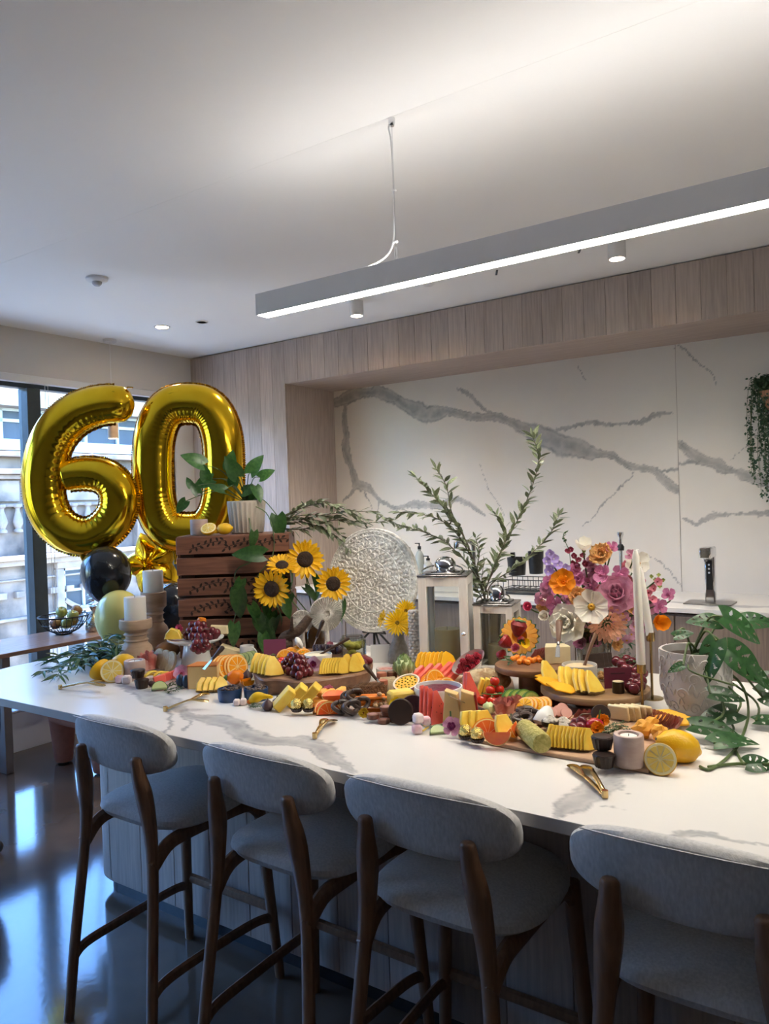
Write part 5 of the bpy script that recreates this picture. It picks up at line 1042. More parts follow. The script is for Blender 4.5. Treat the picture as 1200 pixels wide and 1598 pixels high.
# ================================================================== ON THE BACK WORKTOP
P = Yp(741, 930, 5.15); P.z = ZC; t = thing('gooseneck_tap', 'chrome gooseneck tap rising behind the lanterns', 'tap', P); s_ = mpp(P)
zt = Yp(741, 845, 5.15).z-ZC; part(t, 'spout', G().tube(smooth_path([(0, 0, 0), (0, 0, zt*.5), (0, 0, zt*.88), (-.01, -.005, zt*.96), (-.035, -.01, zt), (-.09, -.03, zt), (-.115, -.035, zt*.97), (-.125, -.04, zt*.85)], 5), .015, 12), m_met); part(t, 'base', G().lathe([(0, 0), (.026, 0), (.026, .03), (.018, .04), (0, .04)], 20), m_chrome); part(t, 'lever', G().tube([(.02, 0, .06), (.07, -.01, .09)], .006, 8), m_chrome)
for px, w, h0, m_, lb in ((641, 13, 855, M('green_soap', (.10, .17, .12), .2, col2=(.12, .2, .14), ns=8), 'green soap bottle with black pump at the sink'), (656, 14, 848, M('clear_soap', (.36, .40, .37), .2, col2=(.4, .42, .4), ns=8), 'pale soap bottle at the sink'), (669, 15, 868, M('frosted_bottle', (.42, .43, .41), .3, col2=(.46, .46, .44), ns=8), 'frosted pump bottle at the sink')):
    P = Yp(px, 905, 5.15); P.z = ZC; s_ = mpp(P); hh = Yp(px, h0, 5.15).z-ZC; r = w/2*s_; t = thing('soap_bottle', lb, 'bottle', P); part(t, 'bottle', G().lathe([(0, 0), (r, 0), (r, hh*.7), (r*.6, hh*.8), (r*.35, hh*.82), (r*.35, hh*.88), (0, hh*.88)], 18), m_); part(t, 'pump', G().lathe([(0, hh*.86), (r*.4, hh*.86), (r*.4, hh*.93), (r*.15, hh*.94), (r*.15, hh), (0, hh)], 12), m_black); part(t, 'nozzle', G().box((-r*.5, 0, hh), (r*1.3, .008, .008), .002), m_black)
P = Yp(822, 925, 5.0); P.z = ZC; s_ = mpp(P); t = thing('dish_rack', 'black wire dish rack with utensil cups on the back worktop', 'dish rack', P)
W2 = 36*s_; gw = G()
for z_ in (.03, .10):
    gw.tube([(-W2, -.12, z_), (W2, -.12, z_), (W2, .12, z_), (-W2, .12, z_)], .004, 6, closed=True)
part(t, 'frame', gw, m_black); part(t, 'tray', G().box((0, 0, .008), (2.05*W2, .27, .016), .004), m_black); gw = G()
for k in range(9): x_ = -W2+2*W2*k/8; gw.tube([(x_, -.12, .10), (x_, -.12, .03), (x_, .12, .03), (x_, .12, .10)], .0025, 5)
part(t, 'wires', gw, m_black)
for px, py, w, h in ((807, 897, 30, 27), (837, 895, 24, 34)):
    q = Yp(px, py, 4.9); part(t, 'utensil_cup', G().lathe([(0, 0), (w/2*s_*.85, 0), (w/2*s_, h*s_), (w/2*s_*.93, h*s_), (w/2*s_*.8, .006), (0, .006)], 22), m_black, q-P)
part(t, 'brush_handle', G().tube([Yp(802, 890, 4.9)-P, Yp(800, 862, 4.9)-P], .028, 10, flat=.5), m_black)
P = Yp(970, 905, 5.15); P.z = ZC; t = thing('lever_tap', 'slim chrome filtered water tap behind the flowers', 'tap', P); zt = Yp(970, 830, 5.15).z-ZC
part(t, 'column', G().lathe([(0, 0), (.03, 0), (.03, .01), (.012, .02), (.012, zt*.72), (0, zt*.72)], 16), m_chrome); part(t, 'collar', G().lathe([(0, zt*.70), (.022, zt*.70), (.024, zt*.76), (.014, zt*.8), (0, zt*.8)], 16), m_black); part(t, 'head', G().lathe([(0, zt*.78), (.011, zt*.78), (.012, zt*.9), (.022, zt*.95), (.022, zt), (0, zt)], 16), m_chrome)
P = Yp(1108, 941, 4.86); P.z = ZC; t = thing('boiling_water_tap', 'square chrome boiling water tap with drip tray', 'tap', P, .0); s_ = mpp(P); zt = Yp(1108, 853, 4.86).z-ZC
part(t, 'drip_tray', G().box((0, 0, .004), (70*s_, .18, .008), .002), M('tray_steel', (.22, .21, .2), .3, metal=.8, col2=(.25, .24, .23), ns=30)); part(t, 'column', G().box((0, .03, zt*.44), (15*s_, .055, zt*.88), .008), m_chrome); part(t, 'head', G().box((-.002, -.02, zt*.9), (17*s_, .17, zt*.2), .008), m_chrome); part(t, 'touch_panel', G().box((0, .0, zt*.5), (.034, .006, zt*.52), .003), m_black, label='dark touch panel')
part(t, 'nozzle', G().lathe([(0, 0), (.01, 0), (.011, .03), (0, .03)], 12), m_chrome, (-.002, -.085, zt*.76))
for k in range(3): part(t, 'symbol', G().lathe([(0, 0), (.006, 0), (.006, .001), (0, .001)], 10), m_white, (0, -.003, zt*(.68-.07*k)), (PI/2, 0, 0))
# trailing wall plant at the right border of the splashback
Pp = Yp(1206, 625, 5.25); t = thing('hanging_plant', 'trailing green plant in a wall pot on the splashback', 'plant', Pp); part(t, 'pot', G().lathe([(0, -.06), (.05, -.06), (.07, .05), (.075, .06), (.068, .06), (.0, .04)], 20), M('terracotta_pot', (.45, .22, .12), .7, col2=(.4, .19, .1), ns=10)); part(t, 'wall_bracket', G().box((0, .085, 0), (.06, .06, .05), .003), m_black)
gl = G(); lm = G(); lm.add([(0, 0, 0), (.006, .008, .002), (0, .018, .0), (-.006, .008, .002)], [(0, 1, 2, 3)]); rs = random.Random(4); sm = G()
for k in range(46):
    a = rs.uniform(0, 2*PI); r = rs.uniform(.03, .12); Lh = rs.uniform(.12, .62); x0, y0 = r*math.cos(a), -abs(r*math.sin(a))*.6; sw = rs.uniform(-.03, .03)
    path = [(x0*.4, y0*.4, .06), (x0, y0, .10+rs.uniform(0, .05)), (x0*1.25, y0*1.2, 0), (x0*1.2+sw, y0*1.2, -Lh*.6), (x0*1.1+sw, y0*1.1, -Lh)]; pp = smooth_path(path, 5); sm.tube(pp, .0012, 4)
    for q in pp:
        for _ in range(3): gl.add(lm.v, lm.f, Tr(q+Vector((rs.uniform(-.012, .012), rs.uniform(-.012, .012), rs.uniform(-.02, .02)))) @ Euler((rs.uniform(-2, 1), rs.uniform(-1, 1), rs.uniform(0, 6.3))).to_matrix().to_4x4() @ Sc(1.3, 1.3, 1.3))
part(t, 'stems', sm, m_stem, kind='stuff'); part(t, 'foliage', gl, M('small_leaf_green', (.035, .085, .045), .5, col2=(.06, .12, .06), ns=30), kind='stuff')
# ================================================================== SERVING PIECES
def FMat(n, a, b, rough=.4, ns=12, **k): return M(n, a, rough, col2=b, ns=ns, **k)
m_pine = FMat('pineapple_flesh', (.86, .63, .10), (.80, .50, .05), .35, 22, sss=.1, bump=.15, bs=60, rnd=.06); m_pinr = FMat('pineapple_rind', (.14, .075, .02), (.22, .13, .03), .8, 60, bump=.8, bs=90)
m_mel = FMat('watermelon_flesh', (.80, .15, .11), (.74, .11, .08), .3, 14, sss=.15, bump=.1, bs=80, rnd=.06); m_melw = FMat('melon_white_rind', (.62, .66, .42), (.5, .58, .3)); m_melg = FMat('melon_green_rind', (.03, .10, .025), (.05, .16, .04), .35, 20)
m_orp = FMat('orange_peel', (.84, .28, .008), (.80, .23, .006), .4, 20, bump=.15, bs=200); m_orf = FMat('orange_flesh', (.85, .36, .02), (.82, .29, .012), .25, 30, sss=.1); m_orw = FMat('orange_pith', (.85, .60, .25), (.82, .52, .18)); m_blood = FMat('blood_orange_flesh', (.70, .085, .02), (.78, .15, .02), .22, 30, sss=.12)
m_choc = FMat('dark_chocolate', (.022, .012, .009), (.035, .018, .013), .35, 20); m_milk = FMat('milk_chocolate', (.21, .085, .055), (.17, .065, .04), .4, 25); m_marsh = FMat('pink_marshmallow', (.76, .40, .47), (.82, .66, .66), .7, 20); m_marw = FMat('white_marshmallow', (.82, .72, .68), (.8, .62, .62), .7, 10)
m_chee = FMat('semi_hard_cheese', (.74, .52, .24), (.70, .46, .19), .45, 8, sss=.08); m_rind = FMat('orange_cheese_rind', (.62, .22, .05), (.52, .16, .03), .5, 14); m_chy = FMat('yellow_cheese', (.80, .58, .12), (.76, .50, .08), .45, 10, rnd=.05); m_chw = FMat('pale_cheese', (.80, .68, .42), (.74, .60, .34), .5, 20); m_wax = MATS['white_candle_wax']
m_mang = FMat('mango_flesh', (.85, .40, .012), (.82, .47, .02), .35, 12, sss=.1, rnd=.05); m_carr = FMat('carrot_orange', (.84, .25, .015), (.78, .2, .01), .4, 20, rnd=.07); m_canta = FMat('cantaloupe', (.85, .36, .05), (.83, .44, .09), .35, 14, sss=.1, rnd=.05)
m_pros = FMat('prosciutto', (.50, .12, .10), (.68, .34, .28), .4, 26, contrast=(.4, .6)); m_sal = FMat('salami', (.34, .06, .055), (.52, .22, .17), .45, 90, contrast=(.45, .6), rnd=.08); m_bread = FMat('bread_crust', (.30, .18, .085), (.52, .40, .24), .85, 40, bump=.35, bs=90, contrast=(.42, .62)); m_crumb = FMat('bread_crumb', (.66, .54, .34), (.56, .44, .26), .85, 50, bump=.3, bs=120)
m_grape = FMat('red_grape', (.10, .012, .022), (.16, .025, .03), .18, 9, rnd=.25, coat=.2); m_tom = FMat('cherry_tomato', (.62, .03, .012), (.56, .02, .008), .15, 9, coat=.3); m_straw = FMat('strawberry_red', (.30, .012, .014), (.22, .008, .01), .3, 60, bump=.3, bs=120); m_rasp = FMat('raspberry_red', (.42, .012, .035), (.34, .008, .025), .4, 30, rnd=.15)
m_cuc = FMat('cucumber_flesh', (.52, .62, .28), (.6, .68, .38), .35, 12); m_cucg = FMat('cucumber_skin', (.04, .14, .03), (.07, .2, .05), .4, 20); m_fig = FMat('purple_fig', (.06, .028, .032), (.10, .055, .052), .5, 10); m_herb = FMat('herb_green', (.03, .06, .02), (.06, .10, .035), .6, 20, rnd=.25)
m_card = FMat('plum_card', (.20, .045, .10), (.18, .04, .09), .6, 5); m_card2 = FMat('maroon_card', (.12, .012, .03), (.1, .01, .026), .6, 5); m_ink2 = M('card_print', (.05, .008, .014), .7, col2=(.04, .006, .01), ns=30)
m_cer = FMat('white_ceramic', (.76, .75, .72), (.72, .71, .68), .25, 6, coat=.3); m_navyb = FMat('navy_bowl', (.012, .035, .10), (.016, .05, .13), .3, 20, coat=.3); m_nut = FMat('mixed_nuts', (.24, .12, .055), (.40, .25, .13), .5, 40, rnd=.3); m_slab = FMat('live_edge_acacia', (.30, .16, .09), (.17, .085, .05), .5, 5, mapscale=(1.5, 6, 6), bump=.05, bs=20); m_stand = FMat('acacia_stand', (.27, .135, .065), (.17, .08, .04), .45, 6, mapscale=(1, 7, 7)); m_standb = FMat('mango_wood_stand', (.29, .17, .08), (.2, .11, .05), .45, 6, mapscale=(1, 7, 7))
m_hdl = FMat('dark_walnut_handle', (.085, .045, .03), (.05, .028, .02), .4, 14, mapscale=(1, 1, 6)); m_steel = M('cheese_knife_steel', (.5, .5, .5), .22, metal=1., col2=(.42, .42, .42), ns=20); m_board = FMat('pale_serving_board', (.58, .38, .24), (.50, .31, .19), .5, 6, mapscale=(1, 8, 8))
ZF = ZT+.012
def mound(poly, z): return [Zp(a, b, z) for a, b in poly]
bp_ = mound([(704, 1100), (716, 1154), (850, 1180), (1012, 1208), (1056, 1160), (1015, 1124), (985, 1121), (962, 1110), (896, 1110), (862, 1093), (806, 1093), (800, 1064), (704, 1058)], ZT)
bq_ = mound([(540, 1091), (570, 1102), (640, 1113), (698, 1132), (698, 1046), (596, 1052), (590, 1072), (566, 1084)], ZT); cq = sum(bq_, Vector())/len(bq_); solo('serving_board', G().prism([((p-cq).x, (p-cq).y) for p in bq_], .0115, .002), m_board, 'thin wooden board under the crispbread and jam ramekin', 'board', cq)
c0 = sum(bp_, Vector())/len(bp_); solo('serving_board', G().prism([((p-c0).x, (p-c0).y) for p in bp_], .0115, .002), m_board, 'thin pale wooden board reaching under the lemons and tealight holder', 'board', c0)
sp_ = [Zp(a, b, ZT+.058) for a, b in [(394, 1046), (402, 1057), (412, 1061), (430, 1060), (455, 1063), (480, 1064), (505, 1060), (535, 1056), (560, 1052), (576, 1046), (582, 1036), (574, 1022), (545, 1013), (500, 1011), (440, 1017), (405, 1030)]]; sp_ = smooth_path(sp_+[sp_[0]], 3)[:-1]
c1 = sum(sp_, Vector())/len(sp_); c1.z = ZT; gsl = G().prism([((p-c1).x, (p-c1).y) for p in sp_], .058, .005)
gsl.v = [(x_*(1+.02*noise.noise(Vector((x_*30, y_*30, z_*40)))-.05*(z_ < .02)), y_*(1+.02*noise.noise(Vector((x_*30, y_*30, z_*40+5)))-.05*(z_ < .02)), z_) for x_, y_, z_ in gsl.v]
solo('wood_slab', gsl, m_slab, 'thick live edge wooden slab carrying grapes and pineapple', 'serving slab', c1); ZS = ZT+.058
def cake_stand(label, base, ptop, wpx, mat, colr, th=.02):
    B0 = Zp(*base); zt = Dp(ptop[0], ptop[1], dep(B0)).z; s_ = mpp(B0); r = wpx/2*s_; h = zt-ZT
    t = thing('cake_stand', label, 'cake stand', B0); part(t, 'plate', G().lathe([(0, h-th), (r*.98, h-th), (r, h-th+.003), (r, h-.003), (r*.985, h), (0, h)], 56), mat); part(t, 'foot', G().lathe([(0, 0), (r*colr*1.08, 0), (r*colr*1.08, .006), (r*colr, .01), (r*colr*.96, h-th), (0, h-th)], 40), mat); return B0, zt, r
CA, ZA, RA = cake_stand('darker wooden cake stand with the cantaloupe crown', (830, 1084), (830, 1036), 112, m_stand, .36)
CBs, ZBs, RB = cake_stand('lighter wooden cake stand with the dip bowl and maroon card', (929, 1101), (929, 1071), 166, m_standb, .34)
Bw = Zp(307, 1042); sw = mpp(Bw); hw = Dp(307, 999, dep(Bw)).z-ZT; t = thing('cake_stand', 'small white ceramic cake stand holding red grapes', 'cake stand', Bw)
part(t, 'plate', G().lathe([(0, hw-.008), (34*sw, hw-.006), (43*sw, hw+.006), (43.5*sw, hw+.012), (42*sw, hw+.012), (36*sw, hw+.003), (0, hw)], 44), m_cer); part(t, 'foot', G().lathe([(0, 0), (25*sw, 0), (25*sw, .006), (20*sw, hw*.6), (18*sw, hw-.008), (0, hw-.008)], 36), m_cer); ZW = ZT+hw
# ================================================================== FOOD BUILDERS
def at(px, py, z=None): return Zp(px, py, ZF if z is None else z)
cnt = {}
def cube(name, label, cat, px, py, w, h, mat, z=None, rz=.5, d=None, bev=.15, group=None, rot=None):
    P = at(px, py, z); s_ = mpp(P); W_, H_, D_ = w*s_, h*s_, (d or w)*s_
    return solo(name, G().box((0, 0, H_/2), (W_, D_, H_), min(W_, H_, D_)*bev), mat, label, cat, P, rz, group, rot=rot)
def marsh(label, px, py, w, mat, z=None, rz=.6, up=0, group=None): P = at(px, py, z)+Vector((0, 0, up)); s_ = mpp(P); w *= s_; return solo('marshmallow', G().box((0, 0, w/2), (w, w, w), w*.2), mat, label, 'marshmallow', P, rz, group)
def choc_cup(label, px, py, w, h, z=None, up=0., group=None):
    P = at(px, py, z)+Vector((0, 0, up)); s_ = mpp(P); r = w/2*s_; h *= s_; t = thing('chocolate_cup', label, 'chocolate', P, group=group); v = G().lathe([(0, 0), (r*.78, 0), (r, h*.9), (r*.96, h*.95), (0, h*.95)], 48)
    v.v = [(x_*(1+.03*math.cos(16*math.atan2(y_, x_))), y_*(1+.03*math.cos(16*math.atan2(y_, x_))), z_) for x_, y_, z_ in v.v]; part(t, 'cup', v, m_choc); part(t, 'top', G().lathe([(0, h*.9), (r*.93, h*.93), (r*.9, h), (r*.4, h*1.04), (0, h*1.04)], 24), m_choc); return t
def disc(name, label, cat, px, py, r, th, mat, face=None, z=None, up=None, group=None, rim=None):
    P = at(px, py, z); s_ = mpp(P); r *= s_; th *= s_; A = aim(face or (0, 0, 1)); P = P+Vector((0, 0, (r*.9 if face else th*.5) if up is None else up))
    o = solo(name, G().lathe([(0, -th/2), (r*.94, -th/2), (r, -th*.3), (r, th*.3), (r*.94, th/2), (0, th/2)], 28), mat, label, cat, P, rot=A.to_euler(), group=group); return o
def ball(name, label, cat, px, py, r, mat, z=None, sc=(1, 1, 1), amp=0., rz=0., group=None, rot=None):
    P = at(px, py, z); s_ = mpp(P); r *= s_; return solo(name, G().ell((0, 0, r*sc[2]), (r*sc[0], r*sc[1], r*sc[2]), 18, 12, amp=amp, seed=px), mat, label, cat, P, rz, group, rot=rot)
VIEW = Vector((AZ.x, AZ.y, 0)).normalized(); RT = Vector((AX.x, AX.y, 0)).normalized(); YR = math.atan2(RT.y, RT.x)
def pine_fan(label, px0, py0, px1, py1, n, w, h, z=None, lean=.5, group=None, rind=True, spread=.0, up=0.):
    """n wedge slices leaning one against the other from pixel 0 to pixel 1"""
    for i in range(n):
        u = i/max(1, n-1); P = at(px0+(px1-px0)*u, py0+(py1-py0)*u, z)+Vector((0, 0, up+.002)); s_ = mpp(P); W_ = w*s_; H_ = h*s_; yaw_ = .62; gap = abs(px1-px0)/max(1, n-1)*s_*math.sin(yaw_); th = max(.0035, min(W_*.24, gap*.86))
        t = thing('pineapple_slice', label, 'pineapple', P, group=group or label); poly = [(-W_/2, 0), (-W_*.2, -H_*.05), (W_*.25, -H_*.04), (W_/2, .0), (W_*.36, H_*.55), (W_*.12, H_*.97), (-W_*.1, H_), (-W_*.36, H_*.6)]
        if not rind: poly = [(-W_/2, 0), (W_/2, 0), (W_*.48, H_*.5), (W_*.3, H_), (-W_*.3, H_), (-W_*.48, H_*.5)]
        mx = Rz(YR+yaw_) @ Ry(.1) @ Rx(PI/2-lean*.75) @ Tr(0, H_*.06, 0)
        part(t, 'flesh', G().prism(poly, th, th*.18), m_pine, mx=mx)
        if rind: part(t, 'rind', G().tube([(x_, y_-.001, th/2) for x_, y_ in ((-W_*.48, .002), (-W_*.2, -H_*.04), (W_*.25, -H_*.03), (W_*.48, .002))], th*.5, 7), m_pinr, mx=mx)
def melon_tri(label, px, py, w, h, th=.010, z=None, rz=0., lean=.3, group=None, tilt=0.):
    P = at(px, py, z); s_ = mpp(P); W_ = w*s_; H_ = h*s_; t = thing('watermelon_slice', label, 'watermelon', P, group=group or label); mx = Rz(YR+rz) @ Rx(PI/2-lean) @ Rz(tilt)
    part(t, 'flesh', G().prism([(-W_/2, .006), (W_/2, .006), (W_*.08, H_), (-W_*.08, H_)], th, .0012), m_mel, mx=mx); part(t, 'white_rind', G().prism([(-W_/2-.001, .003), (W_/2+.001, .003), (W_/2, .0065), (-W_/2, .0065)], th, .0005), m_melw, mx=mx); part(t, 'green_rind', G().prism([(-W_/2-.001, 0), (W_/2+.001, 0), (W_/2+.001, .0032), (-W_/2-.001, .0032)], th, .0005), m_melg, mx=mx)
    rs = random.Random(px)
    for q in range(4): part(t, 'seed', G().ell((0, 0, 0), (.0012, .0022, .0006), 6, 4), m_choc, mx=mx @ Tr(rs.uniform(-.15, .15)*W_, rs.uniform(.2, .6)*H_, th))
def half_moon(name, label, px, py, r, th, peel, flesh, z=None, rz=0., lean=.0, group=None, up=0., roll=0., cat='orange', pith=None):
    P = at(px, py, z)+Vector((0, 0, up)); s_ = mpp(P); r *= s_; th *= s_; t = thing(name, label, cat, P, group=group); mx = Rz(YR+rz) @ Rx(PI/2-lean) @ Rz(roll); N = 14
    arc = lambda R: [(R*math.cos(PI*k/N), R*math.sin(PI*k/N)) for k in range(N+1)]
    part(t, 'flesh', G().prism(arc(r*.9), th, th*.08), flesh, mx=mx); part(t, 'peel', G().prism(arc(r)+arc(r*.93)[::-1], th*.99), peel, mx=mx); part(t, 'pith', G().prism(arc(r*.94)+arc(r*.86)[::-1], th*1.02, z0=-th*.01), pith or m_orw, mx=mx)
    for k in range(1, 5): a = PI*k/5; part(t, 'membrane', G().box((r*.45*math.cos(a), r*.45*math.sin(a), th*.5), (r*.85, .0008, th*1.015), 0, None) if False else G().box((0, 0, 0), (r*.8, .0007, th*1.02)), pith or m_orw, mx=mx @ Tr(r*.43*math.cos(a), r*.43*math.sin(a), th*.5) @ Rz(a))
    return t
def wedge(name, label, px, py, L_, peel, flesh, z=None, rz=0., roll=0., group=None, cat='orange', up=0.):
    """citrus wedge: crescent boat with a keel of peel"""
    P = at(px, py, z)+Vector((0, 0, up)); s_ = mpp(P); L_ *= s_; R = L_/2; t = thing(name, label, cat, P, group=group); n = 14; g1 = G(); g2 = G(); ang = .5
    v = []; f = []
    for i in range(n+1):
        a = PI*i/n
        for b in (-ang, -ang/2, 0, ang/2, ang): v.append((R*math.cos(a), R*math.sin(a)*math.sin(b), -R*math.sin(a)*math.cos(b)))
    for i in range(n):
        for k in range(4): q = i*5+k; f.append((q, q+1, q+6, q+5))
    g1.add(v, f); c = Vector((0, 0, 0))
    for sgn in (0, 4):
        vv = [(0, 0, 0)]+[tuple(Vector(v[i*5+sgn])*.95) for i in range(n+1)]; g2.add(vv, [((0, i+1, i+2) if sgn else (0, i+2, i+1)) for i in range(n)])
    mx = Tr(0, 0, R*.98) @ Rz(YR+rz) @ Rx(roll); part(t, 'peel', g1, peel, mx=mx); part(t, 'flesh', g2, flesh, mx=mx)
    g3 = G()
    for sgn in (0, 4):
        ed = [Vector(v[i*5+sgn]) for i in range(n+1)]; g3.tube([e*.97 for e in ed], R*.03, 5)
    part(t, 'pith', g3, m_orw, mx=mx); return t
GRAPE = G().ell((0, 0, 0), (1, 1, 1.08), 14, 10).mesh('grape')
def grapes(label, pts, r, z, group=None, base=None, cat='grapes', rim=None):
    P0 = Zp(*base, z) if base else Zp(pts[0][0], pts[0][1], z); t = thing('grape_bunch', label, cat, P0); cs = []
    for px, py, dz in pts:
        q = Zp(px, py+r, z+dz); R = r*mpp(q); c = q+Vector((0, 0, R))
        if rim and dz < -.005: c = Dp(px, py, rim); R = r*mpp(c)
        part(t, 'grape', GRAPE, m_grape, c-P0, (random.uniform(-.6, .6), random.uniform(-.6, .6), 0), R*random.uniform(.93, 1.06)); cs.append(c-P0)
    mid = sum(cs, Vector())/len(cs)
    part(t, 'stem', G().tube([mid+Vector((0, 0, .02)), mid+Vector((.01, .01, .03)), mid+Vector((.03, .02, .03))], .002, 5), m_twig); return t
def gpts(cx, cy, rows, r, dz=.0):
    o = []
    for j, (n, dy) in enumerate(rows):
        for i in range(n): o.append((cx+(i-(n-1)/2)*r*1.75+random.uniform(-1, 1), cy+dy+random.uniform(-1, 1), 0))
    return o
def rosette(name, label, px, py, r, mat, z=None, turns=2.3, hgt=.9, cat='prosciutto', group=None):
    P = at(px, py, z); R = r*mpp(P); n = 60; g = G(); v = []; f = []
    for i in range(n+1):
        u = i/n; a = u*turns*2*PI; rr0 = R*(.18+.75*u)
        for k in range(5):
            q = k/4; w = rr0*(1+.25*q)*(1+.10*math.sin(a*3.7+q)); v.append((w*math.cos(a), w*math.sin(a), R*hgt*(.1+q*(1.15-.45*u))+R*.12*math.sin(a*5.1)*q))
    for i in range(n):
        for k in range(4): q = i*5+k; f.append((q, q+1, q+6, q+5))
    m = g.add(v, f).mesh(name, sharp=90); return solo(name, m, mat, label, cat, P, random.uniform(0, 6), group)
def folded(name, label, px, py, r, mat, z=None, rz=0., cat='salami', group=None, lean=.3, up=0.):
    """round slice folded in half, standing on its fold"""
    P = at(px, py, z)+Vector((0, 0, up)); R = r*mpp(P); g = G(); v = []; f = []; n = 16
    for side in (-1, 1):
        o = len(v)
        for j in range(5):
            q = j/4
            for i in range(n+1): a = PI*i/n; rad = R*q; v.append((rad*math.cos(a), side*(.0010+.0028*q*(math.sin(a)))*(R/.03)+.0012*math.sin(5*a)*q*(R/.03), rad*math.sin(a)))
        for j in range(4):
            for i in range(n): k = o+j*(n+1)+i; f.append((k, k+1, k+n+2, k+n+1))
    return solo(name, g.add(v, f).mesh(name, sharp=90), mat, label, cat, P, group=group, rot=(lean, 0, rz))
def sticks(name, label, cat, items, mat, w, z=None, group=None):
    for px, py, L_, ang, up in items:
        P = at(px, py, z); s_ = mpp(P); solo(name, G().box((0, 0, 0), (L_*s_, w*s_, w*s_*.8), w*s_*.22), mat, label, cat, P+Vector((0, 0, w*s_*.42+up)), group=group or label, rot=(0, 0, YR+ang))
def bowl(name, label, px, py, w, h, mat, fill=None, z=None, fname='filling', flat=.8, cat='bowl', flabel=None, famp=.05):
    P = at(px, py, z); s_ = mpp(P); r = w/2*s_; h *= s_; t = thing(name, label, cat, P); part(t, 'bowl', G().lathe([(0, 0), (r*flat, 0), (r*(flat*.3+.7), h*.3), (r, h*.95), (r*.985, h), (r*.93, h), (r*.9, h*.8), (0, h*.75)], 40), mat)
    if fill:
        gf = G().ell((0, 0, h*.80), (r*.9, r*.9, h*.17), 24, 8, amp=famp, fr=5, seed=px); part(t, fname, gf, fill, label=flabel)
    return t, P, r, h
def herb(label, pl, z=None, L_=.011, n=40, lift=.012, mat=None):
    global FLOOR_Z
    FLOOR_Z = (ZF if z is None else z)+.0005; pts = [Zp(a, b, (ZF if z is None else z)+.004+lift*(k % 2)) for k, (a, b) in enumerate(pl)]; b_ = branch('herb_sprig', label, 'herb', pts, L_, LF_THYME, mat or m_herb, m_stem, n, .0014, .9, start=.05); FLOOR_Z = None; return b_
def knife(label, px0, py0, z0, px1, py1, z1, frac=.45, bw=.018, handle=None, blade=None, name='cheese_knife'):
    A0 = Zp(px0, py0, z0) if not isinstance(px0, Vector) else px0; A1 = Zp(px1, py1, z1); t = thing(name, label, 'knife', A1); d = A0-A1; L_ = d.length; mx = aimY(d, (0, 0, 1)) if abs(d.normalized().z) < .95 else aimY(d, VIEW)
    part(t, 'blade', G().prism([(-bw/2, 0), (bw/2, 0), (bw*.42, L_*frac*.7), (bw*.2, L_*frac), (-bw*.2, L_*frac), (-bw*.42, L_*frac*.7)], .0018, .0005), blade or m_steel, mx=mx); part(t, 'ferrule', G().tube([(0, L_*frac*.97, .001), (0, L_*(frac+.05), .001)], .0055, 10), m_steel, mx=mx)
    part(t, 'handle', G().tube([(0, L_*(frac+.03), .001), (0, L_*(frac+.2), .001), (0, L_*.88, .001), (0, L_*.97, .001), (0, L_, .001)], [.0065, .0085, .012, .011, .006], 12, flat=.75), handle or m_hdl, mx=mx); return t
def ferrero(label, px, py, r):
    P = at(px, py); R = r*mpp(P); t = thing('gold_wrapped_praline', label, 'chocolate', P); gp = G().lathe([(0, 0), (R*.75, 0), (R*1.05, R*.55), (R*1.0, R*.55), (R*.7, R*.06), (0, R*.06)], 48); gp.v = [(x_*(1+.05*math.cos(16*math.atan2(y_, x_))), y_*(1+.05*math.cos(16*math.atan2(y_, x_))), z_) for x_, y_, z_ in gp.v]
    part(t, 'paper_cup', gp, m_choc); part(t, 'wrapper', G().ell((0, 0, R*1.1), (R, R, R), 28, 18, amp=.05, fr=7, seed=px), M('crinkled_gold_wrapper', (.66, .47, .12), .24, metal=1., col2=(.78, .62, .26), ns=40, bump=.7, bs=130))
# ================================================================== LEFT CLUSTER
g = None
P = at(176, 1064, ZT); R = 18*mpp(P); citrus_half('lemon_half', 'cut lemon half facing out beside the marshmallow cubes', 'lemon', P+Vector((0, 0, R*.95)), R, to_cam(P)+Vector((-.1, 0, .1)), m_lem, m_pith, m_flesh, 9)
P = at(157, 1061, ZT); R = 18*mpp(P); citrus_half('lemon_half', 'cut lemon half turned away towards the fern', 'lemon', P+Vector((0, 0, R*.8)), R, Vector((-.8, -.1, .45)), m_lem, m_pith, m_flesh, 9)
P = at(193, 1052, ZT); lemon_whole('whole lemon behind the cut halves near the fern', P+Vector((0, 0, 17*mpp(P))), 44*mpp(P), (1, .5, .1))
P = at(211, 1060, ZT); tealight_holder('pale stone tealight holder beside the cut lemons', P, 32*mpp(P), 30*mpp(P))
marsh('pink marbled marshmallow cube beside the cut lemon', 187, 1066, 12, m_marsh, ZT); marsh('white and pink marshmallow cube beside the dark chocolate cups', 198, 1067, 13, m_marw, ZT)
choc_cup('lower dark chocolate cup beside the marshmallows near the fern', 218, 1072, 22, 14, ZT); choc_cup('upper dark chocolate cup stacked near the fern', 216, 1071, 22, 13, ZT, up=13*mpp(at(218, 1072, ZT)))
ball('date', 'small brown date beside the stacked chocolate cups', 'date', 233, 1072, 6, m_fig, ZT, (1.2, .8, .8))
half_moon('cucumber_slice', 'thick dark skinned cucumber piece at the front', 249, 1077, 12, 10, m_cucg, m_cuc, ZT, .3, .5, pith=m_cuc, cat='cucumber')
for i, pl in enumerate([[(256, 1078), (270, 1074), (285, 1070)], [(258, 1074), (272, 1068), (284, 1066)], [(262, 1079), (274, 1077), (287, 1074)], [(258, 1071), (268, 1066), (280, 1062)]]): herb('thick dark thyme bunch before the watermelon strip', pl, ZT, n=40, L_=.013)['group'] = 'thyme before the watermelon strip'
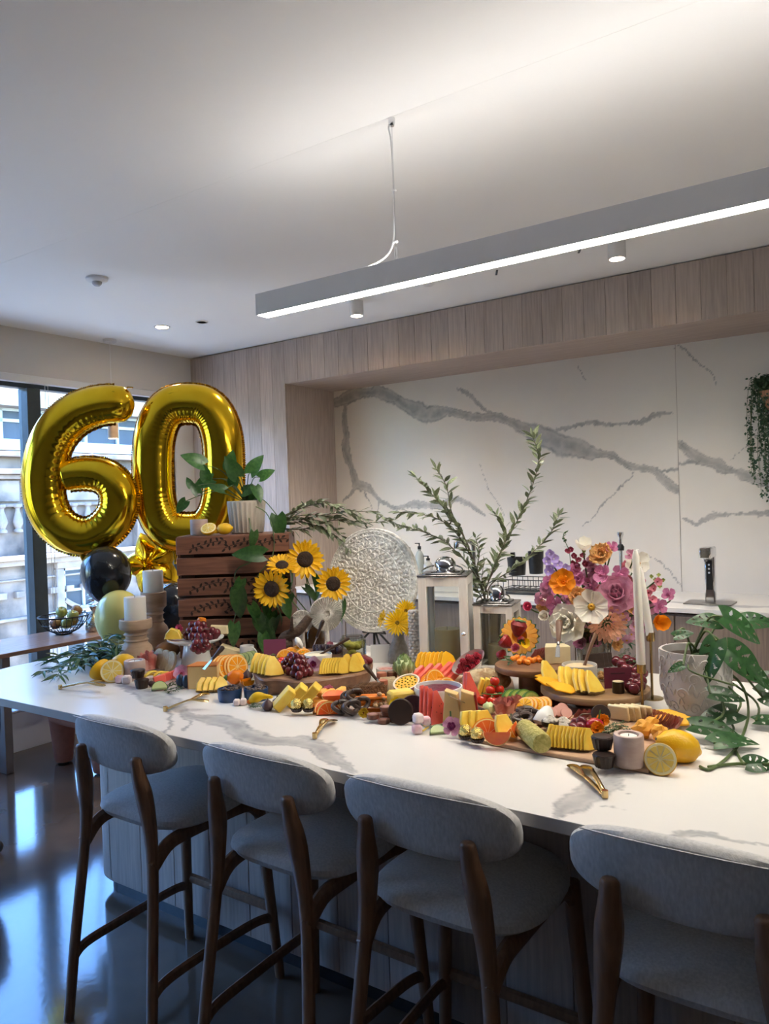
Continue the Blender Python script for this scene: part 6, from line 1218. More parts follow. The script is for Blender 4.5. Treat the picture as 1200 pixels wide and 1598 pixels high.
for i, (px, py) in enumerate(((283, 1073), (291, 1074))): ball('dark_plum', 'dark blue plum standing next to the big cheese wedge', 'plum', px, py, 8, FMat('plum_skin', (.02, .028, .06), (.05, .07, .12), .35, 5, coat=.2), ZT, (.85, .8, 1.3), group='plums by the cheese wedge')
rosette('prosciutto_rose', 'pink prosciutto rose behind the tealight holder', 232, 1046, 17, m_pros, ZT, hgt=1.5)
for i, (px, py, a) in enumerate(((256, 1038, .0), (266, 1040, .15), (276, 1042, .3))): disc('bread_slice', 'speckled pale bread slice leaning before the white cake stand', 'bread', px-10+i, py+5, 16, 4.4, m_crumb, -VIEW*.7+RT*(-.7)+Vector((0, 0, .35)), ZT, group='bread slices leaning by the white cake stand')
ball('bread_roll', 'brown crusty roll beside the wooden candle holder', 'bread', 262, 1026, 16, FMat('brown_crust', (.30, .14, .05), (.22, .1, .035), .6, 8), ZT, (1.25, .8, .75), .06, YR)
for i in range(5): P = at(232+i*8, 1063-i*1, ZT); solo('mango_strip', G().tube(smooth_path([(-.02, 0, .012), (0, .004, .022), (.025, .01, .02), (.04, .012, .012)], 3), [.004, .008, .009, .009, .009, .009, .008, .007, .006, .004], 8, flat=.6), m_pine, 'yellow mango strip lying behind the cucumber', 'mango', P, YR+.75, 'yellow mango strips')
for i in range(6):
    P = at(250+i*9, 1068-i*3.2, ZT); solo('watermelon_strip', G().box((0, 0, .02), (.05, .013, .032), .003), m_mel, 'red watermelon strip in the leaning row', 'watermelon', P, group='watermelon strips', rot=(0, -.12, YR+.8))
P = Dp(283, 1052, dep(at(283, 1062, ZT))); flower('pansy', 'purple pink blossom on the watermelon strips', P, 15*mpp(P), [(PT_BROAD, mf['mauve'], 7, .9, .25, .05, 0), (PT_RUF, mf['pink'], 6, .5, .6, .05, .05)], (.2, .3, mf['mar']), to_cam(P)+Vector((0, 0, .4)))
# big cheese wedge with knife
P = at(317, 1074, ZT); s_ = mpp(P); W_, H_ = 46*s_, 37*s_; t = thing('cheese_wedge', 'large pale cheese wedge with an orange rind', 'cheese', P, YR-.05)
part(t, 'paste', G().prism([(-W_/2, -.012), (W_/2, -.012), (W_*.42, .05), (-W_*.34, .06)], H_*.94, .002), m_chee); part(t, 'rind', G().prism([(-W_/2, -.0125), (W_/2, -.0125), (W_*.42, .0505), (-W_*.34, .0605)], H_*.07, .002, z0=H_*.93), m_rind); part(t, 'side_rind', G().prism([(-W_/2-.002, -.012), (-W_/2, -.012), (-W_*.34, .06), (-W_*.34-.002, .06)], H_, .0005), m_rind)
A1 = P+Vector((0, 0, H_*.98)); kb = Dp(349, 1009, dep(P)-.0); t = knife('walnut handled cheese knife stuck in the big cheese wedge', kb, 0, 0, 318, 1045, ZT+H_*.9, .42, .022)
for i in range(6): P = at(348+i*4.5, 1060-i*.4, ZT); R = 19*mpp(P); citrus_half('orange_slice', 'orange slice fanned behind the cheese wedge', 'orange', P+Vector((0, 0, R*.72)), R, -VIEW*.75+RT*.75+Vector((0, 0, .3)), m_orp, m_orw, m_orf, 9, group='orange slices fanned by the cheese wedge', thick=.006)
P = at(371, 1068, ZT); s_ = mpp(P); t = thing('orange_capsicum', 'small orange pepper with a dark green cap', 'pepper', P, YR); part(t, 'flesh', G().ell((.0, 0, 11*s_), (13*s_, 11*s_, 11*s_), 20, 12, amp=.06, fr=2), m_carr); part(t, 'cap', G().lathe([(0, 0), (5*s_, 0), (4*s_, 3*s_), (1.5*s_, 5*s_), (0, 6*s_)], 10), m_cucg, (-12*s_, -3*s_, 11*s_), (0, -PI/2, 0))
pine_fan('pineapple piece with brown rind beside the navy bowls', 318, 1081, 345, 1079, 4, 26, 21, ZT, .6, spread=.8)
for px, py, lb in ((359, 1093, 'navy ramekin of nuts beside the pineapple pieces'), (400, 1092, 'navy ramekin of nuts beside the yellow bird shaped pepper')):
    t, P, r, h = bowl('navy_ramekin', lb, px, py, 38, 19, m_navyb, None, ZT, flat=.88)
    gn = G(); rs = random.Random(px)
    for k in range(40): a = rs.uniform(0, 6.28); q = r*.82*math.sqrt(rs.random()); gn.ell((q*math.cos(a), q*math.sin(a), h*.9+rs.uniform(0, .008)), (.007, .005, .004), 7, 5, mx=None)
    part(t, 'nuts', gn, FMat('dark_nuts', (.08, .045, .03), (.16, .10, .07), .5, 60), kind='stuff')
marsh('white marshmallow standing between the navy ramekins', 370, 1101, 10, m_marw, ZT); marsh('upright white marshmallow leaning on the second navy ramekin', 381, 1100, 10, m_marw, ZT, up=.0)
P = at(406, 1098, ZT); s_ = mpp(P); t = thing('yellow_pepper', 'little yellow pepper lying on thyme like a small bird', 'pepper', P, YR); part(t, 'flesh', G().tube(smooth_path([(-18*s_, 0, 4*s_), (-10*s_, 0, 9*s_), (0, 0, 12*s_), (10*s_, 0, 11*s_), (19*s_, 0, 10*s_)], 4), [s_*q for q in (2, 4, 5.5, 6.5, 7.5, 8, 8, 7.5, 6.5, 5.5, 4.5, 4, 3.5, 3.4, 3, 2.2, 1)], 12), m_gerb); part(t, 'tip', G().ell((-18*s_, 0, 4*s_), (4*s_, 3*s_, 3.5*s_)), m_carr)
for pl in ([(388, 1101), (404, 1101), (420, 1096)], [(392, 1098), (408, 1099), (422, 1093)], [(390, 1103), (402, 1103), (412, 1101)]): herb('thyme sprig under the little yellow pepper', pl, ZT, n=26)['group'] = 'thyme under the yellow pepper'
P = at(360, 1030, ZT); s_ = mpp(P); solo('cheese_block', G().box((0, 0, 0), (33*s_, 16*s_, 15*s_), .002), m_chw, 'pale cheese block leaning behind the orange slices', 'cheese', P+Vector((0, 0, 12*s_)), rot=(.1, .35, YR))
for i, (px, py) in enumerate(((374, 1040), (380, 1039), (387, 1037), (393, 1036))): P = at(px, py, ZT); R = 11*mpp(P); citrus_half('cucumber_slice', 'light green cucumber slice overlapping beside the slab', 'cucumber', P+Vector((0, 0, R*.9)), R, -VIEW+RT*(-.5)+Vector((0, 0, .5)), m_cucg, m_cuc, m_cuc, 6, group='cucumber slices by the slab', thick=.004)
# white stand contents
grapes('red grapes piled over the rim of the white cake stand', [(px, py, dz) for px, py, dz in ((292, 992, .0), (300, 993, .005), (309, 993, .005), (318, 993, .005), (327, 993, .0), (335, 992, 0), (296, 985, .02), (304, 984, .025), (313, 983, .03), (322, 984, .025), (331, 985, .02), (338, 988, .01), (300, 976, .04), (309, 975, .045), (317, 976, .04), (306, 1003, -.012), (313, 1007, -.02), (320, 1003, -.01), (303, 1011, -.03), (310, 1015, -.04), (317, 1013, -.03), (324, 1009, -.02))], 6.5, ZW+.004, base=(305, 999), rim=dep(Bw)-.142)
P = Zp(273, 998, ZW+.006); s_ = mpp(P); solo('fruit_chunk', G().prism([(-14*s_, 0), (14*s_, 0), (8*s_, 13*s_), (-4*s_, 17*s_), (-11*s_, 9*s_)], 12*s_, .003), m_pine, 'yellow fruit chunk on the rim of the white cake stand', 'fruit', P, rot=(PI/2, 0, YR))
P = Zp(312, 988, ZW+.02); s_ = mpp(P); solo('carrot_roll', G().lathe([(0, 0), (5*s_, 0), (7*s_, 20*s_), (6*s_, 24*s_), (0, 24*s_)], 16), m_carr, 'bright orange carrot roll standing up in the grapes', 'carrot', P+Vector((0, 0, 0)), rot=(-.1, .15, 0))
P = Zp(343, 990, ZW+.006); s_ = mpp(P); solo('brie_wedge', G().prism([(-14*s_, 0), (14*s_, 0), (13*s_, 12*s_), (-12*s_, 14*s_)], 13*s_, .003), m_chw, 'white brie wedge at the crate side of the white cake stand', 'cheese', P, rot=(PI/2, 0, YR+.1))
P = Zp(277, 986, ZW+.015); flower('pansy', 'magenta blossom beside the yellow fruit chunk', Dp(279, 981, dep(P)), 9*mpp(P), [(PT_RUF, mf['hot'], 8, .9, .3, .02, 0)], (.2, .3, mf['mar']), to_cam(P))
t, P, r, h = bowl('white_mug', 'white mug with a handle behind the cheese block', 386, 1031, 22, 24, m_cer, None, ZT, flat=.95, cat='mug'); part(t, 'handle', G().tube([(r+.016*math.sin(PI*k/8)-.001, 0, h*(.2+.65*k/8)) for k in range(9)], .004, 8), m_cer, rot=(0, 0, YR-.3))
P = at(429, 1024, ZS); s_ = mpp(P); solo('plum_card', G().box((0, 0, 13*s_), (35*s_, .002, 26*s_), .0004), m_card, 'small plain plum coloured card standing before the driftwood', 'card', P, rot=(-.15, 0, YR))
for px, py, r, lb in ((423, 1108, 9.5, 'dark fig beside the yellow pepper'), (433, 1103, 8.5, 'dark fig beside the pineapple sticks'), (386, 1062, 9, 'small dark fig beside the cucumber slices')):
    P = at(px, py, ZT); R = r*mpp(P); t = thing('fig', lb, 'fig', P, random.random()*3); part(t, 'flesh', G().lathe([(0, 0), (R*.6, R*.05), (R, R*.7), (R*.85, R*1.2), (R*.35, R*1.6), (R*.15, R*1.8), (0, R*1.82)], 18), m_fig); part(t, 'stalk', G().tube([(0, 0, R*1.75), (R*.1, 0, R*2)], R*.1, 6), m_twig)
for i, (px, py) in enumerate(((378, 1072), (386, 1069), (394, 1068))): wedge('orange_wedge', 'small orange wedge beside the figs', px, py, 20, m_orp, m_orf, ZT, rz=.6+i*.2, roll=.5, group='orange wedges by the figs')
# ================================================================== ON THE SLAB
pine_fan('pale pineapple slice at the fig end of the slab', 405, 1051, 428, 1056, 5, 34, 30, ZS, .55, spread=.3)
grapes('dark red grape bunch in the middle of the slab', [(443, 1044, 0), (451, 1047, 0), (459, 1051, 0), (467, 1054, 0), (475, 1050, 0), (483, 1048, .0), (445, 1036, .012), (453, 1039, .015), (461, 1043, .018), (470, 1044, .018), (478, 1041, .015), (449, 1030, .025), (457, 1031, .035), (465, 1034, .035), (473, 1035, .03), (480, 1034, .02), (455, 1024, .045), (463, 1025, .05), (471, 1028, .042)], 6.8, ZS)
for px, py in ((436, 1035), (440, 1031)): ball('cherry_tomato', 'cherry tomato behind the grape bunch on the slab', 'tomato', px, py+6, 6, m_tom, ZS, group='cherry tomatoes on the slab')
P = Dp(488, 1038, dep(Zp(488, 1050, ZS))); flower('anemone', 'pale purple anemone with a dark centre on the slab', P, 15*mpp(P), [(PT_BROAD, FM('anemone_petal', (.66, .36, .55), (.74, .55, .66)), 6, .9, .35, .05, 0), (PT_BROAD, FM('anemone_deep', (.25, .03, .14), (.2, .02, .1)), 6, .48, .5, .03, .04)], (.16, .4, mf['mar']), to_cam(P)+Vector((.2, 0, .3)))
pine_fan('ruffled deep yellow pineapple slice next to the anemone', 508, 1054, 535, 1052, 8, 24, 24, ZS, .35, spread=.2); pine_fan('ruffled deep yellow pineapple slice at the spade end of the slab', 540, 1051, 562, 1047, 7, 24, 26, ZS, .35, spread=.2)
t, P, r, h = bowl('butter_dish', 'low white dish of cream cheese on the slab', 497, 1035, 44, 15, m_cer, FMat('cream_cheese', (.80, .72, .54), (.76, .66, .46), .5, 10), ZS, flabel='pale cream cheese'); q = Zp(543, 1012, ZS+.05); t = thing('wooden_spreader', 'thin wooden spreader standing in the cream cheese', 'spreader', P+Vector((0, 0, h*.8))); part(t, 'handle', G().tube([(0, 0, 0), Dp(545, 996, dep(P)+.02)-P-Vector((0, 0, h*.8))], [.004, .006], 8), m_hdl)
for i, (px, py, a) in enumerate(((455, 1024, .2), (466, 1021, .5), (474, 1026, .1), (445, 1027, -.2))): half_moon('orange_slice', 'thin dried orange slice at the back of the slab', px, py, 14, 3, m_orp, m_orf, ZS, a, .5, group='orange slices at the back of the slab')
P = Zp(482, 1030, ZS); rosette('lettuce_leaf', 'frilly yellow green lettuce leaf on the slab', 472, 1024, 9, FMat('lettuce', (.46, .55, .10), (.35, .46, .06)), ZS, 1.6, 1.1, 'lettuce')
for px, py, a in ((562, 1040, .7), (571, 1036, .7), (557, 1033, .7)): ball('dark_red_fruit', 'plump dark red fruit lying at the slab end', 'fruit', px, py, 10, FMat('dark_red_skin', (.16, .012, .02), (.22, .03, .03), .4, 9), ZS if px < 575 else ZS, (1.5, .65, .65), .04, YR-a, group='dark red fruits at the slab end')
P = Zp(551, 1022, ZS); s_ = mpp(P); t = thing('pickle_jar', 'low glass jar of yellow pickles behind the slab', 'jar', P); part(t, 'jar', G().lathe([(0, 0), (20*s_, 0), (21*s_, .003), (21*s_, 24*s_), (17*s_, 27*s_), (17*s_, 30*s_), (15.5*s_, 30*s_), (15.5*s_, 27*s_), (19.5*s_, 24*s_), (19.5*s_, .005), (0, .004)], 28), m_jar)
gn = G(); rs = random.Random(3)
for k in range(16): gn.ell((rs.uniform(-11, 11)*s_, rs.uniform(-11, 11)*s_, rs.uniform(4, 20)*s_), (8*s_, 3*s_, 5*s_), 8, 6, mx=Rz(rs.uniform(-.2, .2)))
part(t, 'pickles', gn, FMat('yellow_pickle', (.55, .45, .06), (.42, .42, .08), .35, 12), kind='stuff')
rs = random.Random(8)
for i in range(26): ball('blackberry', 'dark blackberry heaped behind the white dish', 'blackberry', 493+(i % 4)*10.4+5*(i//12), 1015.5+((i//4) % 3)*2.6, 4.9, FMat('blackberry_black', (.018, .008, .016), (.03, .012, .02), .3, 20), ZS+.0215*(i//12), (1, 1, 1.05), .04, group='blackberries behind the slab')
P = Dp(515, 1008, dep(Zp(515, 1018, ZS))); flower('pansy', 'small pink blossom on the blackberries', P, 8*mpp(P), [(PT_RUF, mf['blush'], 7, .9, .3, .02, 0)], (.2, .3, mf['mar']), to_cam(P)+Vector((0, 0, .4)))
P = Zp(478, 1022, ZS); A0 = Dp(463, 997, dep(P)); t = thing('cheese_scoop', 'white ceramic cheese scoop behind the grapes', 'scoop', P); d = A0-P; part(t, 'handle', G().tube([d*.1, d*.4], [.007, .006], 10), m_hdl); part(t, 'bowl', G().tube(smooth_path([d*.4, d*.55, d*.8, d*1.0, d*1.1], 3), [.007, .009, .012, .016, .019, .021, .022, .022, .02, .017, .013, .008, .003], 16, flat=.6), m_cer)
P = Zp(492, 1014, ZS); knife('dark walnut cheese knife standing behind the slab', Dp(505, 968, dep(P)+.02), 0, 0, 488, 1012, ZS, .38, .02)
for i, (px, py) in enumerate(((418, 1028), (425, 1030))): herb('tiny basil tuft behind the pineapple slices', [(px, py), (px+6, py-6), (px+12, py-8)], ZS, .018, 12, mat=m_leaf)['group'] = 'basil tufts'
# ================================================================== FRONT MIDDLE
for i, (px, py, rz_) in enumerate(((440, 1108, .3), (456, 1104, .1), (474, 1102, -.05))):
    P = at(px, py, ZT); s_ = mpp(P); solo('pineapple_stick', G().box((0, 0, 0), (15*s_, 22*s_, 38*s_), .003), m_pine, 'thick yellow pineapple stick leaning behind the gold pralines', 'pineapple', P+Vector((12*s_, 8*s_, 17*s_)), group='pineapple sticks', rot=(.15, .75, YR+rz_))
ferrero('gold wrapped praline nearest the pineapple sticks', 464, 1110, 9.5); ferrero('gold wrapped praline beside the blood orange halves', 483, 1110, 9.5)
sticks('melon_stick', 'orange rockmelon stick in the front pile', 'melon', [(499, 1101, 28, .1, .0), (497, 1098, 28, .1, .0), (526, 1099, 30, .1, .0), (524, 1096, 30, .1, .0), (540, 1095, 28, 1.2, .024), (528, 1094, 28, 1.2, .024), (514, 1098, 28, 1.2, .024), (501, 1098, 26, 1.2, .024)], m_canta, 12, ZT)
sticks('carrot_stick', 'bright orange carrot stick in the heap by the dark pretzels', 'carrot', [(570, 1111, 44, .0, .0), (571, 1109, 44, .0, .0), (572, 1107, 44, .0, .0), (574, 1110.5, 42, .0, .0135), (575, 1108.5, 42, .0, .0135), (577, 1109.5, 38, .0, .027)], m_carr, 7, ZT)
half_moon('blood_orange_slice', 'blood orange half moon at the very front of the pile', 515, 1118, 21, 9, m_orp, m_blood, ZT, .05, .25); half_moon('blood_orange_slice', 'blood orange half moon lying behind the front one', 503, 1112, 18, 8, m_orp, m_blood, ZT, .5, .5)
wedge('orange_wedge', 'blood orange wedge lying under the purple blossom', 520, 1104, 40, m_orp, m_blood, ZT, rz=.05, roll=1.3); wedge('orange_wedge', 'blood orange wedge beside the dark pretzels', 548, 1100, 26, m_orp, m_blood, ZT, rz=.9, roll=.4); wedge('orange_wedge', 'blood orange wedge standing behind the dark pretzels', 556, 1098, 26, m_orp, m_blood, ZT, rz=-.8, roll=.3)
P = Dp(513, 1079, dep(at(513, 1094, ZT))); flower('carnation', 'magenta carnation blossom on the melon sticks', P, 11*mpp(P), [(PT_RUF, mf['pink'], 12, .9, .2, .02, 0), (PT_RUF, mf['pink'], 9, .65, .7, .02, .05), (PT_RUF, mf['hot'], 6, .4, 1.1, .02, .08)], None, to_cam(P)+Vector((0, 0, .4)))
def pretzel(label, px, py, r, z=None, rz=0., group=None, lean=.9, up=0.):
    P = at(px, py, z)+Vector((0, 0, up)); R = r*mpp(P); pp = []
    for k in range(48): a = 2*PI*k/48; pp.append((R*.62*math.sin(a)+R*.35*math.sin(2*a), R*.62*math.cos(a)+R*.1*math.cos(2*a), R*.10*math.sin(3*a)))
    return solo('chocolate_pretzel', G().tube(pp, R*.24, 8, closed=True), FMat('pretzel_chocolate', (.075, .05, .042), (.05, .03, .025), .35, 30), label, 'pretzel', P+Vector((0, 0, R*.55)), group=group, rot=(lean, random.uniform(-.2, .2), YR+rz))
for i, (px, py, rz_) in enumerate(((536, 1117, .5), (544, 1118, .4), (552, 1118, .6), (560, 1117, .4), (545, 1110, .5), (555, 1108, .2))): pretzel('dark chocolate pretzel standing in the front stack', px, py, 15, ZT, rz_, 'dark pretzels at the front', 1.1)
P = Dp(567, 1113, dep(at(567, 1122, ZT))); flower('marigold', 'mustard yellow blossom at the front edge of the pile', P, 10*mpp(P), [(PT_RUF, FM('mustard_petal', (.55, .36, .02), (.45, .28, .015)), 10, .9, .2, .02, 0), (PT_RUF, MATS['mustard_petal'], 7, .6, .8, .02, .05)], (.2, .3, mf['mar']), to_cam(P)+Vector((0, 0, .2)))
for i, (px, py, r) in enumerate(((545, 1083, 7.6), (561, 1082, 7.6), (577, 1079, 7.6), (592, 1075, 7.6), (561, 1096, 7), (576, 1097, 7), (546, 1093, 7))): P = at(px, py+4); R = r*mpp(P); t = thing('kumquat_half', 'halved orange kumquat beside the seeded crispbread', 'kumquat', P, group='kumquat halves', rot=(-.9, .3*math.sin(i), YR)); part(t, 'skin', G().ell((0, 0, R*.4), (R*1.05, R*.75, R*.75), 16, 10), m_orp); part(t, 'flesh', G().lathe([(0, R*.75), (R*.6, R*.8), (R*.6, R*.95), (0, R*1.02)], 16), m_mang)
for i in range(5): P = at(572+i*2, 1094); s_ = mpp(P); solo('seeded_crispbread', G().box((0, 0, 14*s_), (62*s_ if i < 2 else 40*s_, 4*s_, 22*s_), .001), FMat('seed_brown', (.13, .06, .025), (.22, .11, .045), .85, 90, bump=.8, bs=150), 'dark seeded crispbread standing in the row', 'crispbread', P+VIEW*(.0125*i-.02), group='seeded crispbreads', rot=(-.2, 0, YR-.05))
P = at(606, 1084); knife('flat steel cheese spade with a dark handle propped on the crackers', Dp(568, 1037, dep(P)), 0, 0, 603, 1080, ZF+.012, .42, .042, blade=FMat('gunmetal_blade', (.16, .16, .16), (.2, .2, .2), .3, 10))
for i, (px, py) in enumerate(((612, 1078), (618, 1080), (606, 1074), (622, 1076))): P = at(px, py); s_ = mpp(P); solo('cracker', G().box((0, 0, 9*s_), (24*s_, 4*s_, 18*s_), .001), m_crumb, 'square pale cracker leaning behind the cheese spade', 'cracker', P, group='square crackers', rot=(-.4, 0, YR+.1*i))
rs = random.Random(5)
for i in range(22): ball('mixed_nut', 'single shelled nut in the small heap before the crackers', 'nut', 586+(i % 3)*8.6, 1099+((i//3) % 4)*1.9, rs.uniform(3.4, 3.9), m_nut, ZF+.013*(i//12), (1.1, .95, .85), .05, rs.uniform(0, 3), group='nut heap')
for i, (px, py, up) in enumerate(((582, 1121, 0), (602, 1121, 0), (592, 1125.5, 0), (612, 1126, 0), (592, 1122.5, .0165), (603, 1124, .0165), (582, 1127, 0))):
    P = at(px, py, ZT)+Vector((0, 0, up)); R = 10*mpp(P); t = thing('filled_chocolate', 'round milk chocolate filled cup in the front stack', 'chocolate', P, group='milk chocolate cups', rot=(0, 0, YR)); part(t, 'shell', G().lathe([(0, 0), (R*.9, 0), (R, R*.15), (R, R*.65), (R*.86, R*.7), (0, R*.68)], 20), m_milk); part(t, 'filling', G().lathe([(0, R*.6), (R*.78, R*.68), (0, R*.73)], 18), FMat('pink_ganache', (.42, .22, .19), (.36, .18, .15)))
cube('yellow_cheese_block', 'yellow herbed cheese block with petals on top', 'cheese', 628, 1106, 40, 30, m_chy, rz=YR+.35, d=26)
P = Dp(618, 1100, dep(at(622, 1114))); flower('marigold', 'yellow blossom lying against the herbed cheese block', P, 13*mpp(P), [(PT_BROAD, m_gerb, 6, .9, .2, .02, 0)], (.15, .3, mf['mar']), to_cam(P)+Vector((-.3, 0, .2)))
disc('round_dark_biscuit', 'round black biscuit standing at the front edge', 'biscuit', 626, 1130, 20, 9, m_choc, -VIEW+RT*(-.15)+Vector((0, 0, .18)), ZT); disc('round_dark_biscuit', 'round black biscuit half hidden behind another', 'biscuit', 645, 1124, 20, 9, FMat('burgundy_biscuit', (.045, .015, .02), (.06, .02, .025), .4), -VIEW+Vector((0, 0, .3)), ZT)
marsh('pink speckled marshmallow cube at the front edge', 651, 1145, 15, m_marsh, ZT, YR+.2); marsh('white and pink marshmallow cube on top of the pink one', 655, 1143, 15, m_marw, ZT, YR+.5, up=15*mpp(at(652, 1140, ZT))); marsh('pink marshmallow cube leaning beside the watermelon', 664, 1141, 13, m_marsh, ZT, YR+.1, up=.018)
for i, (px, rz_) in enumerate(((670, .62), (676, .6), (682, .58), (689, .5))): melon_tri('watermelon triangle standing in the front fan', px, 1129+i*1.5, 40, 54, .0065, ZT, rz_, .35)
sticks('yellow_straw', 'thin yellow candied peel strip by the marshmallows', 'candied peel', [(664, 1142, 22, 1.1, .006), (668, 1138, 20, .9, .012)], m_pine, 3, ZT)
t, P, r, h = bowl('jam_ramekin', 'white ramekin of dark red jam', 685, 1104, 76, 34, m_cer, FMat('berry_jam', (.11, .01, .028), (.18, .02, .05), .3, 40, bump=.4, bs=80), flat=.92, flabel='dark red berry jam'); t = thing('jam_spoon', 'small dark spoon resting in the jam', 'spoon', P+Vector((.02, 0, h*.8))); part(t, 'handle', G().tube([(0, 0, 0), Dp(723, 1075, dep(P))-P-Vector((.02, 0, h*.8))], [.006, .008], 8, flat=.4), FMat('dark_horn', (.10, .04, .045), (.07, .03, .03), .3))
P = at(641, 1083); R = 22*mpp(P); t = thing('passionfruit_half', 'halved passionfruit showing green seeds', 'passionfruit', P+Vector((0, 0, R*.72)), rot=aim(to_cam(P)+Vector((-.5, 0, 1.6))).to_euler()); part(t, 'skin', G().lathe([(R*math.sin(PI/2*k/7), -R*.9*math.cos(PI/2*k/7)) for k in range(8)]+[(R*.97, .001), (R*.85, -.002)], 28, caps=False), FMat('passionfruit_skin', (.09, .03, .045), (.14, .05, .06), .4)); part(t, 'pith', G().lathe([(R*.84, -.003), (R*.97, .0012), (R*.86, .0012), (R*.82, -.004)], 28, caps=False), FMat('pale_pith', (.78, .66, .50), (.7, .55, .42))); gs = G()
for k in range(26): a = k*2.4; q = R*.78*math.sqrt((k+.5)/26); gs.ell((q*math.cos(a), q*math.sin(a), -.002), (.0035, .0026, .0026), 7, 5)
part(t, 'seeds', gs, FMat('passion_seed', (.16, .17, .03), (.35, .28, .05), .25, 60), kind='stuff'); part(t, 'pulp', G().lathe([(0, -.0035), (R*.84, -.003)], 24), m_mang)
for i, (px, rz_) in enumerate(((708, .15), (722, .25))):
    P = at(px, 1125); s_ = mpp(P); t = thing('cheese_slice', 'tall creamy cheese wedge with a red waxed edge' if i else 'tall creamy cheese wedge standing against the jam ramekin', 'cheese', P, YR-.4+rz_); part(t, 'paste', G().prism([(-15*s_, 0), (15*s_, 0), (9*s_, 46*s_), (-10*s_, 52*s_)], 18*s_, .002), m_chee, rot=(PI/2, 0, 0))
    if i: part(t, 'wax_rind', G().prism([(15*s_, 0), (18*s_, 0), (12*s_, 46*s_), (9*s_, 46*s_)], 18*s_, .001), M('red_cheese_wax', (.36, .012, .02), .3, col2=(.3, .01, .016), ns=8), rot=(PI/2, 0, 0))
knife('dark handled cheese knife lying across the cheese wedges', 757, 1112, ZF+.03, 700, 1085, ZF+.09, .48, .02)
herb('thyme sprig lying against the watermelon triangles', [(706, 1132), (712, 1127), (720, 1131), (728, 1126)], ZF, n=34); herb('thyme sprig standing between the cheese wedges', [(734, 1124), (729, 1119), (724, 1116)], ZF, n=20)
P = Dp(705, 1134, dep(at(705, 1150, ZT))); flower('anemone', 'pink petalled anemone at the front edge', P, 17*mpp(P), [(PT_BROAD, FM('pink_anemone', (.66, .34, .50), (.60, .26, .42)), 6, .85, .1, .12, 0), (PT_BROAD, MATS['anemone_deep'], 6, .42, .35, .05, .03)], (.2, .4, MATS['anemone_deep']), to_cam(P)+Vector((-.1, 0, .15)), stem_to=P+VIEW*.03+Vector((0, 0, -.02)))
half_moon('cucumber_slice', 'cucumber half moon at the front edge under the anemone', 684, 1146, 14, 6, m_cucg, m_cuc, ZT, .2, .9, pith=m_cuc, cat='cucumber')
# ================================================================== BACK ROW BEHIND
t, P, r, h = bowl('salami_dish', 'low bowl of crumbled pink salami below the slab end', 604, 1060, 34, 18, m_cer, FMat('pink_crumble', (.36, .09, .09), (.55, .3, .25), .6, 80, bump=.5, bs=90), flat=.85)
for i, (px, py, up) in enumerate(((592, 1070, .0), (604, 1069, 0), (598, 1070, .022), (586, 1074, 0), (599, 1075, 0), (612, 1072, .0))): disc('sausage_round', 'thick pink sausage round before the popcorn', 'sausage', px, py, 8, 9, m_milk if i % 2 else FMat('sausage_pink', (.46, .16, .09), (.4, .13, .07), .5), None, ZF+up, group='sausage rounds')
rs = random.Random(6)
for i in range(34): ball('popcorn', 'single ivory popped corn in the heap behind the artichoke', 'popcorn', 625+(i % 4)*8.8, 1050+((i//4) % 4)*2.2, rs.uniform(3.9, 4.3), FMat('popcorn_ivory', (.76, .68, .50), (.7, .58, .36), .7, 30), ZF+.0195*(i//16), (1, 1, .9), .1, rs.uniform(0, 3), group='popcorn heap')
P = at(630, 1068); s_ = mpp(P); t = thing('artichoke', 'green artichoke with overlapping scales', 'artichoke', P); part(t, 'heart', G().ell((0, 0, 16*s_), (15*s_, 15*s_, 15*s_)), m_cuc)
for k in range(30): a = k*2.4; q = k/30; part(t, 'scale', PT_DAHL, FMat('artichoke_green', (.22, .33, .10), (.34, .42, .18), .5, 20, rnd=.12), mx=Tr(0, 0, 4*s_+18*s_*q) @ Rz(a) @ Tr(0, 15*s_*math.cos(q*1.2), 0) @ Rx(.95+q*.35) @ Sc(16*s_, 15*s_, 15*s_))
for i in range(7): P = at(664+i*6.5, 1056-i*.2); R = 21*mpp(P); ang = -.45+i*.13; solo('mango_slice', G().prism([(-R*.5, 0), (R*.5, 0), (R*.8, R*.5), (R*.72, R*.95), (R*.62, R*1.3), (R*.35, R*1.55), (0, R*1.75), (-R*.35, R*1.6), (-R*.55, R*1.25), (-R*.78, R*.9), (-R*.72, R*.4)], .006, .0015), m_mang, 'scalloped golden mango slice in the upright fan', 'mango', P+Vector((0, 0, .005)), group='golden mango fan', rot=(PI/2-.3, 0, YR+.62+ang*.12))
for i in range(7): P = at(646+i*10.5, 1072-i*1.6); s_ = mpp(P); solo('watermelon_spear', G().box((0, 0, 0), (50*s_, 7.5*s_, 11*s_), .002), m_mel, 'long watermelon spear in the row before the mango fan', 'watermelon', P+Vector((0, .0, .032)), group='watermelon spears', rot=(0, -.38, YR+.85))
for px, py, rz_, lb in ((645, 1064, .8, 'orange wedge behind the passionfruit'), (670, 1068, -.3, 'orange wedge under the watermelon spears'), (624, 1086, .6, 'small orange wedge between the crackers and passionfruit')): wedge('orange_wedge', lb, px, py+6, 34, m_orp, m_orf, rz=rz_, roll=.5)
for i, (px, py) in enumerate(((668, 1075), (676, 1072), (684, 1075), (690, 1078), (697, 1076))): half_moon('blood_orange_slice', 'thin blood orange half moon standing behind the jam', px, py+2, 22, 3, m_orp, m_orf, None, .75, .35, group='orange half moons behind the jam')
rosette('prosciutto_rose', 'curled prosciutto behind the jam ramekin', 716, 1086, 13, m_pros, hgt=1.3)
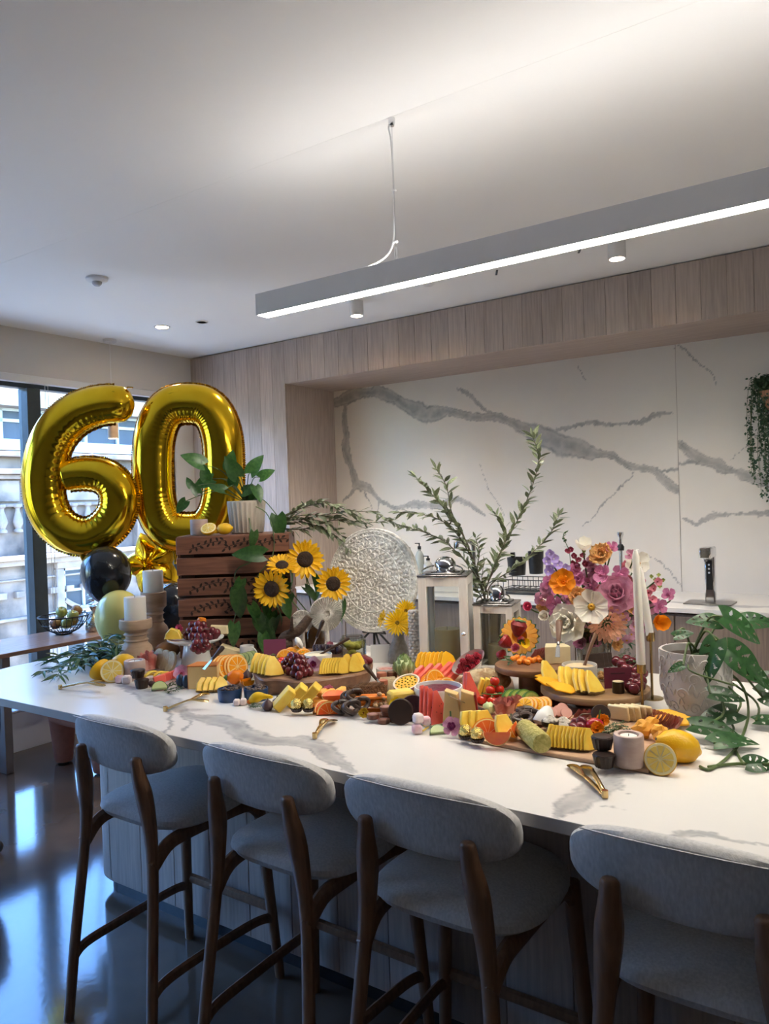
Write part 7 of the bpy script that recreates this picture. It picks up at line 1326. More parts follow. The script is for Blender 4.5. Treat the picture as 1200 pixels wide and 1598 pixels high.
# raspberries in a white boat
P = at(733, 1062); s_ = mpp(P); bt = G(); v = []; f = []
for j in range(9):
    q = j/8
    for i in range(33): a = 2*PI*i/32; rr0 = .35+.65*q**.6; v.append((30*s_*rr0*math.cos(a), 15*s_*rr0*math.sin(a), 14*s_*q**2.2))
for j in range(8):
    for i in range(32): k = j*33+i; f.append((k, k+1, k+34, k+33))
v += [(0, 0, 0)]; f += [(len(v)-1, i+1, i) for i in range(32)]
t = thing('white_boat_dish', 'tilted white boat shaped dish of raspberries', 'dish', P+Vector((0, 0, .052)), rot=(.62, -.5, YR+.35)); BM = Tr(t.location) @ t.rotation_euler.to_matrix().to_4x4(); bs_ = s_; part(t, 'dish', bt.add(v, f), m_cer)
rsp = G(); rs = random.Random(2); rsp.lathe([(0, -.9), (.55, -.8), (.85, -.3), (.8, .2), (.5, .75), (0, .95)], 12)
e0 = G().ell((0, 0, 0), (1, 1, 1), 7, 5)
for j, (n, z_, rr0) in enumerate(((9, -.55, .72), (10, -.15, .86), (9, .25, .76), (6, .62, .5), (1, .85, 0))):
    for k in range(n): a = 2*PI*(k+.5*j)/n; rsp.add(e0.v, e0.f, Tr(rr0*math.cos(a), rr0*math.sin(a), z_) @ Sc(.28, .28, .26))
rsm = rsp.mesh('raspberry')
RB_ = 5.0*bs_
for i, (lx, ly, lay) in enumerate([(-18.5, 0, 0), (-9.5, -5.2, 0), (-9.5, 5.2, 0), (1, -5.6, 0), (1, 5.4, 0), (11.5, -5.2, 0), (11.5, 5.2, 0), (19.5, 0, 0), (-14.5, 0, 1), (-4.5, 0, 1), (6, 0, 1), (16, 0, 1), (-9, 0, 2), (1.5, 0, 2)]):
    q = min(1, math.hypot(lx/30, ly/15)); z_ = 14*bs_*max(0, (q-.35)/.65)**3.6+RB_*1.15+lay*RB_*1.72; Q = BM @ Vector((lx*bs_, ly*bs_, z_)); solo('raspberry', rsm, m_rasp, 'ripe raspberry heaped in the white boat dish', 'raspberry', Q, group='raspberries in the boat dish', rot=(rs.uniform(-1, 1), rs.uniform(-1, 1), 0), scale=RB_)
P = at(760, 1079); s_ = mpp(P); t = thing('bread_loaf', 'round rustic bread loaf with a seeded crust', 'bread', P, YR-.1); gl = G().ell((0, 0, 18*s_), (38*s_, 24*s_, 18*s_), 32, 20, amp=.03, fr=3); part(t, 'crust', gl, m_bread)
for k in range(3): part(t, 'score_mark', G().tube([((-16+k*14)*s_, (-19+q*6.2)*s_, 18*s_+18*s_*math.sqrt(max(.02, 1-((-16+k*14)/38)**2-((-19+q*6.2)/24)**2))) for q in range(1, 6)], .0022, 5), m_crumb)
for i, (px, py) in enumerate(((750, 1089), (758, 1089), (766, 1089))): P = at(px, py); s_ = mpp(P); solo('pineapple_chunk', G().box((0, 0, 0), (6.5*s_, 14*s_, 30*s_), .002), m_pine, 'pineapple chunk leaning on the bread loaf', 'pineapple', P+Vector((0, 0, 16*s_)), group='pineapple chunks by the loaf', rot=(0, .3, YR))
for i, (px, rz_) in enumerate(((730, .6), (739, .6))): melon_tri('watermelon triangle standing behind the knife', px, 1100, 36, 50, .009, None, rz_, .25)
P0 = at(775, 1105); t = thing('vine_tomatoes', 'cherry tomatoes still joined on the vine', 'tomato', P0); tp = [(758, 1090, 0), (772, 1092, 0), (765, 1083, .02), (782, 1080, .03), (796, 1078, .035), (795, 1066, .055), (786, 1090, .01), (752, 1098, -.0), (768, 1100, 0)]; tp = [(752, 1098, 0), (768, 1100, 0), (784, 1098, 0), (760, 1093, .0), (776, 1092, 0), (790, 1091, 0), (766, 1096, .028), (780, 1095, .028), (773, 1095, .055)]; cs = []
for px, py, dz in tp:
    q = at(px, py+2)+Vector((0, 0, dz)); R = 7.6*mpp(q); c = q+Vector((0, 0, R))-P0; cs.append(c); o = part(t, 'tomato', G().ell((0, 0, 0), (R, R, R*.93), 18, 12), m_tom, c); gs = G()
    for k in range(5): a = k*2*PI/5; gs.tube([(0, 0, R*.93), (R*.3*math.cos(a), R*.3*math.sin(a), R*.97), (R*.6*math.cos(a), R*.6*math.sin(a), R*.85)], [.001, .0012, .0004], 5)
    part(o, 'calyx', gs, m_cucg)
part(t, 'vine', G().tube(smooth_path([c+Vector((0, 0, .022)) for c in cs[:6]], 3), .002, 6), m_cucg)
for i, (px, py, r, rz_) in enumerate(((800, 1100, 24, .7), (810, 1100, 24, .7), (820, 1100, 24, .7), (830, 1101, 22, .7))): half_moon('avocado_slice', 'avocado slice with dark skin beside the tomatoes', px, py, r, 5, m_cucg, FMat('avocado_flesh', (.48, .50, .14), (.40, .46, .10), .4), None, rz_, .45, group='avocado slices', pith=FMat('avocado_green', (.25, .36, .06), (.2, .3, .05)), cat='avocado')
for px, py, r, lb in ((785, 1113, 17, 'folded prosciutto rose before the tomatoes'), (806, 1108, 16, 'folded prosciutto rose beside the orange slices')): rosette('prosciutto_rose', lb, px, py, r, m_pros, hgt=1.2)
for i in range(6): P = at(820+i*5, 1114); R = 16*mpp(P); citrus_half('orange_slice', 'juicy orange slice fanned before the salami pieces', 'orange', P+Vector((0, 0, R*.72)), R, -VIEW*.6-RT*.6+Vector((0, 0, .75)), m_orp, m_orw, m_mang, 9, group='orange slices by the salami', thick=.005)
for i, (px, py, rz_) in enumerate(((846, 1102, .9), (854, 1102, .9), (862, 1102, .9), (870, 1102, .9), (878, 1102, .9), (850, 1098, .9), (862, 1097, .9), (874, 1097, .9))): folded('salami_fold', 'dark folded salami slice under the lighter stand', px, py, 15, m_sal, None, YR+rz_, group='dark salami folds', lean=.2)
for i, (px, py) in enumerate(((860, 1116), (872, 1114), (884, 1117), (878, 1110))): disc('sausage_round', 'pink sliced sausage round before the dark salami', 'sausage', px, py+4, 9, 5, FMat('pale_sausage', (.62, .32, .26), (.55, .26, .2), .5), -VIEW+Vector((0, 0, .8)), group='pink sausage slices')
# ================================================================== FRONT RIGHT
pine_fan('pineapple wedge standing behind the gold pralines at the front', 736, 1144, 778, 1146, 4, 36, 30, None, .6, rind=False, spread=.2)
ferrero('gold wrapped praline beside the pink anemone', 731, 1152, 10.5); ferrero('gold wrapped praline beside the cut blood orange', 745, 1158, 11)
wedge('orange_wedge', 'large blood orange wedge lying at the front', 776, 1164, 44, m_orp, m_blood, rz=-.1, roll=.55); wedge('orange_wedge', 'blood orange wedge standing on end', 797, 1152, 40, m_orp, m_blood, rz=1.2, roll=.2, up=.006); half_moon('orange_slice', 'blood orange half moon behind the large wedge', 770, 1150, 26, 8, m_orp, m_blood, None, .0, .6)
for i, (px, py) in enumerate(((746, 1118), (756, 1116), (766, 1120), (776, 1117))): folded('ham_fold', 'folded pink ham piece before the tomatoes', px, py+6, 13, FMat('ham_pink', (.56, .26, .20), (.62, .36, .3), .45, 20), None, YR+.3*i, group='folded ham pieces', lean=.6)
ball('green_sprout', 'small pale green sprout before the knife handle', 'sprout', 763, 1114, 10, m_cuc, None, (1, 1, .9), .12)
for pl in ([(785, 1130), (797, 1122), (812, 1118)], [(790, 1135), (803, 1128), (815, 1124)], [(786, 1124), (800, 1117), (812, 1112)], [(806, 1130), (812, 1118), (818, 1106)]): herb('dark parsley tuft before the prosciutto roses', pl, n=26, L_=.014, lift=.02)['group'] = 'parsley tufts'
for i, (px, py, rz_, ln) in enumerate(((818, 1132, .2, .5), (824, 1126, .4, .4), (830, 1133, -.2, .6), (822, 1138, .1, .3))): pretzel('chocolate pretzel in the stack by the white scoop', px, py, 17, None, rz_, 'pretzels by the white scoop', ln, up=.004*i)
P = at(843, 1176); s_ = mpp(P); A0 = at(814, 1150); d = (A0-P); solo('herbed_cheese_log', G().tube([Vector((0, 0, 0)), d*.03, d*.1, d*.5, d*.95, d], [.010, 15*s_, 17*s_, 17*s_, 16*s_, .010], 20), FMat('herb_crust', (.33, .30, .07), (.52, .44, .15), .75, 90, bump=.5, bs=120), 'herb crusted cheese log at the front edge', 'cheese', P+Vector((0, 0, 16.5*s_)))
for i, (px, py) in enumerate(((822, 1146), (834, 1143))): folded('salami_fold', 'salami fold resting behind the herb cheese log', px, py, 16, m_sal, None, YR+.2, group='salami folds behind the cheese log', lean=1.1, up=.012)
P = at(852, 1140); s_ = mpp(P); t = thing('white_scoop', 'white ceramic scoop leaning on the chocolates', 'scoop', P+Vector((0, 0, .015)), rot=(-.5, .5, YR)); part(t, 'bowl', G().lathe([(0, 0), (17*s_, .0), (18*s_, .004), (15*s_, 16*s_), (8*s_, 28*s_), (3*s_, 32*s_), (0, 32*s_)], 28, sy=.6), m_cer)
for i, (px, py) in enumerate(((866, 1150), (876, 1142), (890, 1152), (880, 1134), (858, 1146))):
    P = at(px, py); R = 13*mpp(P); t = thing('cream_topped_chocolate', 'dark chocolate topped with piped cream swirl', 'chocolate', P, group='cream topped chocolates', rz=i); part(t, 'base', G().lathe([(0, 0), (R, 0), (R*1.05, R*.5), (0, R*.55)], 20), m_choc); gs = G()
    gs.tube([(R*(.75-.012*k)*math.cos(k*.5), R*(.75-.012*k)*math.sin(k*.5), R*(.5+.014*k)) for k in range(44)], [R*.22*(1-.015*k) for k in range(44)], 6); part(t, 'cream_swirl', gs, FMat('choc_chip_cream', (.66, .60, .52), (.05, .03, .025), .5, 45, contrast=(.52, .66)))
pine_fan('sliced pineapple quarter on its rind at the front edge', 858, 1166, 922, 1172, 12, 34, 32, None, .35, spread=.15)
grapes('few red grapes lying beside the radish', [(899, 1128, 0), (906, 1135, 0), (908, 1126, .012), (896, 1137, 0)], 8.5, ZF)
P = at(922, 1143); s_ = mpp(P); t = thing('radish', 'bright red radish with a stalk', 'radish', P, YR); part(t, 'root', G().ell((0, 0, 12*s_), (14*s_, 11*s_, 12*s_), 20, 12), FMat('radish_red', (.44, .015, .03), (.38, .01, .025), .25, 6, coat=.2)); part(t, 'stalk', G().tube([(6*s_, 0, 20*s_), (8*s_, 0, 30*s_), (9*s_, 0, 36*s_)], [.0025, .002, .0015], 6), m_cucg)
for px, py in ((940, 1126), (932, 1138)): P = Dp(px, py, dep(at(px, py+10))); flower('marigold', 'orange marigold blossom lying on the thyme', P, 13*mpp(P), [(PT_RUF, mf['orange'], 12, .9, .2, .03, 0), (PT_RUF, mf['orange'], 8, .6, .8, .02, .05)], (.2, .3, mf['mar']), to_cam(P)+Vector((0, 0, .5)), group='orange marigolds')
for pl in ([(930, 1150), (948, 1140), (968, 1132)], [(935, 1145), (955, 1134), (978, 1134)], [(940, 1152), (960, 1145), (982, 1142)], [(938, 1140), (958, 1130), (975, 1127)], [(932, 1152), (944, 1148), (958, 1150)], [(945, 1148), (962, 1138), (985, 1138)]): herb('thyme sprig bedded behind the tealight holder', pl, n=44, L_=.013, lift=.016)['group'] = 'thyme behind the tealight holder'
disc('round_dark_biscuit', 'round charcoal cracker propped behind the marigold', 'cracker', 938, 1128, 15, 5, m_choc, -VIEW+Vector((0, 0, .5)))
for i in range(5): P = at(966+i*9, 1125-i*.2); s_ = mpp(P); solo('bread_slice', G().box((0, 0, 0), (34*s_, 5.2*s_, 24*s_), .003), m_crumb if i % 2 else m_chw, 'sliced pale seeded bread in the long row before the lighter stand', 'bread', P+Vector((0, 0, 13*s_)), group='seeded bread row', rot=(.25, 0, YR-.75))
for i in range(9): folded('salami_slice', 'thin dark red salami slice in the leaning fan', 1012+i*5.5, 1124+i*1.6, 19, m_sal, None, YR+.9, group='dark salami fan', lean=.3)
for i in range(7): folded('salami_slice', 'rolled dark salami slice behind the charcoal cracker', 900+i*8, 1119, 13, m_sal, None, YR+.9, group='salami behind the cracker', lean=.4)
for i, (px, py, rz_) in enumerate(((1046, 1136, -.3), (1052, 1132, -.3), (1044, 1128, -.3))): P = at(px, py, ZT+.004); s_ = mpp(P); solo('mango_slice', G().prism([(-26*s_, 0), (0, -9*s_), (28*s_, 0), (24*s_, 10*s_), (0, 16*s_), (-24*s_, 9*s_)], .008, .002), m_mang, 'golden mango cheek slice beyond the salami fan', 'mango', P+Vector((0, 0, .014)), group='mango cheek slices', rot=(.55, .1, YR+rz_))
for i, (px, py, w) in enumerate(((1008, 1152, 26), (1024, 1156, 24), (1016, 1142, 24), (1032, 1150, 20))): P = at(px, py); s_ = mpp(P); solo('crumbly_cheese_chunk', G().ell((0, 0, w*.45*s_), (w*.55*s_, w*.5*s_, w*.5*s_), 9, 6, amp=.22, fr=1.5, seed=i+3).mesh('chunk', smooth=False), FMat('amber_cheese', (.80, .40, .05), (.76, .33, .03), .5, 20), 'rough amber cheese chunk behind the lemon', 'cheese', P, group='amber cheese chunks')
choc_cup('lower chocolate cup beside the tealight holder and lemons', 942, 1192, 34, 20); choc_cup('upper chocolate cup beside the tealight holder and lemons', 947, 1188, 34, 20, up=19*mpp(at(942, 1192)))
P = at(982, 1193); tealight_holder('brown stone tealight holder beside the large lemon half', P, 46*mpp(P), 48*mpp(P))
P = at(1024, 1207, ZT); R = 25*mpp(P); citrus_half('lemon_half', 'large cut lemon half facing out at the front edge', 'lemon', P+Vector((0, 0, R*.97)), R, to_cam(P)+Vector((-.15, 0, .05)), m_lem, m_pith, m_flesh, 10)
P = at(1060, 1189, ZT); lemon_whole('whole lemon leaning on the large lemon half', P+Vector((0, 0, 25*mpp(P))), 74*mpp(P), RT*-1+Vector((0, 0, .35)))
# ================================================================== DARKER STAND
def onS(px, py): return Zp(px, py, ZA)
P = Zp(812, 1018, ZA); Pc = Dp(811, 993, dep(P)-.0); s_ = mpp(Pc); t = thing('cantaloupe_crown', 'rockmelon half cut into a zigzag crown', 'melon', Pc, rot=aim(to_cam(Pc)+Vector((-.1, 0, .12))).to_euler())
R = 27*s_; part(t, 'bowl', G().lathe([(0, -R*.55), (R*.5, -R*.5), (R*.8, -R*.2), (R*.86, 0), (R*.74, 0), (R*.55, -R*.25), (0, -R*.3)], 32), m_canta)
for k in range(20): a = 2*PI*k/20; part(t, 'tooth', G().prism([(-R*.11, R*.45), (R*.11, R*.45), (R*.15, R*1.02), (0, R*1.13), (-R*.15, R*1.02)], R*.16, R*.03), m_canta, mx=Rz(a) @ Rx(.12)); part(t, 'rind', G().prism([(R*.15, R*1.01), (0, R*1.18), (-R*.15, R*1.01), (0, R*1.1)], R*.2, 0, z0=-R*.06), m_melg, mx=Rz(a) @ Rx(.12))
def strawberry(label, px, py, r, dd, ref, tilt=(0, 0, .3), group=None):
    P = Dp(px, py, dep(ref)+dd); R = r*mpp(P); t = thing('strawberry', label, 'strawberry', P, group=group, rot=aim(Vector(tilt)).to_euler()); part(t, 'flesh', G().lathe([(0, -R*1.1), (R*.35, -R*.9), (R*.8, -R*.2), (R*.95, R*.35), (R*.7, R*.75), (0, R*.8)], 18), m_straw); 
    for k in range(7): part(t, 'sepal', LF_SUN, m_cucg, mx=Tr(0, 0, R*.75) @ Rz(k*2*PI/7) @ Rx(.35) @ Sc(R*.9, R*.9, R*.9))
strawberry('large strawberry sitting in the cantaloupe crown', 809, 980, 14, -.07, P, (.2, .1, 1)); strawberry('second strawberry low in the cantaloupe crown', 813, 998, 7, -.085, P, (.3, -.5, -.3)); strawberry('strawberry below the crown at the lantern side', 789, 1002, 12, -.06, P, (-.8, -.3, .7)); strawberry('strawberry at the rim of the darker stand', 783, 1021, 9, -.05, P, (-.5, .2, -.7))
Q = Dp(804, 1011, dep(P)-.10); flower('ranunculus', 'small pink rose bud on the darker stand', Q, 11*mpp(Q), [(PT_CUP, mf['blush'], 7, .85, .4, .03, 0), (PT_CUP, mf['hot'], 6, .55, .9, .02, .08)], None, to_cam(Q)); Q = Dp(819, 1005, dep(P)-.09); flower('pansy', 'yellow blossom below the cantaloupe crown', Q, 11*mpp(Q), [(PT_BROAD, m_gerb, 5, .9, .4, .03, 0)], (.15, .3, m_gerbc), to_cam(Q)+Vector((.2, 0, .3)))
for i in range(8): folded('salami_slice', 'pink salami slice in the rose on the darker stand', 834+i*4.6, 1030-i*1.2, 16, FMat('pink_salami', (.42, .10, .10), (.56, .26, .22), .45, 70, rnd=.08), ZA, YR+.95, group='salami rose on the darker stand', lean=.3, up=.002)
rs = random.Random(9)
for i in range(14): px = 801+i*3.2; cube('carrot_cube', 'small chopped carrot cube on the stand rim', 'carrot', px, 1036+rs.uniform(-4, 3)-abs(i-7)*.4, 8, 8, m_carr, ZA, rs.uniform(0, 3), group='carrot cubes on the stand rim', bev=.25)
P = Zp(867, 1034, ZA); s_ = mpp(P); t = thing('cheese_wedge', 'pale parmesan wedge holding an upright knife', 'cheese', P, YR+.05); part(t, 'paste', G().prism([(-19*s_, -10*s_), (21*s_, -10*s_), (19*s_, 14*s_), (-10*s_, 20*s_)], 27*s_, .002), m_chw)
knife('wooden knife standing upright in the parmesan wedge', Dp(873, 968, dep(P)), 0, 0, 870, 1026, ZA+.035, .35, .016, handle=FMat('brown_knife_handle', (.20, .10, .055), (.13, .065, .04), .4)); herb('dark leaf tuft at the rim of the darker stand', [(786, 1024), (794, 1032), (800, 1036)], ZA, .03, 10, mat=m_fern)
# ================================================================== LIGHTER STAND
t, P, r, h = bowl('dip_bowl', 'grey white bowl of hummus with a wooden spoon', 905, 1066, 54, 30, FMat('stoneware', (.52, .50, .46), (.48, .46, .42), .4), FMat('hummus', (.66, .52, .32), (.58, .44, .25), .6, 20, bump=.4, bs=60), ZBs, flat=.88, flabel='pale hummus', famp=.12)
A0 = Dp(930, 989, dep(P)); t = thing('wooden_spoon', 'wooden spoon standing in the hummus bowl', 'spoon', P+Vector((.015, 0, h*.85))); part(t, 'handle', G().tube(smooth_path([(0, 0, 0), (A0-P)*.4, A0-P-Vector((.015, 0, h*.85))], 3), [.006, .005, .0052, .0056, .0062, .007, .0075], 8), FMat('spoon_wood', (.24, .13, .075), (.17, .09, .05), .5))
for i, (px, py, rz_) in enumerate(((859, 1073, .0), (862, 1076, -.05), (867, 1079, -.1), (873, 1082, -.15))): P = Zp(px, py, ZBs); s_ = mpp(P); solo('mango_slice', G().prism([(-24*s_, 0), (-8*s_, -10*s_), (16*s_, -9*s_), (25*s_, 0), (14*s_, 10*s_), (-10*s_, 10*s_)], .006, .0015), m_mang, 'orange mango slice hanging over the lighter stand rim', 'mango', P+Vector((.0, .0, .006+.004*i)), group='mango slices on the lighter stand', rot=(.5, .25, YR+rz_))
pine_fan('pineapple slice overlapping in the row on the lighter stand', 872, 1076, 930, 1084, 6, 36, 36, ZBs, .75, spread=.2)
for i in range(10): ball('seed_cluster', 'brown seed and nut cluster behind the dip bowl', 'seed cluster', 938+(i % 5)*10, 1055+(i//5)*5, 4.6, FMat('golden_seeds', (.34, .18, .045), (.22, .1, .03), .7, 70, bump=.6, bs=120), ZBs, (1.05, 1, .85), .1, i, group='seed clusters')
for i in range(3): P = Zp(928+i*8, 1046, ZBs); s_ = mpp(P); solo('rye_crisp', G().box((0, 0, 14*s_), (34*s_, 3*s_, 22*s_), .001), m_hdl, 'dark rye crisp standing behind the seed clusters', 'crispbread', P+VIEW*(.011*i), group='rye crisps', rot=(-.3, 0, YR+.1))
P = Zp(965, 1074, ZBs); s_ = mpp(P); t = thing('maroon_card', 'dark maroon name card standing on the lighter stand', 'card', P, rot=(-.1, 0, YR)); part(t, 'card', G().box((0, 0, 16*s_), (43*s_, .0016, 32*s_), .0004), m_card2)
part(t, 'print_line', G().box((0, -.0012, 23*s_), (22*s_, .0006, 2*s_)), m_ink2)
P = Zp(965, 1081, ZBs); s_ = mpp(P); t = thing('card_holder', 'dark little log clip holding the maroon card', 'card holder', P); part(t, 'log', G().lathe([(0, 0), (9*s_, 0), (9.5*s_, 2*s_), (9*s_, 18*s_), (0, 18*s_)], 18), m_choc); part(t, 'cut_face', G().lathe([(0, 18*s_), (8.4*s_, 18*s_), (0, 18.6*s_)], 16), m_crumb)
grapes('red grapes spilling over the lighter stand behind the card', [(978, 1030, .03), (987, 1034, .025), (996, 1038, .02), (970, 1036, .03), (962, 1032, .03), (984, 1044, .01), (993, 1048, .01), (989, 1056, 0), (998, 1056, 0), (985, 1064, 0), (994, 1066, 0), (990, 1075, 0), (983, 1072, 0), (1002, 1062, .0), (976, 1044, .02), (1004, 1050, .01), (1000, 1070, 0), (979, 1056, .01)], 8, ZBs, base=(985, 1066))
for pl in ([(955, 1040), (968, 1028), (985, 1020)], [(965, 1040), (980, 1030), (995, 1022)], [(960, 1036), (972, 1020), (980, 1012)], [(975, 1040), (990, 1032), (1000, 1028)]): herb('thyme sprig rising behind the card grapes', pl, ZBs+.02, n=34, L_=.013, lift=.03)['group'] = 'thyme on the lighter stand'
knife('steel butter knife lying between the dip bowl and the card', 962, 1066, ZBs+.006, 938, 1061, ZBs+.004, .6, .014)
ball('dried_rose', 'dried dark rose bud lying under the lighter stand', 'flower bud', 970, 1096, 7, m_sal, ZT, (1.4, 1, .6), .25)
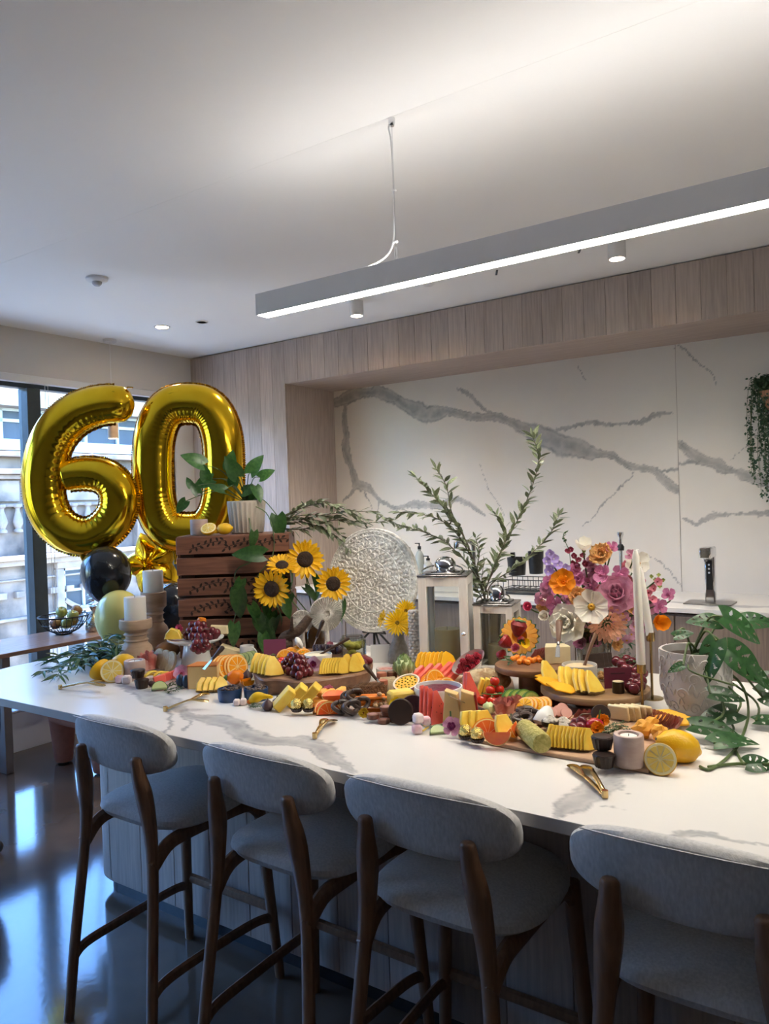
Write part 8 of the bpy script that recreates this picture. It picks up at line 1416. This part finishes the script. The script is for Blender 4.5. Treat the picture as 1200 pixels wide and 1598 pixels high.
# SETTLE-BEGIN  small shifts in metres that let neighbouring pieces of food touch instead of passing through each other
SETTLE = {'artichoke': (0.0119, -0.0135, 0.03), 'blackberry.014': (-0.0033, -0.0008, 0), 'blackberry.015': (-0.0037, -0.0097, 0), 'blood_orange_slice': (-0.0163, 0.0194, 0), 'blood_orange_slice.001': (0.0009, 0.0047, 0), 'blood_orange_slice.002': (0.0135, -0.017, -0), 'blood_orange_slice.003': (-0.0042, -0.0115, 0.0037), 'blood_orange_slice.004': (-0.0133, 0.0032, 0.0228), 'blood_orange_slice.005': (-0.0026, 0, 0), 'blood_orange_slice.006': (0.0045, -0.003, -0.0002), 'bread_slice': (0.0009, 0.005, 0.0019), 'bread_slice.001': (-0, -0, 0.0019), 'bread_slice.002': (-0.0009, -0.0049, 0.0019), 'brie_wedge': (0, 0, 0.0057), 'carrot_cube': (-0.0006, -0.0013, 0), 'carrot_cube.001': (0.0036, -0.0043, 0), 'carrot_cube.002': (-0.0029, 0.0057, 0), 'carrot_cube.006': (-0.0036, 0.0043, 0), 'carrot_cube.007': (0.0036, -0.0043, 0), 'carrot_cube.008': (-0.001, 0.0005, 0), 'carrot_cube.009': (0.0046, 0.0003, 0), 'carrot_cube.010': (-0.0037, -0.0008, 0), 'carrot_stick': (0.007, -0.0001, 0), 'carrot_stick.001': (0.0274, -0.0023, 0.0215), 'carrot_stick.002': (-0.0033, 0.0165, 0.0251), 'carrot_stick.003': (0.0148, -0.0126, 0.03), 'carrot_stick.004': (0.0311, -0.0008, 0.0225), 'carrot_stick.005': (0.008, 0.0081, 0.0151), 'cheese_block': (-0.0014, -0.0008, 0.0016), 'cheese_slice': (0.0021, -0.0027, -0.0001), 'cheese_slice.001': (0.0205, 0.0026, 0.0002), 'cheese_wedge': (0.0034, 0.0011, 0), 'chocolate_cup': (0.0216, -0.0067, 0), 'chocolate_cup.001': (-0.0002, 0, 0.0017), 'chocolate_cup.002': (0.0068, -0.0172, 0), 'chocolate_cup.003': (-0.0088, -0.0032, 0.0016), 'chocolate_pretzel': (-0.0085, 0.0005, 0.0057), 'chocolate_pretzel.001': (0.0022, 0.0118, 0.0034), 'chocolate_pretzel.002': (0.0084, -0.0138, 0.0132), 'chocolate_pretzel.003': (0.0084, 0.005, 0.0166), 'chocolate_pretzel.004': (0.0164, 0.0137, 0.0269), 'chocolate_pretzel.005': (-0.0135, -0.0075, 0.0201), 'chocolate_pretzel.006': (-0.0052, 0.0044, 0.0002), 'chocolate_pretzel.007': (-0.0065, 0.012, 0), 'chocolate_pretzel.008': (0.0009, -0.0017, 0.0004), 'chocolate_pretzel.009': (-0.0046, -0.0107, 0.0005), 'cracker': (0.0021, -0.002, 0.0006), 'cracker.001': (0.0007, 0.0006, -0.0002), 'cracker.002': (0.0093, -0.0119, 0.0022), 'cracker.003': (-0.0007, -0.0016, 0.0006), 'cream_topped_chocolate': (-0.0149, 0.0045, 0.03), 'cream_topped_chocolate.001': (0.0009, 0.0074, 0), 'cream_topped_chocolate.002': (0.0029, 0.0005, 0), 'cream_topped_chocolate.003': (-0.0029, 0.0036, 0), 'cream_topped_chocolate.004': (0.0064, -0.01, 0.03), 'crumbly_cheese_chunk': (-0.0083, 0.0019, 0.0037), 'crumbly_cheese_chunk.001': (0.0083, -0.0019, 0.0055), 'dark_plum': (-0.0045, -0.0008, 0), 'dark_plum.001': (0.0011, -0.0002, 0), 'dark_red_fruit.001': (0.0021, -0.0054, 0), 'dark_red_fruit.002': (-0.0021, 0.0054, 0), 'date': (0.0082, 0.006, 0), 'fig': (-0.0061, -0.0085, 0), 'filled_chocolate.001': (0.0004, 0.0019, 0), 'filled_chocolate.002': (0.0225, -0.0092, 0.0001), 'filled_chocolate.003': (0.0081, 0.0064, 0), 'filled_chocolate.004': (0.0316, 0.0048, 0.0002), 'filled_chocolate.005': (0.0012, -0.0001, 0.0139), 'filled_chocolate.006': (0.0012, 0, 0.0131), 'fruit_chunk': (0, 0, 0.0057), 'gold_wrapped_praline': (-0.0015, -0.0014, 0), 'gold_wrapped_praline.001': (-0.0031, -0.0013, 0), 'gold_wrapped_praline.002': (-0.0046, -0.0068, 0), 'herbed_cheese_log': (0.0094, -0.0044, 0), 'kumquat_half': (0.0012, 0.0079, 0.0068), 'kumquat_half.001': (0.0027, 0.0013, 0.0081), 'kumquat_half.002': (0, 0, 0.0074), 'kumquat_half.003': (-0.0031, -0.0001, 0.007), 'kumquat_half.004': (0.0005, 0.0041, 0), 'kumquat_half.005': (0.0133, -0.0062, 0.0063), 'kumquat_half.006': (0.0076, 0.0071, 0), 'lemon': (0.0014, 0.0012, 0), 'lemon_half': (-0.0014, -0.0012, 0), 'lemon_half.001': (0.0048, -0.0045, 0.0003), 'lemon_half.002': (-0.0072, 0.0004, 0.0069), 'lemon_half.003': (0.0108, -0.0012, -0.0002), 'mango_slice': (-0.0024, 0.0043, 0), 'mango_slice.010': (-0.0054, 0.0061, 0.017), 'mango_slice.011': (0.0097, 0.0004, 0.0079), 'mango_slice.012': (-0.0194, 0.0023, 0.0099), 'mango_slice.013': (0.0069, -0.0035, 0.0004), 'mango_strip': (-0.0125, 0.0045, -0.0002), 'mango_strip.001': (-0.0114, -0.0067, 0.0099), 'mango_strip.002': (-0.0065, 0.0035, 0.0042), 'mango_strip.003': (-0.001, 0.0016, 0.0005), 'mango_strip.004': (0.0063, -0.0003, 0.0002), 'marshmallow.002': (-0.0006, -0.0004, 0), 'marshmallow.003': (-0.0009, -0.0025, 0), 'marshmallow.005': (-0.0018, -0.0036, 0), 'marshmallow.006': (0.0018, 0.0036, 0), 'melon_stick': (0.0033, -0.0049, 0), 'melon_stick.001': (-0.0044, 0.0067, 0), 'melon_stick.002': (-0.0043, 0.0065, -0.0003), 'melon_stick.003': (-0.0009, 0.0086, 0), 'melon_stick.004': (0.008, -0.0057, -0.0002), 'melon_stick.005': (0.0096, 0.0012, 0), 'melon_stick.006': (-0.0005, 0.0025, 0), 'melon_stick.007': (-0.0002, 0.0124, 0), 'mixed_nut': (-0.0003, 0.0043, 0), 'mixed_nut.001': (0.0019, 0.0045, 0), 'mixed_nut.002': (0.0017, 0.0016, 0), 'mixed_nut.003': (0.007, 0.0017, 0.0044), 'mixed_nut.004': (0.0061, 0.006, 0), 'mixed_nut.005': (0.0053, 0.0015, 0), 'mixed_nut.006': (0.0097, 0.0067, 0.0003), 'mixed_nut.007': (0.0064, 0.0067, 0.0064), 'mixed_nut.008': (0.0024, 0.0005, 0), 'mixed_nut.009': (0.0319, 0.0022, 0.0245), 'mixed_nut.010': (0.009, -0.0072, 0), 'mixed_nut.011': (0.0021, 0.0023, 0), 'mixed_nut.012': (0.0191, -0.0035, 0.0292), 'mixed_nut.013': (0.0117, -0.0029, 0), 'mixed_nut.014': (0.0045, 0.0066, 0), 'mixed_nut.015': (0.003, -0.0025, 0), 'mixed_nut.016': (0.0011, -0.0042, 0), 'mixed_nut.017': (0.0006, -0.0072, 0), 'mixed_nut.018': (0.0005, -0.0037, 0), 'mixed_nut.019': (0.002, -0.0041, 0), 'mixed_nut.020': (0.0037, -0.0045, 0), 'mixed_nut.021': (0.0015, -0.002, 0), 'orange_capsicum': (-0.0126, 0.0006, 0), 'orange_slice': (-0.0039, 0.0007, 0.0121), 'orange_slice.001': (-0.001, 0.0002, 0.0121), 'orange_slice.002': (0.0034, -0.0006, 0.0121), 'orange_slice.003': (-0.0033, 0.0006, 0.0121), 'orange_slice.004': (0.0013, -0.0002, 0.0113), 'orange_slice.005': (0.0036, -0.0007, 0.0114), 'orange_slice.010': (-0.0008, -0.0043, 0.0028), 'orange_slice.011': (-0.0002, -0.0011, 0.0028), 'orange_slice.012': (0.0005, 0.0026, 0.0023), 'orange_slice.013': (-0.0005, -0.0025, 0.0023), 'orange_slice.014': (0.0001, 0.0008, 0.002), 'orange_slice.015': (0.0008, 0.0045, 0.0028), 'orange_slice.016': (-0.0184, 0.0005, 0.0005), 'orange_wedge': (0.0276, 0.007, 0.0003), 'orange_wedge.001': (-0.008, -0.0005, 0.0004), 'orange_wedge.002': (0.0004, -0.0287, -0.0003), 'orange_wedge.003': (0.0123, -0.007, 0.0005), 'orange_wedge.004': (-0.0028, 0.0124, 0.0035), 'orange_wedge.005': (0.0177, -0.011, 0.008), 'orange_wedge.006': (-0.0015, -0.0038, 0), 'orange_wedge.007': (0.0292, 0.0055, 0.0056), 'orange_wedge.008': (0.004, -0.0058, -0.0001), 'orange_wedge.010': (0.0118, -0.005, 0), 'passionfruit_half': (-0.0088, -0.0121, 0.008), 'pineapple_slice': (-0.0028, 0.0009, 0.0005), 'pineapple_slice.001': (-0.0006, 0.0002, 0.0005), 'pineapple_slice.002': (0.0011, -0.0003, 0.0005), 'pineapple_slice.003': (0.0023, -0.0007, 0.0005), 'pineapple_slice.009': (-0.0017, 0.0006, 0), 'pineapple_slice.010': (-0.0018, 0.0006, 0), 'pineapple_slice.011': (-0.0018, 0.0006, 0), 'pineapple_slice.012': (-0.0019, 0.0006, 0), 'pineapple_slice.013': (-0.002, 0.0007, 0), 'pineapple_slice.014': (-0.0014, 0.0005, 0), 'pineapple_slice.015': (0.0021, -0.0007, 0), 'pineapple_slice.016': (0.0054, -0.0018, 0), 'pineapple_slice.017': (0.0022, -0.0007, 0), 'pineapple_slice.018': (-0.0055, 0.0019, 0), 'pineapple_slice.019': (-0.0138, 0.0046, 0), 'pineapple_slice.020': (0.0117, -0.0039, 0), 'pineapple_slice.021': (0.0076, -0.0026, 0), 'pineapple_slice.022': (0.0036, -0.0012, 0), 'pineapple_slice.023': (-0.0026, 0.0009, 0), 'pineapple_slice.024': (-0.0063, 0.002, 0), 'pineapple_slice.025': (-0.0115, 0.0068, 0), 'pineapple_slice.026': (-0.0182, 0.0105, 0), 'pineapple_slice.027': (0.0248, -0.0122, 0.0003), 'pineapple_slice.028': (0.0077, 0.0073, 0), 'pineapple_slice.029': (0.0016, 0.0015, 0), 'pineapple_slice.040': (-0.0295, 0.0123, 0.0102), 'pineapple_slice.041': (0.0078, -0.0017, 0.0009), 'pineapple_slice.042': (-0.0008, 0.0067, 0.0012), 'pineapple_slice.043': (0.0072, -0.0022, 0.0004), 'pineapple_stick': (-0.0147, -0.0164, 0.0025), 'pineapple_stick.001': (-0.0156, -0.0056, 0.0026), 'pineapple_stick.002': (-0.0045, -0.0069, 0.0026), 'popcorn.019': (0.0041, -0.0032, 0.0004), 'popcorn.024': (-0.001, 0.0008, 0), 'popcorn.025': (-0.001, 0.0016, 0), 'popcorn.028': (-0.004, 0.0043, 0), 'popcorn.029': (-0.0027, 0.0044, 0), 'popcorn.030': (0.0022, 0.0005, 0), 'popcorn.031': (0.001, 0.0005, 0), 'popcorn.032': (-0.0159, 0.009, 0), 'popcorn.033': (-0.0041, 0.017, 0), 'radish': (0.0125, -0.0012, 0), 'round_dark_biscuit': (0, 0, 0.0034), 'round_dark_biscuit.001': (0, 0, 0.003), 'sausage_round': (0.014, -0.0033, 0.0292), 'sausage_round.001': (0.0231, 0.0008, 0.03), 'sausage_round.002': (-0.0004, -0.0016, 0.0003), 'sausage_round.003': (-0.0048, -0.0012, 0), 'sausage_round.004': (0.0045, 0.0013, 0), 'sausage_round.005': (0.0022, 0.0035, 0), 'sausage_round.006': (0.0004, -0.0006, 0), 'sausage_round.007': (-0.0004, 0.0006, 0), 'watermelon_slice': (0, 0, 0.0103), 'watermelon_slice.001': (0, 0, 0.0103), 'watermelon_slice.002': (-0.0005, 0.0002, 0.0059), 'watermelon_slice.003': (0.002, -0.001, 0.003), 'watermelon_slice.004': (0.0044, 0.0105, 0), 'watermelon_slice.005': (-0.0028, 0.0011, 0), 'watermelon_spear': (-0.0015, 0.0051, 0.0038), 'watermelon_spear.001': (0.0044, -0.0005, 0), 'watermelon_spear.002': (-0.0237, 0.0131, 0), 'watermelon_spear.003': (-0.0052, -0.0045, 0.0029), 'watermelon_spear.004': (0.003, 0.0081, 0.0027), 'watermelon_spear.005': (0.0038, -0.0005, 0), 'watermelon_spear.006': (0.0105, 0.0012, 0), 'white_scoop': (-0.0071, -0.0031, 0.0009), 'yellow_cheese_block': (0.0003, -0.0072, 0), 'yellow_pepper': (0.0054, -0.0017, 0), 'yellow_straw.001': (-0.0012, 0.0006, 0)}
for k_, v_ in SETTLE.items():
    bpy.data.objects[k_].location += Vector(v_)
